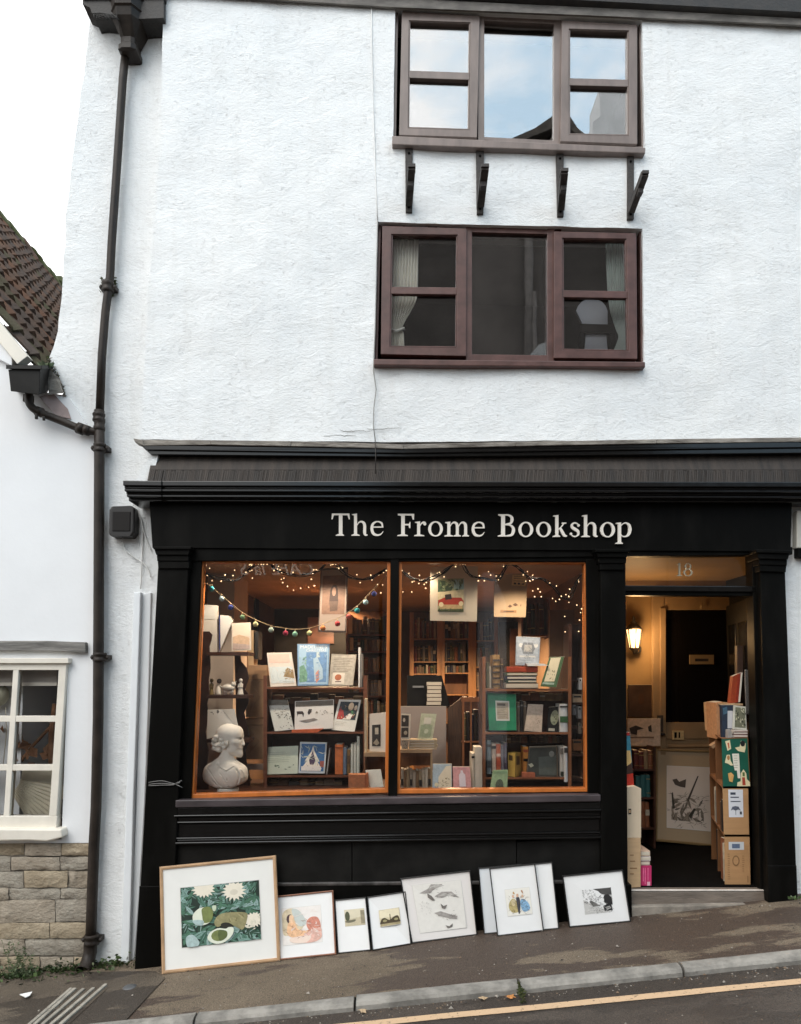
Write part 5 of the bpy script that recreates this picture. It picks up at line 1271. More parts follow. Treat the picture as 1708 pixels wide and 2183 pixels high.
card('book', 'landscape watercolour book open to a beach scene on the whatnot', 'book', [(494.5, 1329), (534, 1327), (535, 1386), (494, 1388)], .44, .02, .02, ink(215, 205, 190), [('r', ink(225, 205, 185), .06, .06, .94, .5), ('p', ink(200, 170, 140), [(.06, .5), (.4, .42), (.94, .55), (.94, .8), (.06, .72)]), ('p', ink(180, 160, 150), [(.06, .72), (.94, .8), (.94, .95), (.06, .95)])])
k = MB(); PN = WHITEP
def figurine(label, u, v0, v1, wpx, m, kind):
    Y = .47; c = W(u, v1, Y); h = W(u, v0, Y).z-c.z; w_ = wpx*(5.08+Y)/FPX/2; k = MB()
    if kind == 'stand':
        k.lathe(c, [(w_, 0), (w_*.95, h*.06), (w_*.7, h*.3), (w_*.62, h*.5), (w_*.72, h*.64), (w_*.35, h*.73), (w_*.25, h*.76)], m, 12); k.ball(c+Vector((0, 0, h*.87)), h*.12, m, 8)
        for s in (-1, 1): k.tube([c+Vector((s*w_*.6, 0, h*.66)), c+Vector((s*w_*.7, -w_*.5, h*.45)), c+Vector((0, -w_*.8, h*.48))], [w_*.22, w_*.2, w_*.12], m, 6)
    elif kind == 'kneel':
        k.lathe(c, [(w_, 0), (w_, h*.1), (w_*.8, h*.35), (w_*.5, h*.6), (w_*.3, h*.68)], m, 12, .9, 1.); k.ball(c+Vector((w_*.2, -w_*.2, h*.83)), h*.15, ink(60, 50, 45), 8); k.tube([c+Vector((w_*.2, -.01, h*.6)), c+Vector((w_*.9, -.01, h*.45))], [w_*.22, w_*.14], m, 6)
    else:
        k.ball(c+Vector((0, 0, h*.55)), h*.36, m, 8, 1.5, .8, .8); k.ball(c+Vector((w_*.85, -.006, h*.8)), h*.2, m, 8, 1, .9, 1)
        for s in (-.75, -.45, .5, .8): k.tube([c+Vector((s*w_*.8, 0, h*.5)), c+Vector((s*w_*.9, -.004, 0))], [h*.12, h*.08], m, 6)
        for s in (-1, 1): k.tube([c+Vector((w_*.85+s*h*.12, 0, h*.92)), c+Vector((w_*.85+s*h*.2, 0, h*1.04))], [h*.05, h*.01], m, 5)
    return tag(k.build('porcelain_figurine'), label, 'figurine')
CHINA = mat('glazed_white_china', (.78, .74, .66), .25, var=.04); OCHRE = mat('ochre_glaze', (.30, .22, .09), .3, var=.2)
figurine('ochre robed china figurine at the left of the nativity group', 451, 1446, 1482, 11, OCHRE, 'stand')
figurine('white kneeling china figurine with dark hair on the whatnot', 466, 1446, 1482, 17, CHINA, 'kneel')
figurine('white china ox figurine between the kneeling figure and the angel', 487, 1453, 1482, 26, CHINA, 'ox')
figurine('white china angel figurine standing apart on the whatnot shelf', 513, 1446, 1481, 14, CHINA, 'stand')
card('paper_sheet', 'white card with drawn notes standing behind the bust', 'paper', [(443, 1513), (500, 1511), (510, 1560), (441, 1575)], .36, .03, .004, WHITEP, [('scrib', ink(110, 110, 108), .1, .03, .6, .2, 10, .02), ('p', ink(205, 202, 195), [(.55, 0), (1, 0), (1, 1), (.85, .6)])])
# cardboard boxes beside the stand
for q, y, lab in ((P4(528, 1343, 560, 1418), .75, 'tall open tan folder with dark spine behind the whatnot'),):
    k = MB(); k.prism([(527, 1343), (541, 1343), (541, 1430), (530, 1430)], .74, .9, PALEWOOD); k.prism([(544, 1346), (551, 1346), (551, 1405), (544, 1405)], .74, .9, BOOKC[6]); tag(k.build('folder'), lab, 'folder')
vv = [(1418, 1449, 528, 570), (1450, 1529, 524, 567), (1532, 1545, 523, 566), (1546, 1619, 523, 565)]
labs = ['topmost tan box of the column between whatnot and mahogany shelves', 'tan box with folded flap below the topmost box', 'thin tan box lid in the box column', 'red-brown lowest box of the column beside the bust']
for (a, b, u0, u1), l in zip(vv, labs):
    k = MB(); k.prism(P4(u0, a, u1, b), .72, .92, TANPLANK); 
    if b-a > 60: k.prism([(u0+10, a+8), (u1-12, a+34), (u0+10, b-14)], .715, .72, mat('tan_flap', (.29, .165, .085), .8))
    tag(k.build('cardboard_box', None, .003), l, 'box')
k = MB(); k.prism(P4(527, 1629, 564, 1641), .66, .70, ink(160, 140, 130)); k.prism([(527, 1641), (531, 1641), (531, 1660), (537, 1660), (537, 1664), (526, 1664)], .66, .68, PALEWOOD); tag(k.build('bookend'), 'small grey and pine bookend low beside the bust', 'bookend')

# bust of a bearded man in profile, plaster
def bust_fn(X, Y, Z):
    bn = np.zeros_like(X)
    f = ell((.0, 0, 1.20), (.275, .205, .225))(X, Y, Z)                       # skull
    f = smin(f, ell((.13, 0, 1.02), (.175, .155, .25))(X, Y, Z), .08)           # face
    f = smin(f, ell((.20, 0, 1.22), (.10, .14, .15))(X, Y, Z), .06)             # forehead
    f = smin(f, cap((.255, -.07, 1.165), (.265, .07, 1.165), .030, .030)(X, Y, Z), .035)   # brow
    f = smin(f, cap((.285, 0, 1.13), (.318, 0, 1.00), .018, .030)(X, Y, Z), .025)          # nose
    f = smin(f, ell((.305, 0, .99), (.030, .040, .022))(X, Y, Z), .015)
    for s in (-1, 1):
        f = smax(f, -ell((.262, s*.070, 1.115), (.032, .036, .028))(X, Y, Z), .018)        # eye socket
        f = smin(f, ell((.243, s*.070, 1.112), (.026, .026, .020))(X, Y, Z), .008)         # eye
        f = smin(f, cap((.215, s*.09, 1.04), (.15, s*.13, 1.06), .045, .05)(X, Y, Z), .05)  # cheek
        f = smin(f, ell((.02, s*.195, 1.03), (.035, .022, .06))(X, Y, Z), .02)              # ear
    f = smin(f, cap((.268, -.05, .925), (.268, .05, .925), .026, .026)(X, Y, Z), .02)       # moustache
    f = smin(f, ell((.270, 0, .885), (.026, .045, .012))(X, Y, Z), .008)                    # lower lip
    f = smin(f, ell((.205, 0, .83), (.095, .09, .10))(X, Y, Z), .03)                         # beard
    f = smin(f, ell((.258, 0, .80), (.050, .06, .075))(X, Y, Z), .02)
    f = smin(f, ell((.08, 0, .88), (.14, .13, .11))(X, Y, Z), .05)                          # jaw
    for cx, cz, r in ((-.25, 1.09, .065), (-.20, .98, .075), (-.25, .93, .06), (-.14, 1.0, .075), (-.17, .90, .065), (-.07, 1.02, .06), (-.05, .95, .05), (-.22, 1.15, .06), (-.10, 1.10, .06), (.0, 1.12, .05), (-.28, 1.02, .05)):
        for s in (-1, 0, 1):
            f = smin(f, ell((cx, s*.14 if s else 0, cz), (r, r*1.05, r*.92))(X, Y, Z), .006)
    f = smin(f, cap((-.05, 0, .90), (-.03, 0, .55), .118, .15)(X, Y, Z), .03)                # neck
    t = ell((-.05, 0, .33), (.44, .26, .32))(X, Y, Z)
    t = smin(t, ell((-.35, -.02, .38), (.17, .19, .21))(X, Y, Z), .08)
    t = smin(t, ell((.26, -.02, .38), (.15, .19, .20))(X, Y, Z), .08)
    t = smin(t, ell((.10, -.16, .40), (.24, .12, .26))(X, Y, Z), .10)
    t = smin(t, cap((-.10, -.02, .72), (-.38, -.02, .48), .075, .10)(X, Y, Z), .06); t = smin(t, cap((.04, -.02, .70), (.30, -.02, .48), .07, .09)(X, Y, Z), .06)
    f = smin(f, t, .05)
    if X.ndim == 3:
        ax, ay, az = X[:, 0, 0], Y[0, :, 0], Z[0, 0, :]
        def front(x, z):   # where the carved surface lies, seen from the street
            i_ = int(np.argmin(abs(ax-x))); k_ = int(np.argmin(abs(az-z))); col = f0[i_, :, k_]; s = np.argmax(col < 0)
            return float(ay[s]) if col.min() < 0 else 0.
        f0 = f
        for P2, r, k_ in (([(-.40, .50), (-.36, .47), (-.27, .38), (-.18, .25), (-.06, .13)], .016, .012), ([(-.20, .60), (-.12, .545), (.04, .50)], .022, .010), ([(.18, .58), (.13, .545), (.06, .50)], .020, .010),
                          ([(.27, .52), (.32, .44), (.33, .34), (.28, .20)], .024, .012), ([(.33, .50), (.37, .44), (.385, .36)], .022, .012), ([(-.14, .50), (-.04, .34), (.06, .17)], .009, .02), ([(.0, .44), (.10, .30), (.18, .18)], .009, .02), ([(-.30, .42), (-.20, .28), (-.10, .16)], .008, .02)):
            C3 = [(x, front(x, z)+r*.3, z) for x, z in P2]
            for a, b in zip(C3, C3[1:]): f = smin(f, cap(a, b, r, r)(X, Y, Z), k_)
        for P2, r, k_ in (([(-.385, .51), (-.34, .475), (-.25, .36), (-.16, .24), (-.04, .125)], .013, .006), ([(-.17, .575), (-.10, .53), (.04, .475)], .010, .006), ([(.19, .56), (.13, .52), (.06, .475)], .010, .006), ([(.24, .52), (.29, .43), (.30, .33), (.25, .19)], .012, .006), ([(-.10, .44), (.0, .31), (.08, .15)], .009, .008), ([(.06, .47), (.065, .30), (.10, .15)], .007, .005), ([(-.28, .30), (-.18, .19)], .008, .008)):
            C3 = [(x, front(x, z)-r*.15, z) for x, z in P2]
            for a, b in zip(C3, C3[1:]): f = smax(f, -cap(a, b, r, r)(X, Y, Z), k_)
        for P2, r in (([(-.28, 1.06), (-.22, 1.03), (-.17, 1.06)], .016), ([(-.25, .965), (-.18, .945), (-.12, .96)], .016), ([(-.14, 1.07), (-.10, 1.04), (-.07, .99)], .014), ([(-.20, 1.13), (-.12, 1.14)], .012), ([(.27, .905), (.22, .90), (.19, .87)], .008), ([(.275, 1.128), (.24, 1.135), (.205, 1.12)], .009), ([(.20, 1.0), (.225, .95)], .007), ([(.10, .82), (.16, .80)], .010), ([(.14, .77), (.19, .755)], .010)):
            C3 = [(x, front(x, z)-r*.1, z) for x, z in P2]
            for a, b in zip(C3, C3[1:]): f = smax(f, -cap(a, b, r, r)(X, Y, Z), .005)
        for x, z in ((.05, .44), (.07, .36), (.09, .27)): f = smin(f, ell((x, front(x, z), z), (.018, .014, .018))(X, Y, Z), .005)
    low = Z-(.115+.9*np.clip(np.abs(X+.05)-.12, 0, 1)**1.7)
    f = smax(f, -low, .03)
    f = smin(f, cap((.0, 0, .09), (.0, 0, .14), .13, .10)(X, Y, Z), .03)
    b = np.maximum(np.sqrt(X**2+(Y*1.15)**2)-.215, np.abs(Z-.05)-.045)-.008
    return np.minimum(f, b)
SB = 1.0/8.54/1.1452*1000*(5.08+.22)/FPX     # metres per 1000 survey px
Pb, Fb = sdf_mesh(bust_fn, (-.62, -.40, -.03), (.52, .40, 1.5), .0125)
bc = W((470+740/8.54)/1.1452, 1692, .24)
bc.z = ZD+.003
PLASTER = mat('aged_plaster', (.80, .76, .68), .6, var=.10, vs=7, bump=.08, bs=40)
mb = MB(); yaw = rad(-5); cy_, sy_ = math.cos(yaw), math.sin(yaw)
mb.add([bc+Vector((x*cy_-y*sy_, x*sy_+y*cy_, z))*SB for x, y, z in Pb], Fb, PLASTER, True)
tag(mb.build('plaster_bust'), 'white plaster bust of a bearded man in profile on the window deck', 'bust')

# central mahogany display shelves
t = case('display_shelves', 'dark mahogany display shelves of face-out books in left window', 562, 782, 1440, 1690, .55, .24, [1465, 1560, 1653], DWOOD, DWOODE, 7, False)
k = MB(); k.prism(P4(566, 1476, 778, 1690), .80, .81, DWOOD); k.build('back_panel', t)
fill_row(580, 775, 1478, 1500, .70, 'dim brown book lying behind the middle display shelf', 'dim books behind the middle display shelf', (14, 26), (.5, .95), [BOOKC[i] for i in (7, 0, 4, 6)], .08)
YS = .57
BL1 = ink(120, 155, 190); BL2 = ink(160, 190, 212); GRN = ink(120, 165, 140)
card('book', 'cream seascape book tilted at left of the top display shelf', 'book', [(569, 1392), (621, 1391), (632, 1462), (577, 1464)], YS, .05, .016, ink(216, 206, 194), [('r', ink(222, 190, 175), .05, .05, .9, .3), ('r', ink(205, 214, 214), .05, .42, .95, .9), ('p', ink(150, 125, 85), [(.55, .72), (.75, .45), (.97, .55), (.97, .78)]), ('lines', ink(140, 130, 115), .5, .86, .95, .93, 2), ('leaves', [ink(200, 208, 206), ink(222, 212, 200), ink(186, 196, 198)], .06, .4, .94, .9, 26, .10, .12), ('leaves', [ink(150, 128, 90), ink(186, 166, 128), ink(112, 96, 66)], .55, .48, .96, .8, 16, .07, .2)])
card('book', 'blue Christmas picture book, tallest on the top display shelf', 'book', [(634, 1373), (703, 1373), (700, 1461), (635, 1462)], YS-.02, .04, .018, BL1, [('r', BL2, .04, .03, .97, .97), ('r', ink(110, 148, 190), .28, .2, .93, .92), ('p', ink(175, 200, 215), [(.5, .35), (.62, .3), (.8, .6), (.82, .85), (.55, .9), (.52, .6)]), ('p', GRN, [(.06, .55), (.2, .5), (.32, .7), (.3, .9), (.06, .92)]), ('p', ink(215, 150, 130), [(.58, .7), (.68, .62), (.7, .85), (.6, .95)]), ('p', ink(190, 205, 205), [(.6, .2), (.68, .19), (.72, .32), (.6, .33)]),
     ('text', ink(238, 240, 238), "MADELINE'S", .10, .03, .92, .11), ('text', ink(232, 236, 240), "CHRISTMAS", .28, .125, .9, .185), ('leaves', [ink(130, 166, 200), ink(104, 140, 182), ink(158, 188, 210)], .3, .24, .94, .9, 40, .05, .25), ('leaves', [GRN, ink(150, 190, 160), ink(96, 140, 120)], .05, .3, .3, .9, 24, .05, .3)])
card('book', 'grey lettered book with small orange vignette on top display shelf', 'book', [(707, 1394), (760, 1396), (752, 1461), (701, 1462)], YS, .05, .022, ink(178, 170, 155), [('lines', ink(110, 105, 95), .12, .12, .9, .55, 9), ('r', ink(214, 205, 190), .12, .6, .62, .95), ('e', ink(165, 95, 60), .36, .74, .14, .1), ('r', ink(90, 60, 50), .25, .86, .5, .89)])
spine(764, 768, 1380, 1466, YS, WHITEP, .15, None, 'tall thin white spine at right end of the top display shelf'); spine(769, 773, 1394, 1466, YS, BOOKC[9], .15, None, 'thin grey spine beside the tall white spine')
card('book', 'white sketchbook tilted left on the middle display shelf', 'book', [(570, 1492), (613, 1492), (627, 1555), (586, 1559)], YS, .05, .01, ink(196, 198, 192), [('r', ink(90, 85, 75), .0, .0, 1, .18), ('scrib', ink(70, 72, 70), .3, .35, .95, .95, 22, .012), ('scrib', ink(120, 112, 100), .15, .25, .9, .58, 40, .006)])
card('book', 'wide white print of a brown dog on the middle display shelf', 'book', [(629, 1495), (712, 1491), (711, 1553), (628, 1556)], YS-.01, .04, .01, ink(206, 204, 200), [('r', ink(105, 98, 88), .02, .02, .98, .2), ('p', ink(45, 35, 32), [(.05, .36), (.2, .36), (.24, .44), (.22, .58), (.19, .46), (.08, .46), (.07, .56)]), ('p', ink(40, 32, 30), [(.36, .3), (.44, .3), (.43, .4), (.36, .5), (.33, .42)]), ('p', ink(120, 115, 112), [(.1, .7), (.5, .62), (.6, .68), (.3, .76)]), ('scrib', ink(100, 95, 80), .5, .35, .95, .5, 14, .01)])
card('book', 'card with red and dark flower painting on the middle display shelf', 'book', [(723, 1491), (770, 1492), (756, 1560), (707, 1556)], YS, .06, .01, ink(214, 214, 208), [('r', ink(28, 40, 50), .1, .07, .92, .64), ('p', ink(160, 45, 40), [(.1, .64), (.12, .3), (.3, .34), (.45, .64)]), ('e', ink(225, 200, 170), .62, .22, .12, .13), ('e', ink(205, 190, 170), .84, .26, .07, .08), ('p', ink(230, 225, 215), [(.35, .64), (.6, .45), (.78, .45), (.7, .64)]), ('p', ink(60, 110, 70), [(.66, .35), (.74, .33), (.8, .46), (.72, .48)]), ('lines', ink(150, 148, 140), .1, .72, .6, .82, 3), ('leaves', [ink(160, 60, 50), ink(60, 50, 50), ink(200, 170, 130), ink(40, 70, 60)], .12, .2, .9, .62, 22, .06, .25)])
k = MB(); k.prism([(622, 1556), (690, 1553), (676, 1562), (622, 1562)], .545, .6, ink(185, 90, 50)); tag(k.build('leaflet'), 'orange leaflet under the dog print on the middle shelf', 'leaflet')
card('book', 'pale green landscape book on the bottom display shelf', 'book', [(564, 1593), (636, 1590), (635, 1649), (570, 1651)], YS, .03, .012, ink(196, 206, 190), [('lines', ink(150, 165, 150), .05, .2, .85, .55, 6), ('scrib', ink(90, 110, 95), .3, .65, .85, .82, 8, .015)])
card('book', 'blue book with white pagoda roof on the bottom display shelf', 'book', [(640, 1582), (697, 1583), (692, 1649), (636, 1648)], YS-.01, .04, .014, ink(188, 198, 205), [('r', ink(52, 100, 150), .06, .05, .95, .93), ('r', ink(150, 80, 70), .8, .6, .95, .8), ('p', ink(232, 226, 214), [(.5, .1), (.56, .28), (.78, .62), (.7, .62), (.88, .86), (.1, .86), (.3, .6), (.22, .6), (.44, .3)]), ('p', ink(70, 55, 85), [(.5, .28), (.62, .6), (.56, .72), (.42, .72), (.38, .58)]), ('r', ink(225, 220, 215), .1, .78, .85, .92), ('leaves', [ink(220, 212, 200), ink(180, 120, 100), ink(236, 230, 220), ink(90, 70, 96)], .25, .66, .8, .88, 22, .03, .25), ('leaves', [ink(186, 200, 182), ink(206, 214, 202), ink(176, 190, 172)], .05, .1, .95, .95, 24, .12, .1)])
k = MB(); k.prism([(702, 1596), (704, 1596), (698, 1651), (695, 1651)], .58, .7, ink(150, 150, 150)); tag(k.build('magazine'), 'thin grey magazine edge leaning beside the pagoda book', 'magazine')
spine(714, 731, 1587, 1651, YS, ink(190, 105, 55), .15, [(.9, .03, ink(120, 60, 30))], 'thick orange spine on the bottom display shelf')
spine(731.5, 739, 1594, 1651, YS, ink(100, 115, 135), .15, None, 'slate blue spine next to the thick orange spine')
spine(740, 747, 1598, 1651, YS, ink(120, 95, 60), .15, [(.6, .3, ink(80, 62, 40))], 'olive brown spine between blue and white spines')
spine(747.5, 754, 1587, 1651, YS, ink(200, 205, 196), .15, None, 'short white spine on the bottom display shelf'); spine(754.5, 760, 1585, 1651, YS, ink(205, 208, 200), .15, None, 'middle white spine on the bottom display shelf'); spine(760.5, 767, 1569, 1651, YS, ink(196, 204, 196), .15, None, 'tallest white spine ending the bottom display shelf')
fill_row(572, 740, 1660, 1688, .62, 'dark book lying in the gloom under the bottom display shelf', 'dark books under the display shelves', (14, 30), (.8, .98), [BOOKC[6], BOOKC[0], BOOKC[10]])
k = MB(); k.prism(P4(743, 1652, 778, 1690), .12, .22, ink(185, 120, 80)); k.prism([(775, 1654), (784, 1648), (786, 1676), (778, 1690)], .13, .22, ink(170, 100, 60)); tag(k.build('envelope_box'), 'salmon tan envelope box at the foot of the left pane', 'box')
card('booklet', 'white booklet leaning at the bottom right of the left pane', 'booklet', [(779, 1642), (812, 1640), (819, 1684), (793, 1688)], .16, .04, .008, ink(214, 216, 206), [('scrib', ink(180, 185, 175), .3, .3, .9, .9, 8, .01)])
card('framed_print', 'white mounted photograph with dark upright picture by left pane mullion', 'print', [(788, 1522), (826, 1518), (826, 1603), (788, 1602)], .30, .03, .012, ink(226, 216, 200), [('r', ink(40, 34, 28), .14, .30, .62, .86), ('r', ink(190, 180, 160), .3, .38, .5, .55), ('p', ink(160, 150, 130), [(.2, .78), (.4, .66), (.56, .78), (.4, .84)])])
k = MB(); k.prism(P4(777, 1490, 782, 1604), .32, .5, ink(205, 190, 160)); tag(k.build('portfolio'), 'pale upright portfolio edge beside the mounted photograph', 'portfolio')
k = MB(); k.prism(P4(776, 1604, 836, 1613), .28, .5, PALEWOOD); k.prism(P4(776, 1613, 779, 1690), .29, .5, MWOOD); k.prism(P4(779, 1613, 836, 1640), .5, .52, MWOOD); tag(k.build('low_shelf'), 'low pine shelf under the mounted photograph', 'shelf')
# hanging picture in the left pane
t = card('hanging_picture', 'brown framed drawing of long haired woman hanging in left pane', 'picture', [(684, 1212), (742, 1209), (738, 1349), (678, 1347)], .52, 0, .02, mat('taupe_mount', (.30, .235, .19), .7), [('r', ink(120, 92, 75), .1, .12, .92, .72), ('p', ink(60, 42, 34), [(.42, .3), (.5, .26), (.6, .27), (.66, .34), (.68, .52), (.36, .52), (.38, .36)]), ('e', ink(150, 115, 95), .52, .37, .07, .07), ('p', ink(85, 66, 55), [(.36, .52), (.68, .52), (.66, .66), (.4, .68)])], border=(mat('dark_thin_frame', (.04, .026, .02), .4), .03))

# ---------------- right window
CREAMM = ink(214, 190, 150)
t = card('hanging_print', 'cream mounted print of a vintage red motor car hanging in right pane', 'print', [(917.5, 1209), (1019, 1207), (1017, 1325), (917, 1323)], .30, .0, .006, mat('cream_mount', (.62, .52, .38), .7, var=.03),
   [('r', ink(150, 150, 110), .16, .22, .71, .83), ('p', ink(60, 80, 55), [(.16, .24), (.3, .26), (.48, .38), (.44, .46), (.16, .48)]), ('r', ink(150, 175, 165), .5, .24, .71, .42), ('p', ink(205, 190, 150), [(.16, .47), (.71, .42), (.71, .62), (.16, .62)]), ('p', ink(165, 50, 25), [(.17, .62), (.3, .57), (.66, .57), (.71, .64), (.71, .7), (.17, .72)]), ('p', ink(50, 38, 30), [(.31, .52), (.44, .5), (.46, .6), (.32, .61)]), ('r', ink(190, 160, 110), .2, .70, .68, .78), ('e', ink(225, 205, 160), .235, .70, .05, .045), ('e', ink(225, 205, 160), .655, .68, .05, .045), ('p', ink(60, 70, 35), [(.16, .8), (.71, .77), (.71, .83), (.16, .83)]), ('leaves', [ink(96, 110, 74), ink(150, 160, 118), ink(60, 78, 52)], .17, .24, .7, .44, 34, .05, .3), ('leaves', [ink(70, 80, 44), ink(96, 92, 50)], .17, .77, .7, .83, 20, .03, .3)])
card('hanging_poster', 'plain tan poster hanging behind the red car print', 'poster', [(1054, 1224), (1125, 1222), (1121, 1316), (1053, 1315)], .60, .0, .004, mat('tan_poster', (.42, .29, .165), .75), [('scrib', ink(90, 60, 40), .1, .7, .9, .76, 3, .03), ('r', ink(150, 110, 70), .2, .84, .7, .9), ('r', ink(60, 45, 32), .3, .86, .62, .88)])
card('notice', 'small cream notice with dark lettering pinned on the tan poster', 'notice', [(1093, 1225), (1122, 1226), (1121, 1250), (1091, 1248)], .585, .0, .003, ink(214, 180, 120), [('lines', ink(50, 35, 25), .1, .12, .95, .55, 3), ('e', ink(50, 35, 25), .22, .8, .09, .09), ('e', ink(50, 35, 25), .5, .8, .09, .09), ('e', ink(50, 35, 25), .78, .8, .09, .09)])
t = case('display_shelves', 'mahogany display shelves of mixed books in right window', 1029, 1218, 1400, 1690, .50, .24, [1469, 1561, 1657], DWOOD, EDG, 6, False)
k = MB(); k.prism(P4(1033, 1474, 1214, 1690), .76, .77, DWOOD); k.build('back_panel', t)
fill_row(1098, 1210, 1474, 1494, .66, 'old brown book behind the green album on the middle shelf', 'books behind the green album', (10, 24), (.6, .95), [BOOKC[i] for i in (7, 4, 0)], .08)
fill_row(1074, 1210, 1566, 1584, .66, 'brown book in the dim row behind the yellow tin', 'books behind the yellow tin', (5, 11), (.7, .98), [BOOKC[i] for i in (7, 4, 0, 10)], .08)
YR = .52
spine(1037, 1043, 1412, 1467, YR, BOOKC[8], .15, None, 'slim olive spine at left end of the right window top shelf'); spine(1043.5, 1048, 1420, 1467, YR, BOOKC[5], .15, None, 'slim cream spine on the right window top shelf')
spine(1050.5, 1066, 1396, 1467, YR-.01, mat('tooled_leather', (.34, .19, .06), .45, var=.3, vs=25), .15, [(f, .05, mat('dark_tooling', (.05, .028, .012), .5)) for f in (.12, .3, .48, .66, .84)], 'thick tooled brown leather spine on the right window top shelf')
spine(1067, 1073, 1404, 1467, YR, BOOKC[0], .15, [(.8, .03, BANDG), (.3, .03, BANDG)], 'thin brown spine beside the tooled leather volume')
st = [(1080, 1147, 1421, 1433, ink(165, 65, 35), 'red leather book lying on top of the stack under car book'), (1077, 1146, 1434, 1441, ink(70, 80, 55), 'green book lying second in the stack under car book'), (1077, 1144, 1441.5, 1449, BOOKC[3], 'dark blue book lying third in the stack under car book'), (1079, 1144, 1449.5, 1456, BOOKC[2], 'dark green book lying fourth in the stack under car book'), (1074, 1148, 1456.5, 1468, BOOKC[10], 'broad drab book lying lowest in the stack under car book')]
for u0, u1, v0, v1, m_, l in st:
    k = MB(); k.prism(P4(u0, v0, u1, v1), YR, YR+.13, m_); k.prism(P4(u0+2, v0+1.6, u1-.5, v1-1.6), YR-.0012, YR+.12, PAGE if 'red' not in l else m_); k.prism(P4(u0, v0, u0+5, v1), YR-.003, YR+.1, m_)
    tag(k.build('book', None, .002), l, 'book')
card('book', 'grey-blue book with motor car front standing on the book stack', 'book', [(1101, 1357), (1152, 1359), (1149, 1419), (1099, 1418)], YR+.02, .04, .02, ink(150, 160, 170), [('r', ink(168, 176, 184), .05, .06, .95, .94), ('e', ink(215, 215, 210), .2, .3, .09, .075), ('e', ink(215, 215, 210), .83, .3, .09, .075), ('p', ink(120, 125, 130), [(.3, .2), (.7, .2), (.8, .4), (.72, .6), (.3, .6), (.22, .4)]), ('p', ink(175, 172, 165), [(.34, .28), (.66, .28), (.68, .52), (.34, .52)]), ('r', ink(205, 205, 200), .15, .66, .85, .72), ('lines', ink(120, 130, 140), .2, .82, .8, .9, 2), ('leaves', [ink(140, 148, 156), ink(190, 194, 196), ink(112, 120, 128)], .2, .2, .85, .8, 34, .05, .25)])
k = MB(); k.prism([(1121, 1414), (1160, 1415), (1170, 1419), (1126, 1420)], YR-.02, YR+.03, WHITEP); tag(k.build('paper_sheet'), 'white paper slip lying at the foot of the car book', 'paper')
card('book', 'green book with pale bird drawing tilted on the top shelf', 'book', [(1172, 1401), (1203, 1400), (1186, 1465), (1153, 1463)], YR-.03, .05, .016, ink(70, 100, 62), [('p', ink(226, 214, 180), [(.1, .03), (.78, .02), (.78, .82), (.12, .84)]), ('scrib', ink(110, 105, 70), .25, .4, .7, .78, 12, .015), ('r', ink(160, 180, 160), .05, .86, .8, .93)])
GRA = mat('emerald_cloth', (.010, .21, .095), .5, var=.2, vs=12)
card('book', 'large emerald green album with paper label on the middle shelf', 'book', [(1039, 1477), (1100, 1480), (1101, 1557), (1043, 1557)], YR-.01, .04, .02, GRA, [('r', ink(206, 206, 196), .27, .2, .76, .74), ('r', ink(175, 162, 140), .31, .24, .72, .7), ('lines', ink(110, 100, 85), .33, .28, .7, .66, 9), ('r', ink(90, 80, 66), .33, .27, .62, .33)])
for u, l in ((1103, 'left'), (1110, 'middle'), (1117, 'right')): spine(u, u+6, 1494+(u % 5), 1560, YR+.05, BOOKC[10] if u != 1110 else BOOKC[6], .12, [(.85, .05, BOOKC[9])], 'thin dark spine, %s of three beside the emerald album' % l)
card('book', 'pale mushroom booklet leaning on the middle shelf', 'book', [(1126, 1501), (1158, 1502), (1155, 1561), (1118, 1558)], YR, .05, .008, ink(186, 168, 150), [('scrib', ink(140, 120, 105), .5, .5, .85, .75, 6, .02), ('lines', ink(120, 105, 95), .05, .94, .9, .97, 2)])
card('book', 'black book with grey oval picture on the middle shelf', 'book', [(1170, 1508), (1196, 1506), (1190, 1566), (1166, 1563)], YR, .05, .018, BLACKS, [('e', ink(135, 140, 115), .55, .4, .34, .28), ('scrib', ink(60, 64, 52), .35, .2, .8, .62, 14, .03), ('r', ink(170, 165, 150), .12, .8, .66, .9)])
spine(1194, 1211, 1501, 1566, YR-.01, ink(212, 212, 208), .15, [(.92, .05, ink(60, 60, 58)), (.5, .2, ink(50, 90, 50)), (.08, .03, ink(120, 120, 115))], 'broad white spine with green oval emblem on the middle shelf')
spine(1038, 1048, 1579, 1650, YR, ink(120, 135, 140), .15, [(.3, .2, ink(60, 70, 76)), (.85, .08, ink(70, 70, 70))], 'pale blue patterned spine at left of the bottom shelf')
spine(1049, 1058, 1586, 1645, YR, ink(205, 185, 165), .15, [(.88, .1, ink(40, 36, 34))], 'cream spine with black mark on the bottom shelf'); spine(1058.5, 1068, 1586, 1645, YR, ink(200, 105, 70), .15, [(.6, .1, ink(220, 190, 170)), (.3, .2, ink(170, 70, 45))], 'orange pink spine on the bottom shelf'); spine(1068.5, 1074.5, 1589, 1645, YR, ink(125, 122, 130), .15, None, 'grey violet spine next to the orange pink spine'); spine(1075, 1081.5, 1584, 1645, YR, ink(98, 92, 105), .15, [(.2, .2, ink(60, 50, 66))], 'darker violet spine left of the yellow tin')
k = MB(); fr = [W(u, v, .50) for u, v in ((1083, 1603), (1098, 1607), (1098, 1657), (1084, 1654))]; 
YEL = mat('mustard_tin', (.52, .34, .075), .5, var=.12, vs=12)
k.hexa([W(1083, 1604, .55), W(1098, 1606, .50), W(1098, 1657, .50), W(1083, 1654, .55), W(1096, 1602, .68), W(1112, 1604, .62), W(1112, 1655, .62), W(1096, 1652, .68)], YEL)
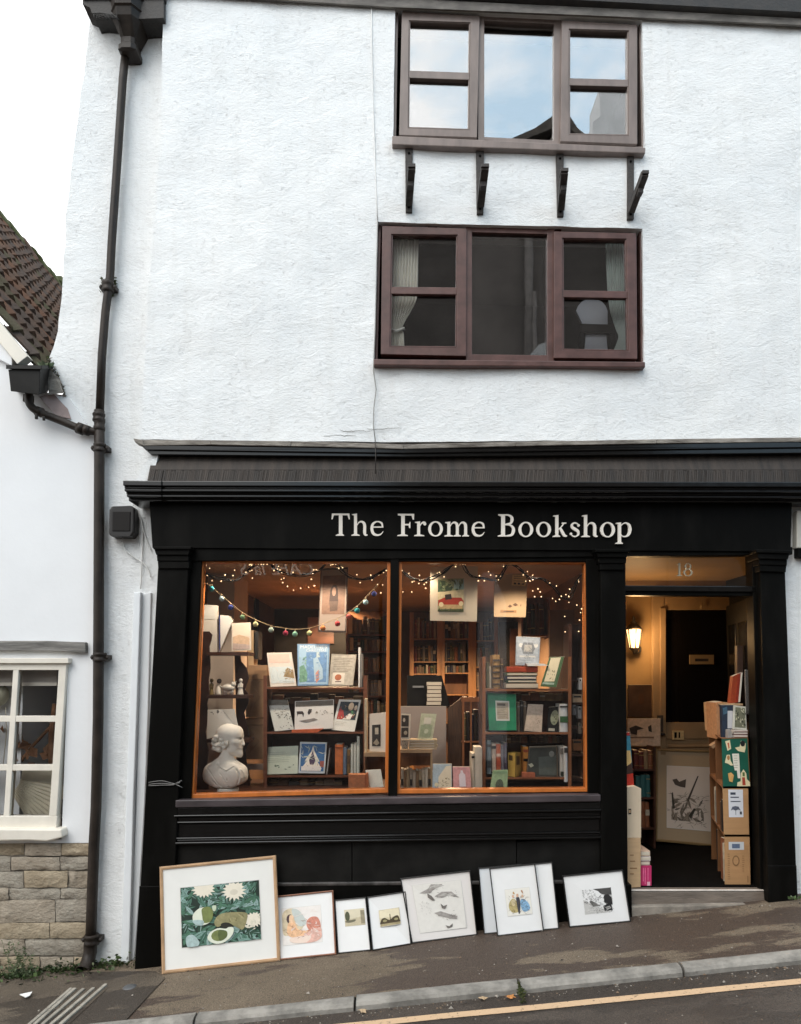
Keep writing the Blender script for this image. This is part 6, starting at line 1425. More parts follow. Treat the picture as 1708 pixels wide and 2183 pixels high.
k.add([W(u, v, y-.002) for u, v, y in ((1085, 1609, .545), (1093, 1611, .515), (1093, 1622, .515), (1085, 1620, .545))], [(0, 1, 2, 3)], ink(70, 50, 25)); k.add([W(u, v, y-.003) for u, v, y in ((1101, 1612, .52), (1108, 1612, .585), (1108, 1630, .585), (1101, 1631, .52))], [(0, 1, 2, 3)], ink(90, 70, 40))
tag(k.build('mustard_tin'), 'mustard yellow boxed book standing cornerwise on the bottom shelf', 'box')
spine(1116, 1127, 1592, 1648, YR+.05, ink(195, 130, 55), .12, [(.5, .1, BLACKS), (.85, .1, ink(150, 70, 40))], 'amber spine behind the dark picture on the bottom shelf')
card('framed_picture', 'dark glazed picture with pale fish shape on the bottom shelf', 'picture', [(1128, 1592), (1188, 1590), (1190, 1659), (1122, 1655)], YR+.02, .04, .014, mat('dark_glazed_print', (.05, .055, .048), .15, var=.3), [('p', ink(75, 82, 76), [(.35, .35), (.95, .3), (.95, .9), (.4, .92)]), ('p', ink(190, 190, 165), [(.03, .6), (.14, .55), (.22, .64), (.12, .7)]), ('e', ink(125, 125, 118), .8, .25, .09, .1)], border=(mat('bronze_frame', (.10, .075, .05), .4), .04))
k = MB(); k.prism(P4(1114, 1648, 1141, 1658), YR-.03, YR+.05, ink(170, 95, 65)); tag(k.build('book'), 'small salmon book lying in front of the dark picture', 'book')
spine(1195, 1202, 1592, 1656, YR, ink(190, 190, 186), .15, [(.85, .2, ink(110, 105, 100)), (.1, .15, ink(40, 50, 40))], 'grey-white spine left at the end of the bottom shelf'); spine(1203.5, 1211, 1592, 1667, YR-.03, ink(206, 206, 204), .15, [(.9, .14, ink(50, 48, 46))], 'taller white spine with black top at the end of the bottom shelf')
card('booklet', 'sage green booklet with engraved figure leaning at the foot of right shelves', 'booklet', [(1051, 1642), (1083, 1641), (1081, 1688), (1044, 1688)], .20, .05, .008, ink(140, 165, 125), [('r', ink(120, 150, 112), .1, .05, .95, .16), ('lines', ink(70, 90, 66), .2, .08, .85, .13, 2), ('e', ink(66, 78, 56), .52, .68, .24, .26), ('scrib', ink(40, 48, 36), .34, .48, .72, .9, 14, .02)])
# narrow dark bay at the right end
t = case('narrow_shelves', 'narrow dark shelf unit against the right jamb of the window', 1213, 1250, 1330, 1690, .66, .2, [1450, 1498, 1550, 1608, 1660], mat('dark_plum_wood', (.040, .022, .020), .45, var=.2), DWOOD, 6)
for (u0, v0, u1, v1, m_, l) in ((1234, 1445, 1241, 1470, WHITEP, 'white upright card on the narrow shelves'), (1221, 1480, 1241, 1497, ink(190, 165, 135), 'cream boxed notelet on the narrow shelves'), (1221, 1503, 1229, 1524, ink(110, 112, 115), 'grey mug shaped tin on the narrow shelves'), (1232, 1506, 1240, 1532, ink(150, 150, 148), 'grey white photograph on the narrow shelves'), (1233, 1541, 1240, 1564, ink(120, 110, 95), 'tan spine on the narrow shelves'), (1221, 1577, 1241, 1600, ink(130, 85, 50), 'brown carved box on the narrow shelves')):
    k = MB(); k.prism(P4(u0, v0, u1, v1), .645, .70, m_); k.prism(P4(u0+2, v0+3, u1-2, v0+7), .643, .645, BOOKC[6]); tag(k.build('trinket'), l, 'trinket')
# low shelf, papers and books at lower left of the right pane
k = MB(); k.prism(P4(853, 1598, 922, 1605), .32, .62, PALEWOOD); k.prism(P4(918, 1605, 922, 1688), .33, .36, PALEWOOD); k.prism(P4(853, 1605, 918, 1632), .6, .62, MWOOD); tag(k.build('low_shelf'), 'pine shelf at lower left of the right pane holding old paperbacks', 'shelf')
for i, (v0, v1, l) in enumerate(((1577, 1582, 'topmost'), (1582.4, 1588, 'second'), (1588.4, 1593, 'third'), (1593.4, 1598, 'lowest'))):
    k = MB(); k.prism(P4(870+RND.uniform(-2, 3), v0, 930+RND.uniform(-4, 4), v1), .34, .48, mat('buff_paperback', (.44, .34, .21), .8, var=.15)); k.prism(P4(872, v0+1.2, 926, v1-1.2), .338, .48, PAGE); tag(k.build('book'), 'buff paperback lying %s in the pile on the pine shelf' % l, 'book')
card('photo_strip', 'strip of two black and white photographs by the central mullion', 'photograph', [(856, 1521), (876, 1522), (874, 1576), (855, 1576)], .35, .02, .003, ink(220, 210, 192), [('r', ink(46, 40, 34), .02, .06, .8, .5), ('r', ink(50, 44, 38), .02, .55, .8, .92), ('e', ink(190, 180, 165), .3, .25, .14, .08), ('e', ink(180, 170, 150), .5, .75, .2, .08)])
card('paper_cup', 'small patterned grey cup under the photo strip', 'cup', P4(856, 1578, 870, 1598), .34, .0, .04, ink(170, 160, 145), [('scrib', ink(50, 45, 40), .1, .1, .9, .9, 12, .03)])
card('greeting_card', 'pale green greeting card standing on the pile of paperbacks', 'card', [(898, 1521), (931, 1522), (922, 1577), (890, 1576)], .36, .03, .004, ink(188, 190, 160), [('r', ink(214, 208, 190), .25, .15, .72, .4), ('r', ink(150, 160, 130), .1, .44, .85, .9), ('e', ink(190, 195, 170), .5, .68, .14, .09)])
u = 855
for i in range(11):
    w_ = RND.uniform(4, 7); spine(u, u+w_, 1639+RND.uniform(0, 8), 1686, .33, [PAGE, BOOKC[4], mat('buff_paperback', (.44, .34, .21), .8, var=.15), BOOKC[5]][i % 4], .12, [(.4, .3, BOOKC[6])] if i % 3 == 0 else None, 'worn buff paperback in the row under the pine shelf', 'paperbacks under the pine shelf'); u += w_+.3
card('book', 'light blue children book with cream picture at the foot of right pane', 'book', [(923, 1629), (963, 1629), (964, 1684), (922, 1684)], .26, .04, .02, ink(165, 182, 192), [('p', ink(226, 214, 188), [(.3, .5), (.7, .08), (.97, .05), (.97, .97), (.3, .97)]), ('scrib', ink(140, 120, 80), .35, .55, .9, .9, 18, .015), ('e', ink(226, 214, 180), .2, .8, .1, .08)])
card('book', 'pink book with white bottle shape at the foot of right pane', 'book', [(965.5, 1635), (1002, 1635), (1005.5, 1684), (967, 1684)], .25, .04, .02, ink(206, 150, 150), [('p', ink(226, 214, 220), [(.44, .15), (.56, .15), (.58, .25), (.7, .34), (.7, .86), (.34, .86), (.34, .34), (.44, .25)]), ('r', ink(190, 140, 145), .35, .05, .8, .09)])
spine(1005.5, 1012.5, 1606, 1686, .30, ink(214, 200, 178), .15, [(.9, .05, BLACKS)], 'shorter thick cream spine beside the pink book'); spine(1013, 1028.5, 1593, 1686, .30, ink(222, 210, 190), .16, None, 'tallest broad cream spine beside the mahogany shelf upright')

# ---------------- fairy lights and pompom garland
WIREG = mat('dark_brown_wire', (.010, .007, .005), .8, spec=.1); BULB = emit('warm_fairy_bulb', (1.0, .68, .36), 1.7)
def fairy(label, path, Y, n, spread, extra=()):
    t = thing('fairy_lights', W(*path[0], Y), label, 'fairy lights')
    P = catmull([W(u, v, Y) for u, v in path], 8); k = MB()
    for o_ in range(4): k.tube([p+Vector(noise.noise_vector(p*8+Vector((o_*7, 0, 0))))*.026 for p in P], .0028, WIREG, 4)
    k.build('wire', t)
    px = [Vector(p) for p in catmull([Vector((u, v)) for u, v in path], 8)]
    for i in range(n):
        p = px[int(RND.random()*(len(px)-1))]; u, v = p.x+RND.gauss(0, 4), p.y+RND.gauss(0, spread)
        k = MB(); k.ball(W(u, max(v, 1203), Y+RND.uniform(-.03, .03)), RND.uniform(.0034, .0050), BULB, 5); k.build('bulb', t)
    for u, v in extra:
        k = MB(); k.ball(W(u, v, Y+RND.uniform(-.02, .03)), RND.uniform(.0034, .0048), BULB, 5); k.build('bulb', t)
fairy('string of warm white fairy lights draped along the top of left pane', [(433, 1208), (440, 1222), (475, 1236), (510, 1233), (545, 1205), (575, 1197), (590, 1213), (620, 1226), (670, 1220), (700, 1199), (712, 1198), (735, 1222), (760, 1233), (790, 1232), (824, 1216)], .09, 54, 7,
      [(603, 1242), (613, 1250), (626, 1258), (641, 1254), (658, 1252), (670, 1249), (600, 1235), (812, 1264), (768, 1242), (805, 1246), (816, 1247), (547, 1196), (588, 1196)])
fairy('string of warm white fairy lights draped along the top of right pane', [(858, 1216), (875, 1232), (905, 1238), (935, 1225), (960, 1208), (980, 1198), (1000, 1222), (1030, 1232), (1060, 1235), (1085, 1205), (1110, 1212), (1130, 1232), (1165, 1238), (1190, 1262), (1215, 1275), (1235, 1230), (1245, 1222)], .09, 52, 8,
      [(859, 1262), (878, 1262), (908, 1254), (893, 1244), (1136, 1260), (1140, 1272), (1152, 1262), (1154, 1272), (1178, 1276), (1185, 1282), (1204, 1314), (1213, 1284), (1230, 1290), (1238, 1306), (1236, 1322), (1243, 1290), (1205, 1347), (1240, 1298), (1234, 1346)])
POM = [((451.5, 1256), (40, 140, 150)), ((473, 1277), (180, 205, 205)), ((492, 1295), (50, 60, 130)), ((517, 1316), (120, 150, 110)), ((545, 1331), (215, 205, 150)), ((578, 1343), (185, 200, 180)), ((609, 1350), (160, 45, 70)), ((629, 1352), (150, 200, 170)), ((660, 1350), (215, 215, 150)), ((688.6, 1339), (230, 140, 80)), ((719.7, 1329.6), (205, 75, 75)), ((744, 1314), (215, 110, 95)), ((761.7, 1302), (40, 150, 150)), ((780, 1284), (185, 215, 210)), ((797.6, 1266), (45, 50, 110))]
t = thing('pompom_garland', W(629, 1335, .18), 'garland of coloured felt balls sagging across the left pane', 'garland')
k = MB(); CORD = mat('tan_cord', (.42, .30, .16), .8)
k.tube(catmull([W(u, v, .18) for u, v in ((430, 1240), (451, 1250), (480, 1276), (517, 1306), (545, 1321), (578, 1334), (609, 1339.5), (629, 1341.5), (660, 1339), (688, 1330), (720, 1318), (744, 1305), (762, 1292), (780, 1274), (800, 1252), (826, 1226))], 4), .0024, CORD, 5); k.build('cord', t)
for (u, v), c in POM:
    k = MB(); m_ = mat('felt_%d_%d_%d' % c, rgb(*c), .95, var=.15, vs=60, bump=.6, bs=200); p = W(u, v, .175); k.ball(p, .0195, m_, 10); k.tube([p+Vector((0, 0, .017)), p+Vector((0, .004, .034))], .003, CORD, 5); o_ = k.build('felt_ball', t)

# ---------------- lamps that light the shop (warm ceiling spots); the small front ones are added, unseen
LBULB = emit('lit_lamp_bulb', (1, .66, .34), 12.)
def spot(x, y, power, label, drop=.10, r=.05):
    if y < .3: drop = .012; r = .02  # small front spots: added unseen above the window head to brighten the display
    t = thing('unseen_ceiling_spot', (x, y, ZC-drop), label, 'lamp', 'ceiling lamps in the shop')
    k = MB(); k.tube([(x, y, ZC), (x, y, ZC-drop*.4)], .012, IRON, 8); k.lathe((x, y, ZC-drop), [(.045, 0), (.05, min(.01, drop*.5)), (.04, drop*.5), (.02, drop*.65)], IRON, 12); k.build('fitting', t)
    k = MB(); k.ball((x, y, ZC-drop-.002), .028 if y > .3 else .010, LBULB, 8); k.build('bulb', t)
    l = bpy.data.lights.new('unseen_shop_lamp', 'SPOT'); l.energy = power; l.spot_size = rad(158 if y > .3 else 136); l.spot_blend = .5; l.color = (1, .66, .38) if y > .3 else (1, .84, .66); l.shadow_soft_size = r
    o_ = bpy.data.objects.new('unseen_shop_lamp', l); COL.objects.link(o_); o_.location = (x, y, ZC-drop-(.07 if y > .3 else .018))
spot(-.64, 2.1, 105, 'ceiling lamp over the left part of the shop floor')
spot(.50, 2.4, 190, 'ceiling lamp in front of the oak bookcases')
spot(-1.15, .235, 22, 'added unseen spot brightening the whatnot stand and bust')
spot(-.52, .235, 26, 'added unseen spot brightening the left display shelves')
spot(.10, .235, 14, 'added unseen spot brightening the low pine shelf')
spot(.90, .235, 26, 'added unseen spot brightening the right display shelves')
# ================================================================== entrance lobby
YL = 1.45
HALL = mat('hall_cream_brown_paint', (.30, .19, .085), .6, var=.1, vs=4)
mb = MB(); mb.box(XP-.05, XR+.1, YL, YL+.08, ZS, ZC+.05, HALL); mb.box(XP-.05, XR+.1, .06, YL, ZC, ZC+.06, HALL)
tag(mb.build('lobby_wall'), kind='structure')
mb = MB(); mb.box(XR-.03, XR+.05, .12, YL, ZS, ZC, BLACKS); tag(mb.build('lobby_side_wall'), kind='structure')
mb = MB(); mb.box(XP-.04, XR, .05, 1.44, ZS-.004, ZS+.008, MATT); tag(mb.build('doormat'), 'dark doormat covering the lobby floor behind the step', 'doormat')
# inner door
t = thing('inner_door', W(1460, 1790, YL-.03), 'cream half glazed inner door with black upper panel and letter plate', 'door')
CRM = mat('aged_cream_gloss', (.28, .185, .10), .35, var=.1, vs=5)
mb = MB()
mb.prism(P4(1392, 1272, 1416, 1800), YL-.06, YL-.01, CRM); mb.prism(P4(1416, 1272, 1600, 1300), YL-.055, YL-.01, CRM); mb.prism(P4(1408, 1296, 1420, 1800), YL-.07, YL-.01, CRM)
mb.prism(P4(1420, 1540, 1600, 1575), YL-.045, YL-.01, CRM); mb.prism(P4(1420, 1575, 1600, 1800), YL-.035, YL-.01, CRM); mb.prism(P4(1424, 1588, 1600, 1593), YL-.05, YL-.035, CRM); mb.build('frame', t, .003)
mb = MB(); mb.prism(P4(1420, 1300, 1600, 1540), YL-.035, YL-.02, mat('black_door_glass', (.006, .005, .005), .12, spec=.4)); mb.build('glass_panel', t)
BRASS = mat('aged_brass', (.40, .28, .15), .4, metal=.5)
mb = MB(); mb.ring(P4(1471, 1396, 1522, 1416), P4(1482, 1404, 1512, 1410), YL-.05, YL-.035, BRASS); mb.prism(P4(1481, 1403, 1513, 1411), YL-.04, YL-.036, IRON); mb.build('letter_plate', t)
mb = MB(); mb.lathe(W(1412, 1565, YL-.085), [(.018, -.01), (.028, 0), (.018, .012)], IRON, 10); mb.prism(P4(1402, 1525, 1414, 1560), YL-.078, YL-.07, IRON); mb.build('lock', t)
mb = MB(); mb.prism(P4(1434, 1558, 1458, 1577), YL-.055, YL-.045, ink(190, 165, 120)); mb.prism(P4(1438, 1561, 1443, 1573), YL-.057, YL-.055, BLACK); mb.prism(P4(1447, 1561, 1450, 1573), YL-.057, YL-.055, BLACK); mb.build('number_plate', t)
mb = MB(); mb.tube([W(1495, 1284, YL-.07), W(1495, 1298, YL-.07)], .004, BRASS, 6); mb.build('hook', t)
# open outer door folded back against the right wall
t = thing('outer_door', W(1590, 1880, .5), 'black panelled outer door folded open against the right side', 'door')
mb = MB(); z0 = ZS+.012; z1 = W(1600, 1272, .12).z
h0, h1 = Vector((W(1606, 1500, .14).x, .14, 0)), Vector((W(1553, 1500, .86).x, .86, 0)); dl = (h1-h0).normalized(); nl = Vector((dl.y, -dl.x, 0))
z0 = ZS+.012; z1 = W(1600, 1272, .12).z; ll = (h1-h0).length
def leaf(a0, a1, za, zb, o0, o1, m_, k):
    P = [h0+dl*a+nl*o+Vector((0, 0, z)) for o in (o0, o1) for a, z in ((a0, zb), (a1, zb), (a1, za), (a0, za))]
    k.hexa(P, m_)
leaf(0, ll, z0, z1, 0, .042, BLACK, mb)
for a, b in ((.08, .42), (.48, .92)):
    for c, d_ in ((.10, .34), (.42, .64)): leaf(c, d_, lerp(z0, z1, a), lerp(z0, z1, b), -.008, .0, DARKREVEAL, mb)
mb.build('leaf', t, .004)
mb = MB(); leaf(.06, .075, lerp(z0, z1, .58), lerp(z0, z1, .74), -.035, -.0, mat('steel_pull', (.4, .38, .35), .25, metal=.8), mb); mb.build('handle', t, .003)
# lantern on the lobby wall
lc = W(1352, 1362, YL-.10)
t = thing('wall_lantern', W(1352, 1390, YL-.10), 'lit black coach lantern on the ochre lobby wall', 'lantern')
mb = MB(); mb.lathe(lc+Vector((0, 0, .085)), [(.075, -.004), (.078, .004), (.05, .03), (.03, .05), (.034, .058), (.012, .075), (.016, .09), (.003, .12)], IRON, 8); mb.lathe(lc+Vector((0, 0, -.085)), [(.008, -.045), (.014, -.03), (.03, -.012), (.042, 0), (.045, .008)], IRON, 8)
for i in range(6):
    a = 2*math.pi*i/6+.5; mb.tube([lc+Vector((math.cos(a)*.042, math.sin(a)*.042, -.08)), lc+Vector((math.cos(a)*.069, math.sin(a)*.069, .085))], .0055, IRON, 5)
mb.tube(catmull([lc+Vector((.0, .02, -.10)), lc+Vector((.05, .04, -.12)), lc+Vector((.075, .06, -.08)), lc+Vector((.055, .09, -.05)), lc+Vector((.04, .10, -.08))], 6), .008, IRON, 6); mb.box(lc.x+.02, lc.x+.06, lc.y+.08, YL, lc.z-.13, lc.z-.03, IRON)
mb.build('frame', t)
mb = MB(); mb.lathe(lc, [(.040, -.078), (.066, .08)], emit('lit_lantern_glass', (1.0, .62, .26), 2.2), 6, smooth=False); mb.build('glass_shade', t)
l = bpy.data.lights.new('lantern_light', 'POINT'); l.energy = 11.0; l.color = (1, .62, .28); l.shadow_soft_size = .06
o_ = bpy.data.objects.new('lantern_light', l); COL.objects.link(o_); o_.location = lc+Vector((.0, -.10, .0))
# pictures and books on the left side of the lobby
card('picture', 'dark brown portrait hanging under the lantern', 'picture', P4(1340, 1460, 1394, 1528), YL-.03, 0, .015, mat('dark_portrait', (.050, .026, .014), .4, var=.4, vs=6), [('e', ink(70, 45, 28), .5, .45, .12, .18)])
card('picture', 'pale print of black birds standing below the dark portrait', 'picture', P4(1338, 1532, 1408, 1590), YL-.12, 0, .015, ink(196, 172, 150), [('p', ink(50, 40, 34), [(.05, .35), (.25, .25), (.5, .36), (.3, .42), (.28, .6), (.1, .55)]), ('p', ink(46, 38, 30), [(.62, .3), (.72, .22), (.74, .5), (.64, .46)]), ('r', ink(120, 100, 85), .05, .66, .8, .72)])
t = case('bookcase', 'narrow dark bookcase behind the boxes at left of lobby', 1334, 1398, 1592, 1850, 1.15, .2, [1640, 1700, 1765], DWOOD, DWOOD, 4)
fill_row(1352, 1394, 1596, 1640, 1.17, 'brown book on the top shelf of the lobby bookcase', 'books on the lobby bookcase top shelf', (7, 11), (.8, .98), [BOOKC[i] for i in (1, 4, 0, 7)], .12)
fill_row(1356, 1394, 1650, 1700, 1.17, 'teal book on the middle shelf of the lobby bookcase', 'teal books in the lobby bookcase', (9, 12), (.88, .98), [mat('teal_cloth', (.03, .12, .12), .6)], .12)
fill_row(1352, 1394, 1706, 1765, 1.17, 'rust book on the low shelf of the lobby bookcase', 'books on the lobby bookcase low shelf', (7, 11), (.8, .97), [BOOKC[i] for i in (7, 0, 4)], .12)
zf = ZS+.010
def floorbox(u0, v0, u1, v1, Y, d, m): return P4(u0, v0, u1, v1)
CARD1 = mat('plain_cardboard', (.50, .335, .19), .85, var=.06, vs=6, bump=.1, bs=20, st=(1, 1, 8)); CARD2 = mat('pale_cream_box', (.62, .50, .36), .8, var=.05)
PRN = mat('brown_print', (.22, .12, .05), .8)
k = MB(); k.prism([(1326, 1787), (1366, 1787), (1366, 1891), (1326, 1894)], .03, .33, CARD1)
for v in (1822, 1835, 1850, 1862): k.prism(P4(1343, v, 1345+RND.uniform(6, 14), v+2), .0285, .03, PRN)
tag(k.build('cardboard_box', None, .004), 'brown cardboard box at bottom of the left doorway stack', 'box')
k = MB(); k.prism([(1326, 1680), (1355, 1676), (1367, 1681), (1367, 1786), (1326, 1786)], .035, .30, CARD2); k.prism(P4(1340, 1724, 1346, 1736), .033, .035, IRON); k.prism(P4(1341, 1727, 1345, 1733), .0315, .033, CARD1)
tag(k.build('cardboard_box', None, .004), 'cream box with metal label holder stacked on the brown box', 'box')
k = MB(); k.prism([(1326, 1561), (1343, 1561), (1347, 1620), (1352, 1678), (1326, 1678)], .10, .13, ink(60, 130, 150)); k.prism([(1326, 1561), (1342.5, 1561), (1343, 1568), (1326, 1568)], .098, .10, ink(170, 40, 30)); k.prism([(1326, 1600), (1344, 1600), (1347, 1625), (1330, 1640)], .097, .10, ink(225, 185, 120)); k.prism([(1326, 1650), (1349, 1638), (1352, 1678), (1326, 1678)], .096, .10, ink(185, 45, 25)); k.prism([(1330, 1638), (1347, 1626), (1350, 1648), (1330, 1652)], .095, .10, ink(60, 35, 25))
tag(k.build('picture_board'), 'red and blue picture board standing on the cream box', 'board')
k = MB(); k.prism(P4(1366.5, 1846, 1389, 1890), .06, .28, mat('magenta_cover', (.48, .025, .12), .5, var=.1)); 
for u in (1371, 1375, 1381): k.prism(P4(u, 1850, u+1.5, 1850+RND.uniform(20, 36)), .058, .06, ink(225, 120, 160))
k.prism(P4(1380, 1880, 1386, 1888), .057, .06, ink(225, 180, 190)); tag(k.build('book'), 'magenta thick books standing beside the brown cardboard box', 'book')
for v0, v1, u1, m_, l in ((1836, 1845, 1386, ink(150, 130, 125), 'grey book lying lowest on the magenta books'), (1826, 1835, 1387, ink(206, 195, 190), 'white book lying second on the magenta books'), (1814, 1825, 1386, ink(196, 170, 150), 'cream book lying topmost on the magenta books')):
    k = MB(); k.prism(P4(1366, v0, u1, v1), .07, .27, m_); k.prism(P4(1367, v0+2, u1-1, v1-2), .068, .26, PAGE); tag(k.build('book'), l, 'book')
# large framed print leaning on the inner door
def framed(name, label, Fq, fw, fm, matm, art, t=.022, win=None, cat='framed picture'):
    """Fq: tl tr br bl world points of the front; rebated frame, glass-less mount and picture"""
    Fq = [Vector(p) for p in Fq]; w_ = ((Fq[1]-Fq[0]).length+(Fq[2]-Fq[3]).length)/2; h_ = ((Fq[3]-Fq[0]).length+(Fq[2]-Fq[1]).length)/2
    n = (Fq[1]-Fq[0]).cross(Fq[3]-Fq[0]).normalized(); n = n if n.y < 0 else -n
    root = thing(name, (Fq[2]+Fq[3])/2, label, cat)
    s, q = fw/w_, fw/h_; I = [bil(Fq, s, q), bil(Fq, 1-s, q), bil(Fq, 1-s, 1-q), bil(Fq, s, 1-q)]
    k = MB(); k.ring3(Fq, I, -n*t, fm); s2, q2 = s*.45, q*.45
    k.ring3([bil(Fq, a, b)+n*.003 for a, b in ((s2*.6, q2*.6), (1-s2*.6, q2*.6), (1-s2*.6, 1-q2*.6), (s2*.6, 1-q2*.6))], [bil(Fq, a, b)+n*.003 for a, b in ((s2*1.5, q2*1.5), (1-s2*1.5, q2*1.5), (1-s2*1.5, 1-q2*1.5), (s2*1.5, 1-q2*1.5))], -n*.004, fm); k.build('frame', root, .0015)
    k = MB(); J = [p-n*.008 for p in I]; k.hexa(J+[p-n*(t-.009) for p in J], matm)
    if win:
        a, b, c, d = win; q4 = [(a, b), (c, b), (c, d), (a, d)]; e = .006
        k.ring3([bil(J, x, y)+n*.0008 for x, y in ((a-e, b-e), (c+e, b-e), (c+e, d+e), (a-e, d+e))], [bil(J, x, y)+n*.0008 for x, y in q4], -n*.0006, mat('mount_bevel', (.62, .60, .56), .7))
    k.build('mount', root)
    if art:
        k = MB()
        if win: A = [bil(J, x, y)+n*.0009 for x, y in ((win[0], win[1]), (win[2], win[1]), (win[2], win[3]), (win[0], win[3]))]
        else: A = J
        draw(k, A, n, art, .0006); k.build('picture', root)
    return root
G0_ = W(1397, 1795, 1.22); 
framed('framed_print', 'large gilt framed sketch of bird and foliage leaning on the inner door', [W(1397, 1596, 1.38), W(1530, 1600, 1.38), W(1530, 1806, 1.26), W(1397, 1793, 1.26)], .020, mat('dull_gilt_frame', (.30, .20, .09), .4, var=.2, metal=.3), mat('buff_mount', (.36, .27, .17), .8),
       [('r', mat('shaded_print_paper', (.62, .54, .47), .8), 0, 0, 1, 1), ('leaves', [ink(110, 100, 88), ink(80, 74, 66), ink(135, 122, 108)], .10, .50, .85, .88, 34, .12, .22), ('p', ink(78, 70, 62), [(.12, .22), (.22, .20), (.28, .25), (.44, .2), (.42, .34), (.3, .33), (.18, .3)]), ('p', ink(70, 62, 54), [(.45, .55), (.7, .14), (.73, .14), (.5, .56)]), ('scrib', ink(128, 118, 106), .08, .45, .9, .95, 90, .004), ('p', ink(58, 54, 46), [(.1, .45), (.13, .42), (.18, .68), (.12, .7)]), ('p', ink(50, 46, 40), [(.5, .78), (.62, .66), (.66, .68), (.54, .84)])], win=(.17, .17, .92, .86))
# crate and box tower on the right of the doorway
BOXO = mat('orange_brown_carton', (.42, .235, .105), .8, var=.08, vs=5, bump=.1, bs=20, st=(1, 1, 6)); BOXI = mat('carton_inside_shade', (.20, .085, .030), .85, var=.1)  # inside of the card darkened, shade put into its colour
def crate(name, label, q, Yf, depth, m, prints=None, books=(), div=None, inner=None):
    """carton on its side, open to the left, books inside"""
    root = thing(name, W((q[2][0]+q[3][0])/2, q[2][1], Yf), label, 'box'); F = [W(u, v, Yf) for u, v in q]; d = Vector((.20*depth/.7, depth, 0)); k = MB()
    th_ = .006
    k.hexa(F+[p+Vector((0, th_, 0)) for p in F], m)
    inn = inner or BOXI; x1 = max(F[1].x, F[2].x)
    L0, L3 = F[0], F[3]
    k.hexa([L0, F[1], F[1]-Vector((0, 0, th_)), L0-Vector((0, 0, th_)), L0+d, F[1]+d, F[1]+d-Vector((0, 0, th_)), L0+d-Vector((0, 0, th_))], inn)
    k.hexa([L3+Vector((0, 0, th_)), F[2]+Vector((0, 0, th_)), F[2], L3, L3+d+Vector((0, 0, th_)), F[2]+d+Vector((0, 0, th_)), F[2]+d, L3+d], inn)
    k.hexa([F[1]-Vector((th_, 0, 0)), F[1], F[2], F[2]-Vector((th_, 0, 0)), F[1]-Vector((th_, 0, 0))+d, F[1]+d, F[2]+d, F[2]-Vector((th_, 0, 0))+d], inn)
    for f in ([1.0] if div is None else div):
        e = d*f; k.hexa([L0+e-Vector((0, .006, 0)), F[1]+e-Vector((0, .006, 0)), F[2]+e-Vector((0, .006, 0)), L3+e-Vector((0, .006, 0)), L0+e, F[1]+e, F[2]+e, L3+e], inn)
    k.build('carton', root)
    if prints:
        k = MB(); n = Vector((0, -1, 0)); draw(k, F, n, prints, .0012); k.build('label', root)
    for a, b, hh, m_, l in books:   # spines seen through the open left side, standing along the depth
        k = MB(); y0, y1 = Yf+depth*a, Yf+depth*b; z0 = L3.z+th_; z1 = lerp(L3.z, L0.z, hh)
        xo = L3.x+.29*(y0-Yf)+.012; k.box(xo, xo+.12, y0, y1, z0, z1, m_); k.box(xo+.004, xo+.11, y0+.003, y1-.003, z1-.001, z1+.0015, PAGE); tag(k.build('book'), l, 'book')
    return root
D_ = .40
crate('cardboard_box', 'printed orange-brown carton at bottom of the right doorway tower', [(1545, 1782), (1600, 1782), (1602, 1888), (1546, 1888)], .09, D_*1.75, BOXO,
      [('r', ink(196, 200, 204), .15, .12, .74, .28), ('r', ink(90, 105, 130), .28, .16, .58, .25), ('e', PRN, .42, .5, .14, .11), ('e', BOXO, .42, .5, .10, .08), ('lines', PRN, .1, .36, .2, .86, 12), ('lines', PRN, .66, .4, .76, .7, 8), ('r', PRN, .85, .8, .88, .93)],
      [(.08, .13, .8, BOOKC[5], 'cream upright book in the lower carton opening'), (.14, .22, .88, BOOKC[7], 'rust upright book in the lower carton opening'), (.5, .56, .9, BOOKC[6], 'black upright book deep in the lower carton')], [.5, 1.0])
crate('cardboard_box', 'orange-brown carton with umbrella label in middle of the right doorway tower', [(1541, 1679), (1597, 1679), (1599, 1781), (1544, 1781)], .09, D_*1.75, BOXO,
      [('r', ink(214, 216, 222), .20, .04, .76, .62), ('r', ink(60, 66, 80), .28, .10, .48, .15), ('r', ink(70, 75, 90), .28, .19, .6, .215), ('r', ink(70, 75, 90), .28, .28, .66, .30), ('p', ink(90, 95, 110), [(.28, .48), (.34, .40), (.46, .385), (.58, .40), (.66, .48), (.56, .455), (.46, .48), (.36, .455)]), ('r', ink(90, 95, 110), .455, .47, .475, .57), ('r', ink(60, 60, 70), .62, .50, .70, .56)],
      [(.10, .16, .7, BOOKC[6], 'black upright book in the middle carton opening'), (.17, .24, .62, BOOKC[0], 'brown upright book in the middle carton opening'), (.55, .61, .75, BOOKC[9], 'grey upright book deep in the middle carton'), (.62, .68, .8, BOOKC[5], 'cream upright book deep in the middle carton')], [.5, 1.0])
GREENW = mat('dark_green_gift_paper', (.008, .095, .060), .5, var=.12, vs=8)
CUT = ink(222, 210, 170)
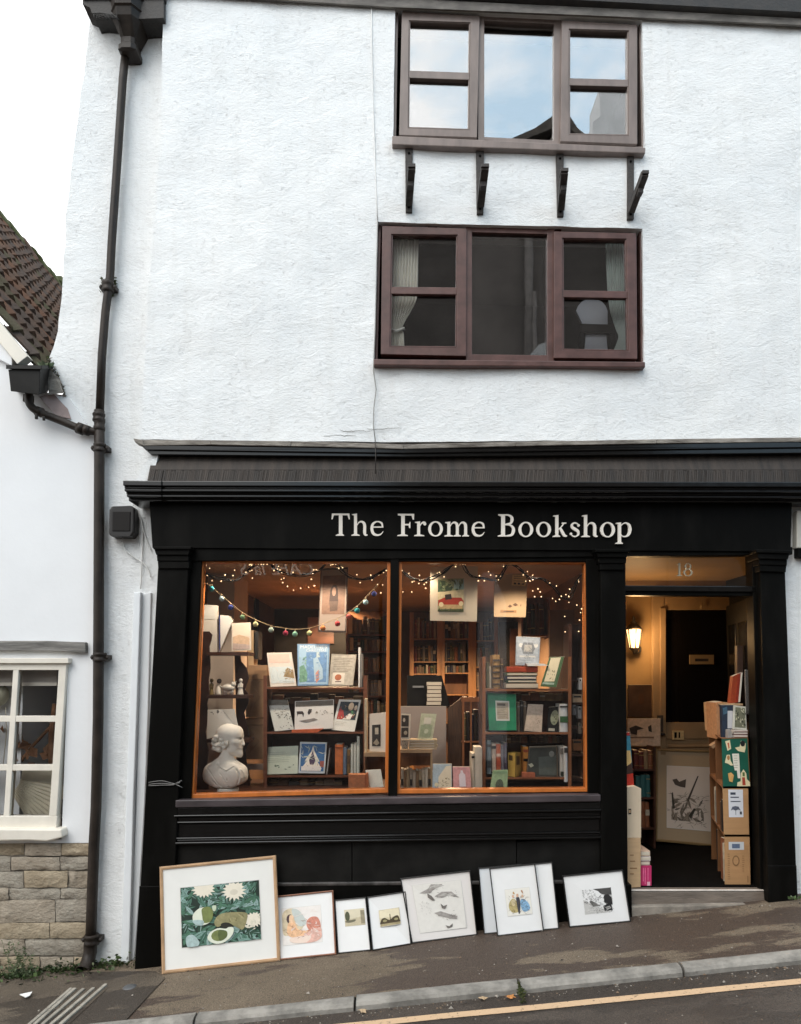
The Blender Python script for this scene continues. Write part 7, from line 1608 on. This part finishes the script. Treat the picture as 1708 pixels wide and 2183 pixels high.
crate('gift_box', 'box wrapped in dark green paper with pasted figures, top of right tower', [(1539, 1574), (1595, 1572), (1600, 1678), (1542, 1678)], .09, D_*1.75, GREENW,
      [('p', CUT, [(.12, .06), (.3, .04), (.34, .22), (.2, .26)]), ('p', ink(190, 90, 60), [(.2, .1), (.26, .09), (.28, .2), (.24, .22)]), ('p', CUT, [(.48, .2), (.66, .18), (.72, .06), (.9, .12), (.88, .22), (.84, .3), (.6, .27)]), ('e', ink(30, 30, 30), .78, .12, .09, .06), ('p', CUT, [(.08, .5), (.16, .34), (.28, .34), (.3, .46), (.4, .56), (.3, .56), (.2, .52)]), ('e', ink(170, 120, 70), .22, .40, .05, .05), ('p', ink(225, 220, 205), [(.36, .32), (.62, .32), (.64, .82), (.54, .82), (.52, .66), (.44, .66), (.4, .55)]), ('lines', ink(150, 145, 130), .42, .36, .58, .6, 6),
       ('p', ink(206, 160, 95), [(.18, .72), (.3, .7), (.4, .76), (.34, .9), (.22, .88)]), ('p', CUT, [(.66, .72), (.76, .64), (.86, .72), (.88, .84), (.98, .9), (.98, .98), (.5, .98), (.52, .9), (.64, .88)]), ('p', ink(170, 70, 50), [(.7, .8), (.8, .8), (.82, .96), (.7, .96)]), ('p', ink(90, 110, 60), [(.72, .7), (.8, .7), (.8, .78), (.72, .78)])], (), [.5, 1.0], BOXI)
k = MB(); k.prism([(1516, 1590), (1542, 1572), (1544, 1578), (1520, 1596)], .45, .5, TANPLANK); tag(k.build('box_flap'), 'torn cardboard flap curling over the top of the green box', 'flap')
# books piled on the green box
card('book', 'cream paperback standing at left on top of the green box', 'book', [(1518.5, 1499), (1527, 1497), (1529, 1558), (1522, 1560)], .55, .0, .16, ink(206, 170, 130))
card('book', 'tan hardback standing beside the cream paperback on green box', 'book', [(1527, 1498), (1541, 1496), (1541, 1573), (1529, 1575)], .40, .0, .18, ink(190, 140, 100), [('r', ink(150, 100, 66), .8, 0, 1, 1)])
card('book', 'navy and white book standing face out on the green box', 'book', [(1539, 1503), (1566, 1503), (1563, 1572), (1541, 1572)], .16, .02, .04, ink(30, 42, 60), [('r', ink(186, 186, 190), .45, .18, .95, .72), ('p', ink(60, 90, 110), [(.05, .1), (.4, .05), (.45, .25), (.1, .3)]), ('r', ink(150, 150, 145), .5, .76, .95, .95)])
card('book', 'grey photographic book standing on the white stack on green box', 'book', [(1566, 1504), (1590, 1507), (1592, 1556), (1564, 1554)], .13, .02, .02, ink(190, 190, 178), [('r', ink(110, 112, 92), .08, .06, .92, .92), ('scrib', ink(50, 52, 42), .1, .1, .9, .9, 20, .03), ('scrib', ink(200, 196, 170), .1, .1, .9, .9, 14, .03)])
for v0, v1, l in ((1556, 1561, 'topmost'), (1561.4, 1566.5, 'middle'), (1567, 1572.5, 'lowest')):
    k = MB(); k.prism(P4(1565+RND.uniform(-1, 1), v0, 1594, v1), .12, .30, ink(206, 196, 186)); k.prism(P4(1565, v1-1.6, 1594, v1), .118, .30, ink(96, 50, 44)); tag(k.build('book'), 'white book lying %s under the grey photographic book' % l, 'book')
k = MB(); k.prism([(1552, 1556), (1558, 1555), (1563, 1572), (1552, 1573)], .11, .15, ink(150, 145, 140)); tag(k.build('booklet'), 'small dark photo booklet at the foot of the navy book', 'booklet')
card('book', 'red-brown book leaning high on the pile against the door', 'book', [(1563, 1442), (1574, 1437), (1568, 1498), (1557, 1500)], .28, .0, .05, ink(150, 62, 34)); card('book', 'red and white book leaning at right on the high pile', 'book', [(1575, 1436), (1583, 1434), (1578, 1496), (1569, 1498)], .27, .0, .05, ink(140, 50, 32), [('r', ink(226, 220, 205), .55, 0, 1, 1)])
k = MB(); k.prism(P4(1572, 1376, 1584, 1436), .3, .34, ink(70, 50, 40)); tag(k.build('folder'), 'brown upright folder standing above the leaning red books', 'folder')
k = MB(); k.prism(P4(1556, 1500, 1584, 1504), .2, .5, ink(180, 150, 115)); tag(k.build('book'), 'pale flat book under the leaning red books', 'book')

# ================================================================== pictures leaning along the stall riser
def leaner(label, q, top_y, fw, fm, art, win, matm=None, t=.02):
    br, bl = G(*q[2]), G(*q[3])
    Fq = [W(*q[0], top_y), W(*q[1], top_y), br+Vector((0, 0, .002)), bl+Vector((0, 0, .002))]
    return framed('framed_picture', label, Fq, fw, fm, matm or mat('white_mount', (.76, .755, .74), .7, var=.02), art, t, win)
PINE = mat('honey_pine_frame', (.43, .27, .15), .4, var=.18, vs=10); MAHF = mat('reddish_brown_frame', (.24, .10, .055), .4, var=.2); BLKF = mat('black_picture_frame', (.012, .011, .010), .35)
LV = [ink(78, 116, 100), ink(54, 92, 74), ink(116, 148, 138), ink(40, 68, 52), ink(140, 164, 160), ink(66, 106, 82)]
PET = ink(222, 214, 196)
def flower(cx, cy, r, n_=16):
    P = []
    for i in range(n_*2):
        a = math.pi*i/n_; rr = r*(1.0 if i % 2 == 0 else .72)*RND.uniform(.86, 1.1); P.append((max(0, min(1, cx+rr*math.cos(a))), max(0, min(1, cy+rr*1.1*math.sin(a)))))
    return ('p', PET, P)
OLV = ink(112, 122, 70); OLD = ink(84, 96, 52); CUPW = ink(214, 218, 200); SHD = ink(160, 180, 178)
art1 = [('r', ink(22, 42, 32), 0, 0, 1, 1), ('leaves', LV, 0.0, 0.0, 1, 1, 190, .12, .30), ('leaves', LV, 0, 0, 1, .48, 60, .10, .26), flower(.30, .06, .15), flower(.68, .14, .16), ('e', ink(206, 198, 180), .68, .16, .05, .05), flower(.92, .66, .13), ('leaves', [PET, ink(206, 200, 180)], .80, .58, 1, .82, 14, .04, .4),
        ('c', ink(140, 134, 96), [(.42, .62), (.52, .50), (.80, .52), (.84, .60), (.78, .80), (.68, .74), (.58, .66), (.46, .72)]), ('c', ink(30, 30, 20), [(.50, .68), (.58, .66), (.66, .74), (.56, .78)]), ('leaves', [ink(112, 106, 70), ink(160, 152, 112)], .44, .52, .80, .66, 10, .06, .18),
        ('c', CUPW, [(0.15, 0.485), (0.22, 0.385), (0.3, 0.365), (0.38, 0.405), (0.4, 0.505), (0.36, 0.625), (0.26, 0.665), (0.17, 0.625)]), ('c', OLV, [(0.27, 0.385), (0.36, 0.365), (0.41, 0.465), (0.38, 0.605), (0.29, 0.625), (0.27, 0.505)]), ('c', SHD, [(0.15, 0.565), (0.28, 0.585), (0.27, 0.665), (0.18, 0.635)]), ('c', ink(190, 200, 176), [(0.4, 0.36), (0.45, 0.36), (0.44, 0.44), (0.41, 0.44)]),
        ('c', CUPW, [(.33, .90), (.36, .80), (.46, .74), (.56, .76), (.60, .74), (.66, .76), (.64, .88), (.54, .98), (.42, .99)]), ('e', OLV, .475, .86, .10, .095), ('c', OLD, [(.47, .78), (.57, .80), (.57, .90), (.48, .95)]), ('c', SHD, [(.06, .84), (.14, .80), (.22, .92), (.20, 1), (.08, 1)])]
leaner('largest picture, honey pine frame, green painting of white flowers and cups', [(340, 1848), (587.7, 1823.5), (597.4, 2049), (345, 2077.6)], -.102, .020, PINE, art1, (.155, .205, .865, .80), mat('ivory_mount', (.74, .73, .69), .7, var=.02), .026)
art2 = [('r', ink(226, 220, 214), 0, 0, 1, 1), ('c', ink(206, 190, 160), [(.02, .12), (.3, .02), (.55, .3), (.5, .6), (.1, .75), (.0, .6)]), ('c', ink(190, 196, 190), [(.25, .05), (.45, .1), (.62, .45), (.4, .5)]), ('e', ink(70, 48, 52), .2, .30, .09, .13), ('c', ink(225, 180, 140), [(.15, .42), (.3, .35), (.42, .62), (.75, .66), (.7, .78), (.3, .82), (.12, .7)]), ('c', ink(222, 186, 150), [(.2, .2), (.3, .24), (.28, .4), (.18, .38)]), ('c', ink(200, 132, 112), [(.62, .42), (.75, .30), (.92, .34), (.98, .6), (.85, .7), (.66, .62)]), ('c', ink(214, 170, 155), [(.6, .72), (.95, .6), (1, .85), (.8, .98), (.4, .95)]), ('c', ink(226, 205, 190), [(.2, .82), (.7, .8), (.6, .97), (.25, .95)]), ('scrib', ink(150, 110, 90), .1, .3, .8, .85, 30, .004), ('scrib', ink(226, 214, 206), .2, .1, 1, .9, 26, .008), ('scrib', ink(184, 104, 90), .6, .35, 1, .7, 16, .005)]
leaner('watercolour of reclining woman in reddish brown frame, beside the largest picture', [(589, 1910), (710.5, 1897.6), (717, 2035.4), (595, 2048)], -.078, .010, MAHF, art2, (.06, .20, .78, .80))
art3 = [('r', ink(186, 174, 146), 0, 0, 1, 1), ('c', ink(206, 196, 170), [(0, 0), (1, 0), (1, .4), (0, .55)]), ('e', ink(70, 72, 46), .14, .4, .12, .3), ('c', ink(100, 96, 76), [(.0, .7), (.5, .62), (.5, .74), (.2, .8)]), ('r', ink(140, 130, 105), .8, .1, 1, .9)]
leaner('small sepia landscape print in black frame, left of the matching pair', [(713, 1918.4), (780, 1912), (791, 2026.5), (720, 2033.6)], -.082, .006, BLKF, art3, (.27, .20, .93, .52))
art4 = [('r', ink(206, 192, 158), 0, 0, 1, 1), ('r', ink(222, 210, 180), .03, .03, .97, .5), ('c', ink(70, 58, 36), [(.02, .75), (.1, .55), (.25, .5), (.4, .62), (.5, .66), (.7, .5), (.9, .46), (.98, .75), (.98, .85), (.02, .85)]), ('r', ink(84, 72, 48), .5, .3, .54, .66), ('r', ink(160, 146, 110), .03, .85, .97, .97), ('e', ink(150, 140, 100), .25, .68, .1, .08), ('e', ink(150, 140, 100), .8, .66, .1, .08)]
leaner('small sepia print of domed buildings in black frame, right of the pair', [(782.5, 1912), (865, 1900), (877, 2013), (794, 2027)], -.082, .006, BLKF, art4, (.25, .28, .80, .60))
FD = ink(158, 152, 146); FD2 = ink(188, 183, 176)
art5 = [('r', ink(224, 220, 212), 0, 0, 1, 1), ('p', FD, [(.12, .18), (.32, .10), (.38, .02), (.62, .04), (.42, .14), (.34, .2)]), ('p', FD2, [(.3, .1), (.5, .02), (.66, .08), (.46, .1)]), ('p', FD, [(.42, .28), (.58, .20), (.78, .22), (.92, .36), (.72, .28), (.56, .32)]), ('p', FD2, [(.5, .26), (.7, .22), (.8, .28), (.6, .3)]), ('p', FD, [(.36, .62), (.5, .60), (.72, .70), (.84, .74), (.82, .80), (.66, .76), (.5, .70)]), ('p', ink(112, 106, 100), [(.28, .20), (.36, .26), (.42, .36), (.36, .36), (.28, .28)]), ('p', ink(112, 106, 100), [(.52, .44), (.58, .5), (.66, .48), (.6, .56), (.54, .54)]), ('p', ink(112, 106, 100), [(.56, .90), (.64, .93), (.72, .88), (.7, .95), (.6, .97)]), ('scrib', FD2, .1, .36, .3, .62, 24, .003), ('scrib', ink(120, 114, 108), .3, .05, .62, .2, 20, .003), ('scrib', ink(120, 114, 108), .5, .22, .9, .34, 20, .003), ('scrib', ink(120, 114, 108), .45, .62, .84, .78, 20, .003)]
leaner('large print of terns in flight in thin pale wood and black frame', [(853, 1872.6), (1003, 1855.4), (1018, 1994), (878, 2012)], -.074, .007, BLKF, art5, (.14, .12, .86, .88), mat('pinkish_white_mount', (.74, .70, .665), .7))
leaner('white mounted picture mostly hidden behind the left edge of the dancers print', [(1019.4, 1850.4), (1112, 1842), (1124, 1984), (1032, 1992.5)], -.060, .006, BLKF, None, None, mat('cool_white_mount', (.70, .73, .75), .7), .012)
leaner('white mounted print half hidden behind the right edge of the dancers print', [(1090, 1845.5), (1177.6, 1837.5), (1192.3, 1980.7), (1105, 1988)], -.062, .006, BLKF, [('r', ink(90, 95, 80), .62, .45, .70, .62), ('c', ink(170, 180, 176), [(.6, .4), (.68, .4), (.76, .62), (.6, .66)])], None, None, .012)
art7 = [('r', ink(226, 222, 212), 0, 0, 1, 1), ('c', ink(176, 160, 110), [(.12, .5), (.28, .36), (.42, .5), (.44, .86), (.2, .88), (.08, .7)]), ('c', ink(130, 170, 200), [(.58, .46), (.72, .42), (.9, .6), (.92, .82), (.7, .9), (.58, .76)]), ('c', ink(60, 62, 70), [(.42, .34), (.54, .34), (.56, .6), (.5, .92), (.44, .92), (.42, .6)]), ('e', ink(205, 165, 140), .48, .26, .05, .07), ('e', ink(205, 165, 140), .3, .28, .045, .06), ('e', ink(205, 170, 140), .68, .30, .045, .06), ('c', ink(190, 150, 90), [(.3, .16), (.34, .1), (.38, .2)]), ('c', ink(160, 120, 90), [(.64, .1), (.7, .08), (.72, .22)]), ('c', ink(206, 190, 150), [(.2, .45), (.34, .4), (.36, .6), (.24, .62)]), ('scrib', ink(100, 80, 60), .1, .3, .9, .95, 50, .005), ('scrib', ink(70, 90, 110), .58, .44, .92, .9, 24, .004)]
leaner('print of dancing costumed couples in black frame, in front of two others', [(1043.4, 1851), (1141, 1841), (1159.7, 1985), (1060.6, 1996.7)], -.085, .006, BLKF, art7, (.27, .34, .82, .74))
art9 = [('r', ink(190, 188, 184), 0, 0, 1, 1), ('p', ink(70, 68, 66), [(0, 0), (1, 0), (1, .3), (.75, .28), (.4, .14), (0, .22)]), ('p', ink(110, 108, 104), [(.2, .5), (.45, .4), (.46, .26), (.54, .26), (.55, .42), (.75, .36), (.8, .6), (.6, .7), (.3, .72)]), ('p', ink(36, 34, 34), [(.72, .3), (.86, .26), (.98, .4), (.98, .7), (.7, .66)]), ('p', ink(30, 30, 30), [(.64, .72), (.92, .62), (.96, .92), (.68, .94)]), ('p', ink(120, 118, 114), [(.74, .76), (.88, .72), (.9, .86), (.76, .88)]), ('scrib', ink(60, 58, 58), 0, 0, .4, .6, 90, .004), ('scrib', ink(40, 38, 38), .3, .3, 1, .98, 110, .004), ('scrib', ink(222, 220, 215), .1, .6, .9, .98, 24, .006)]
leaner('black and white street etching in black frame, set apart by the doorway', [(1199, 1867), (1328.3, 1854), (1345.8, 1965.6), (1213.8, 1978)], -.108, .007, BLKF, art9, (.28, .31, .77, .80))
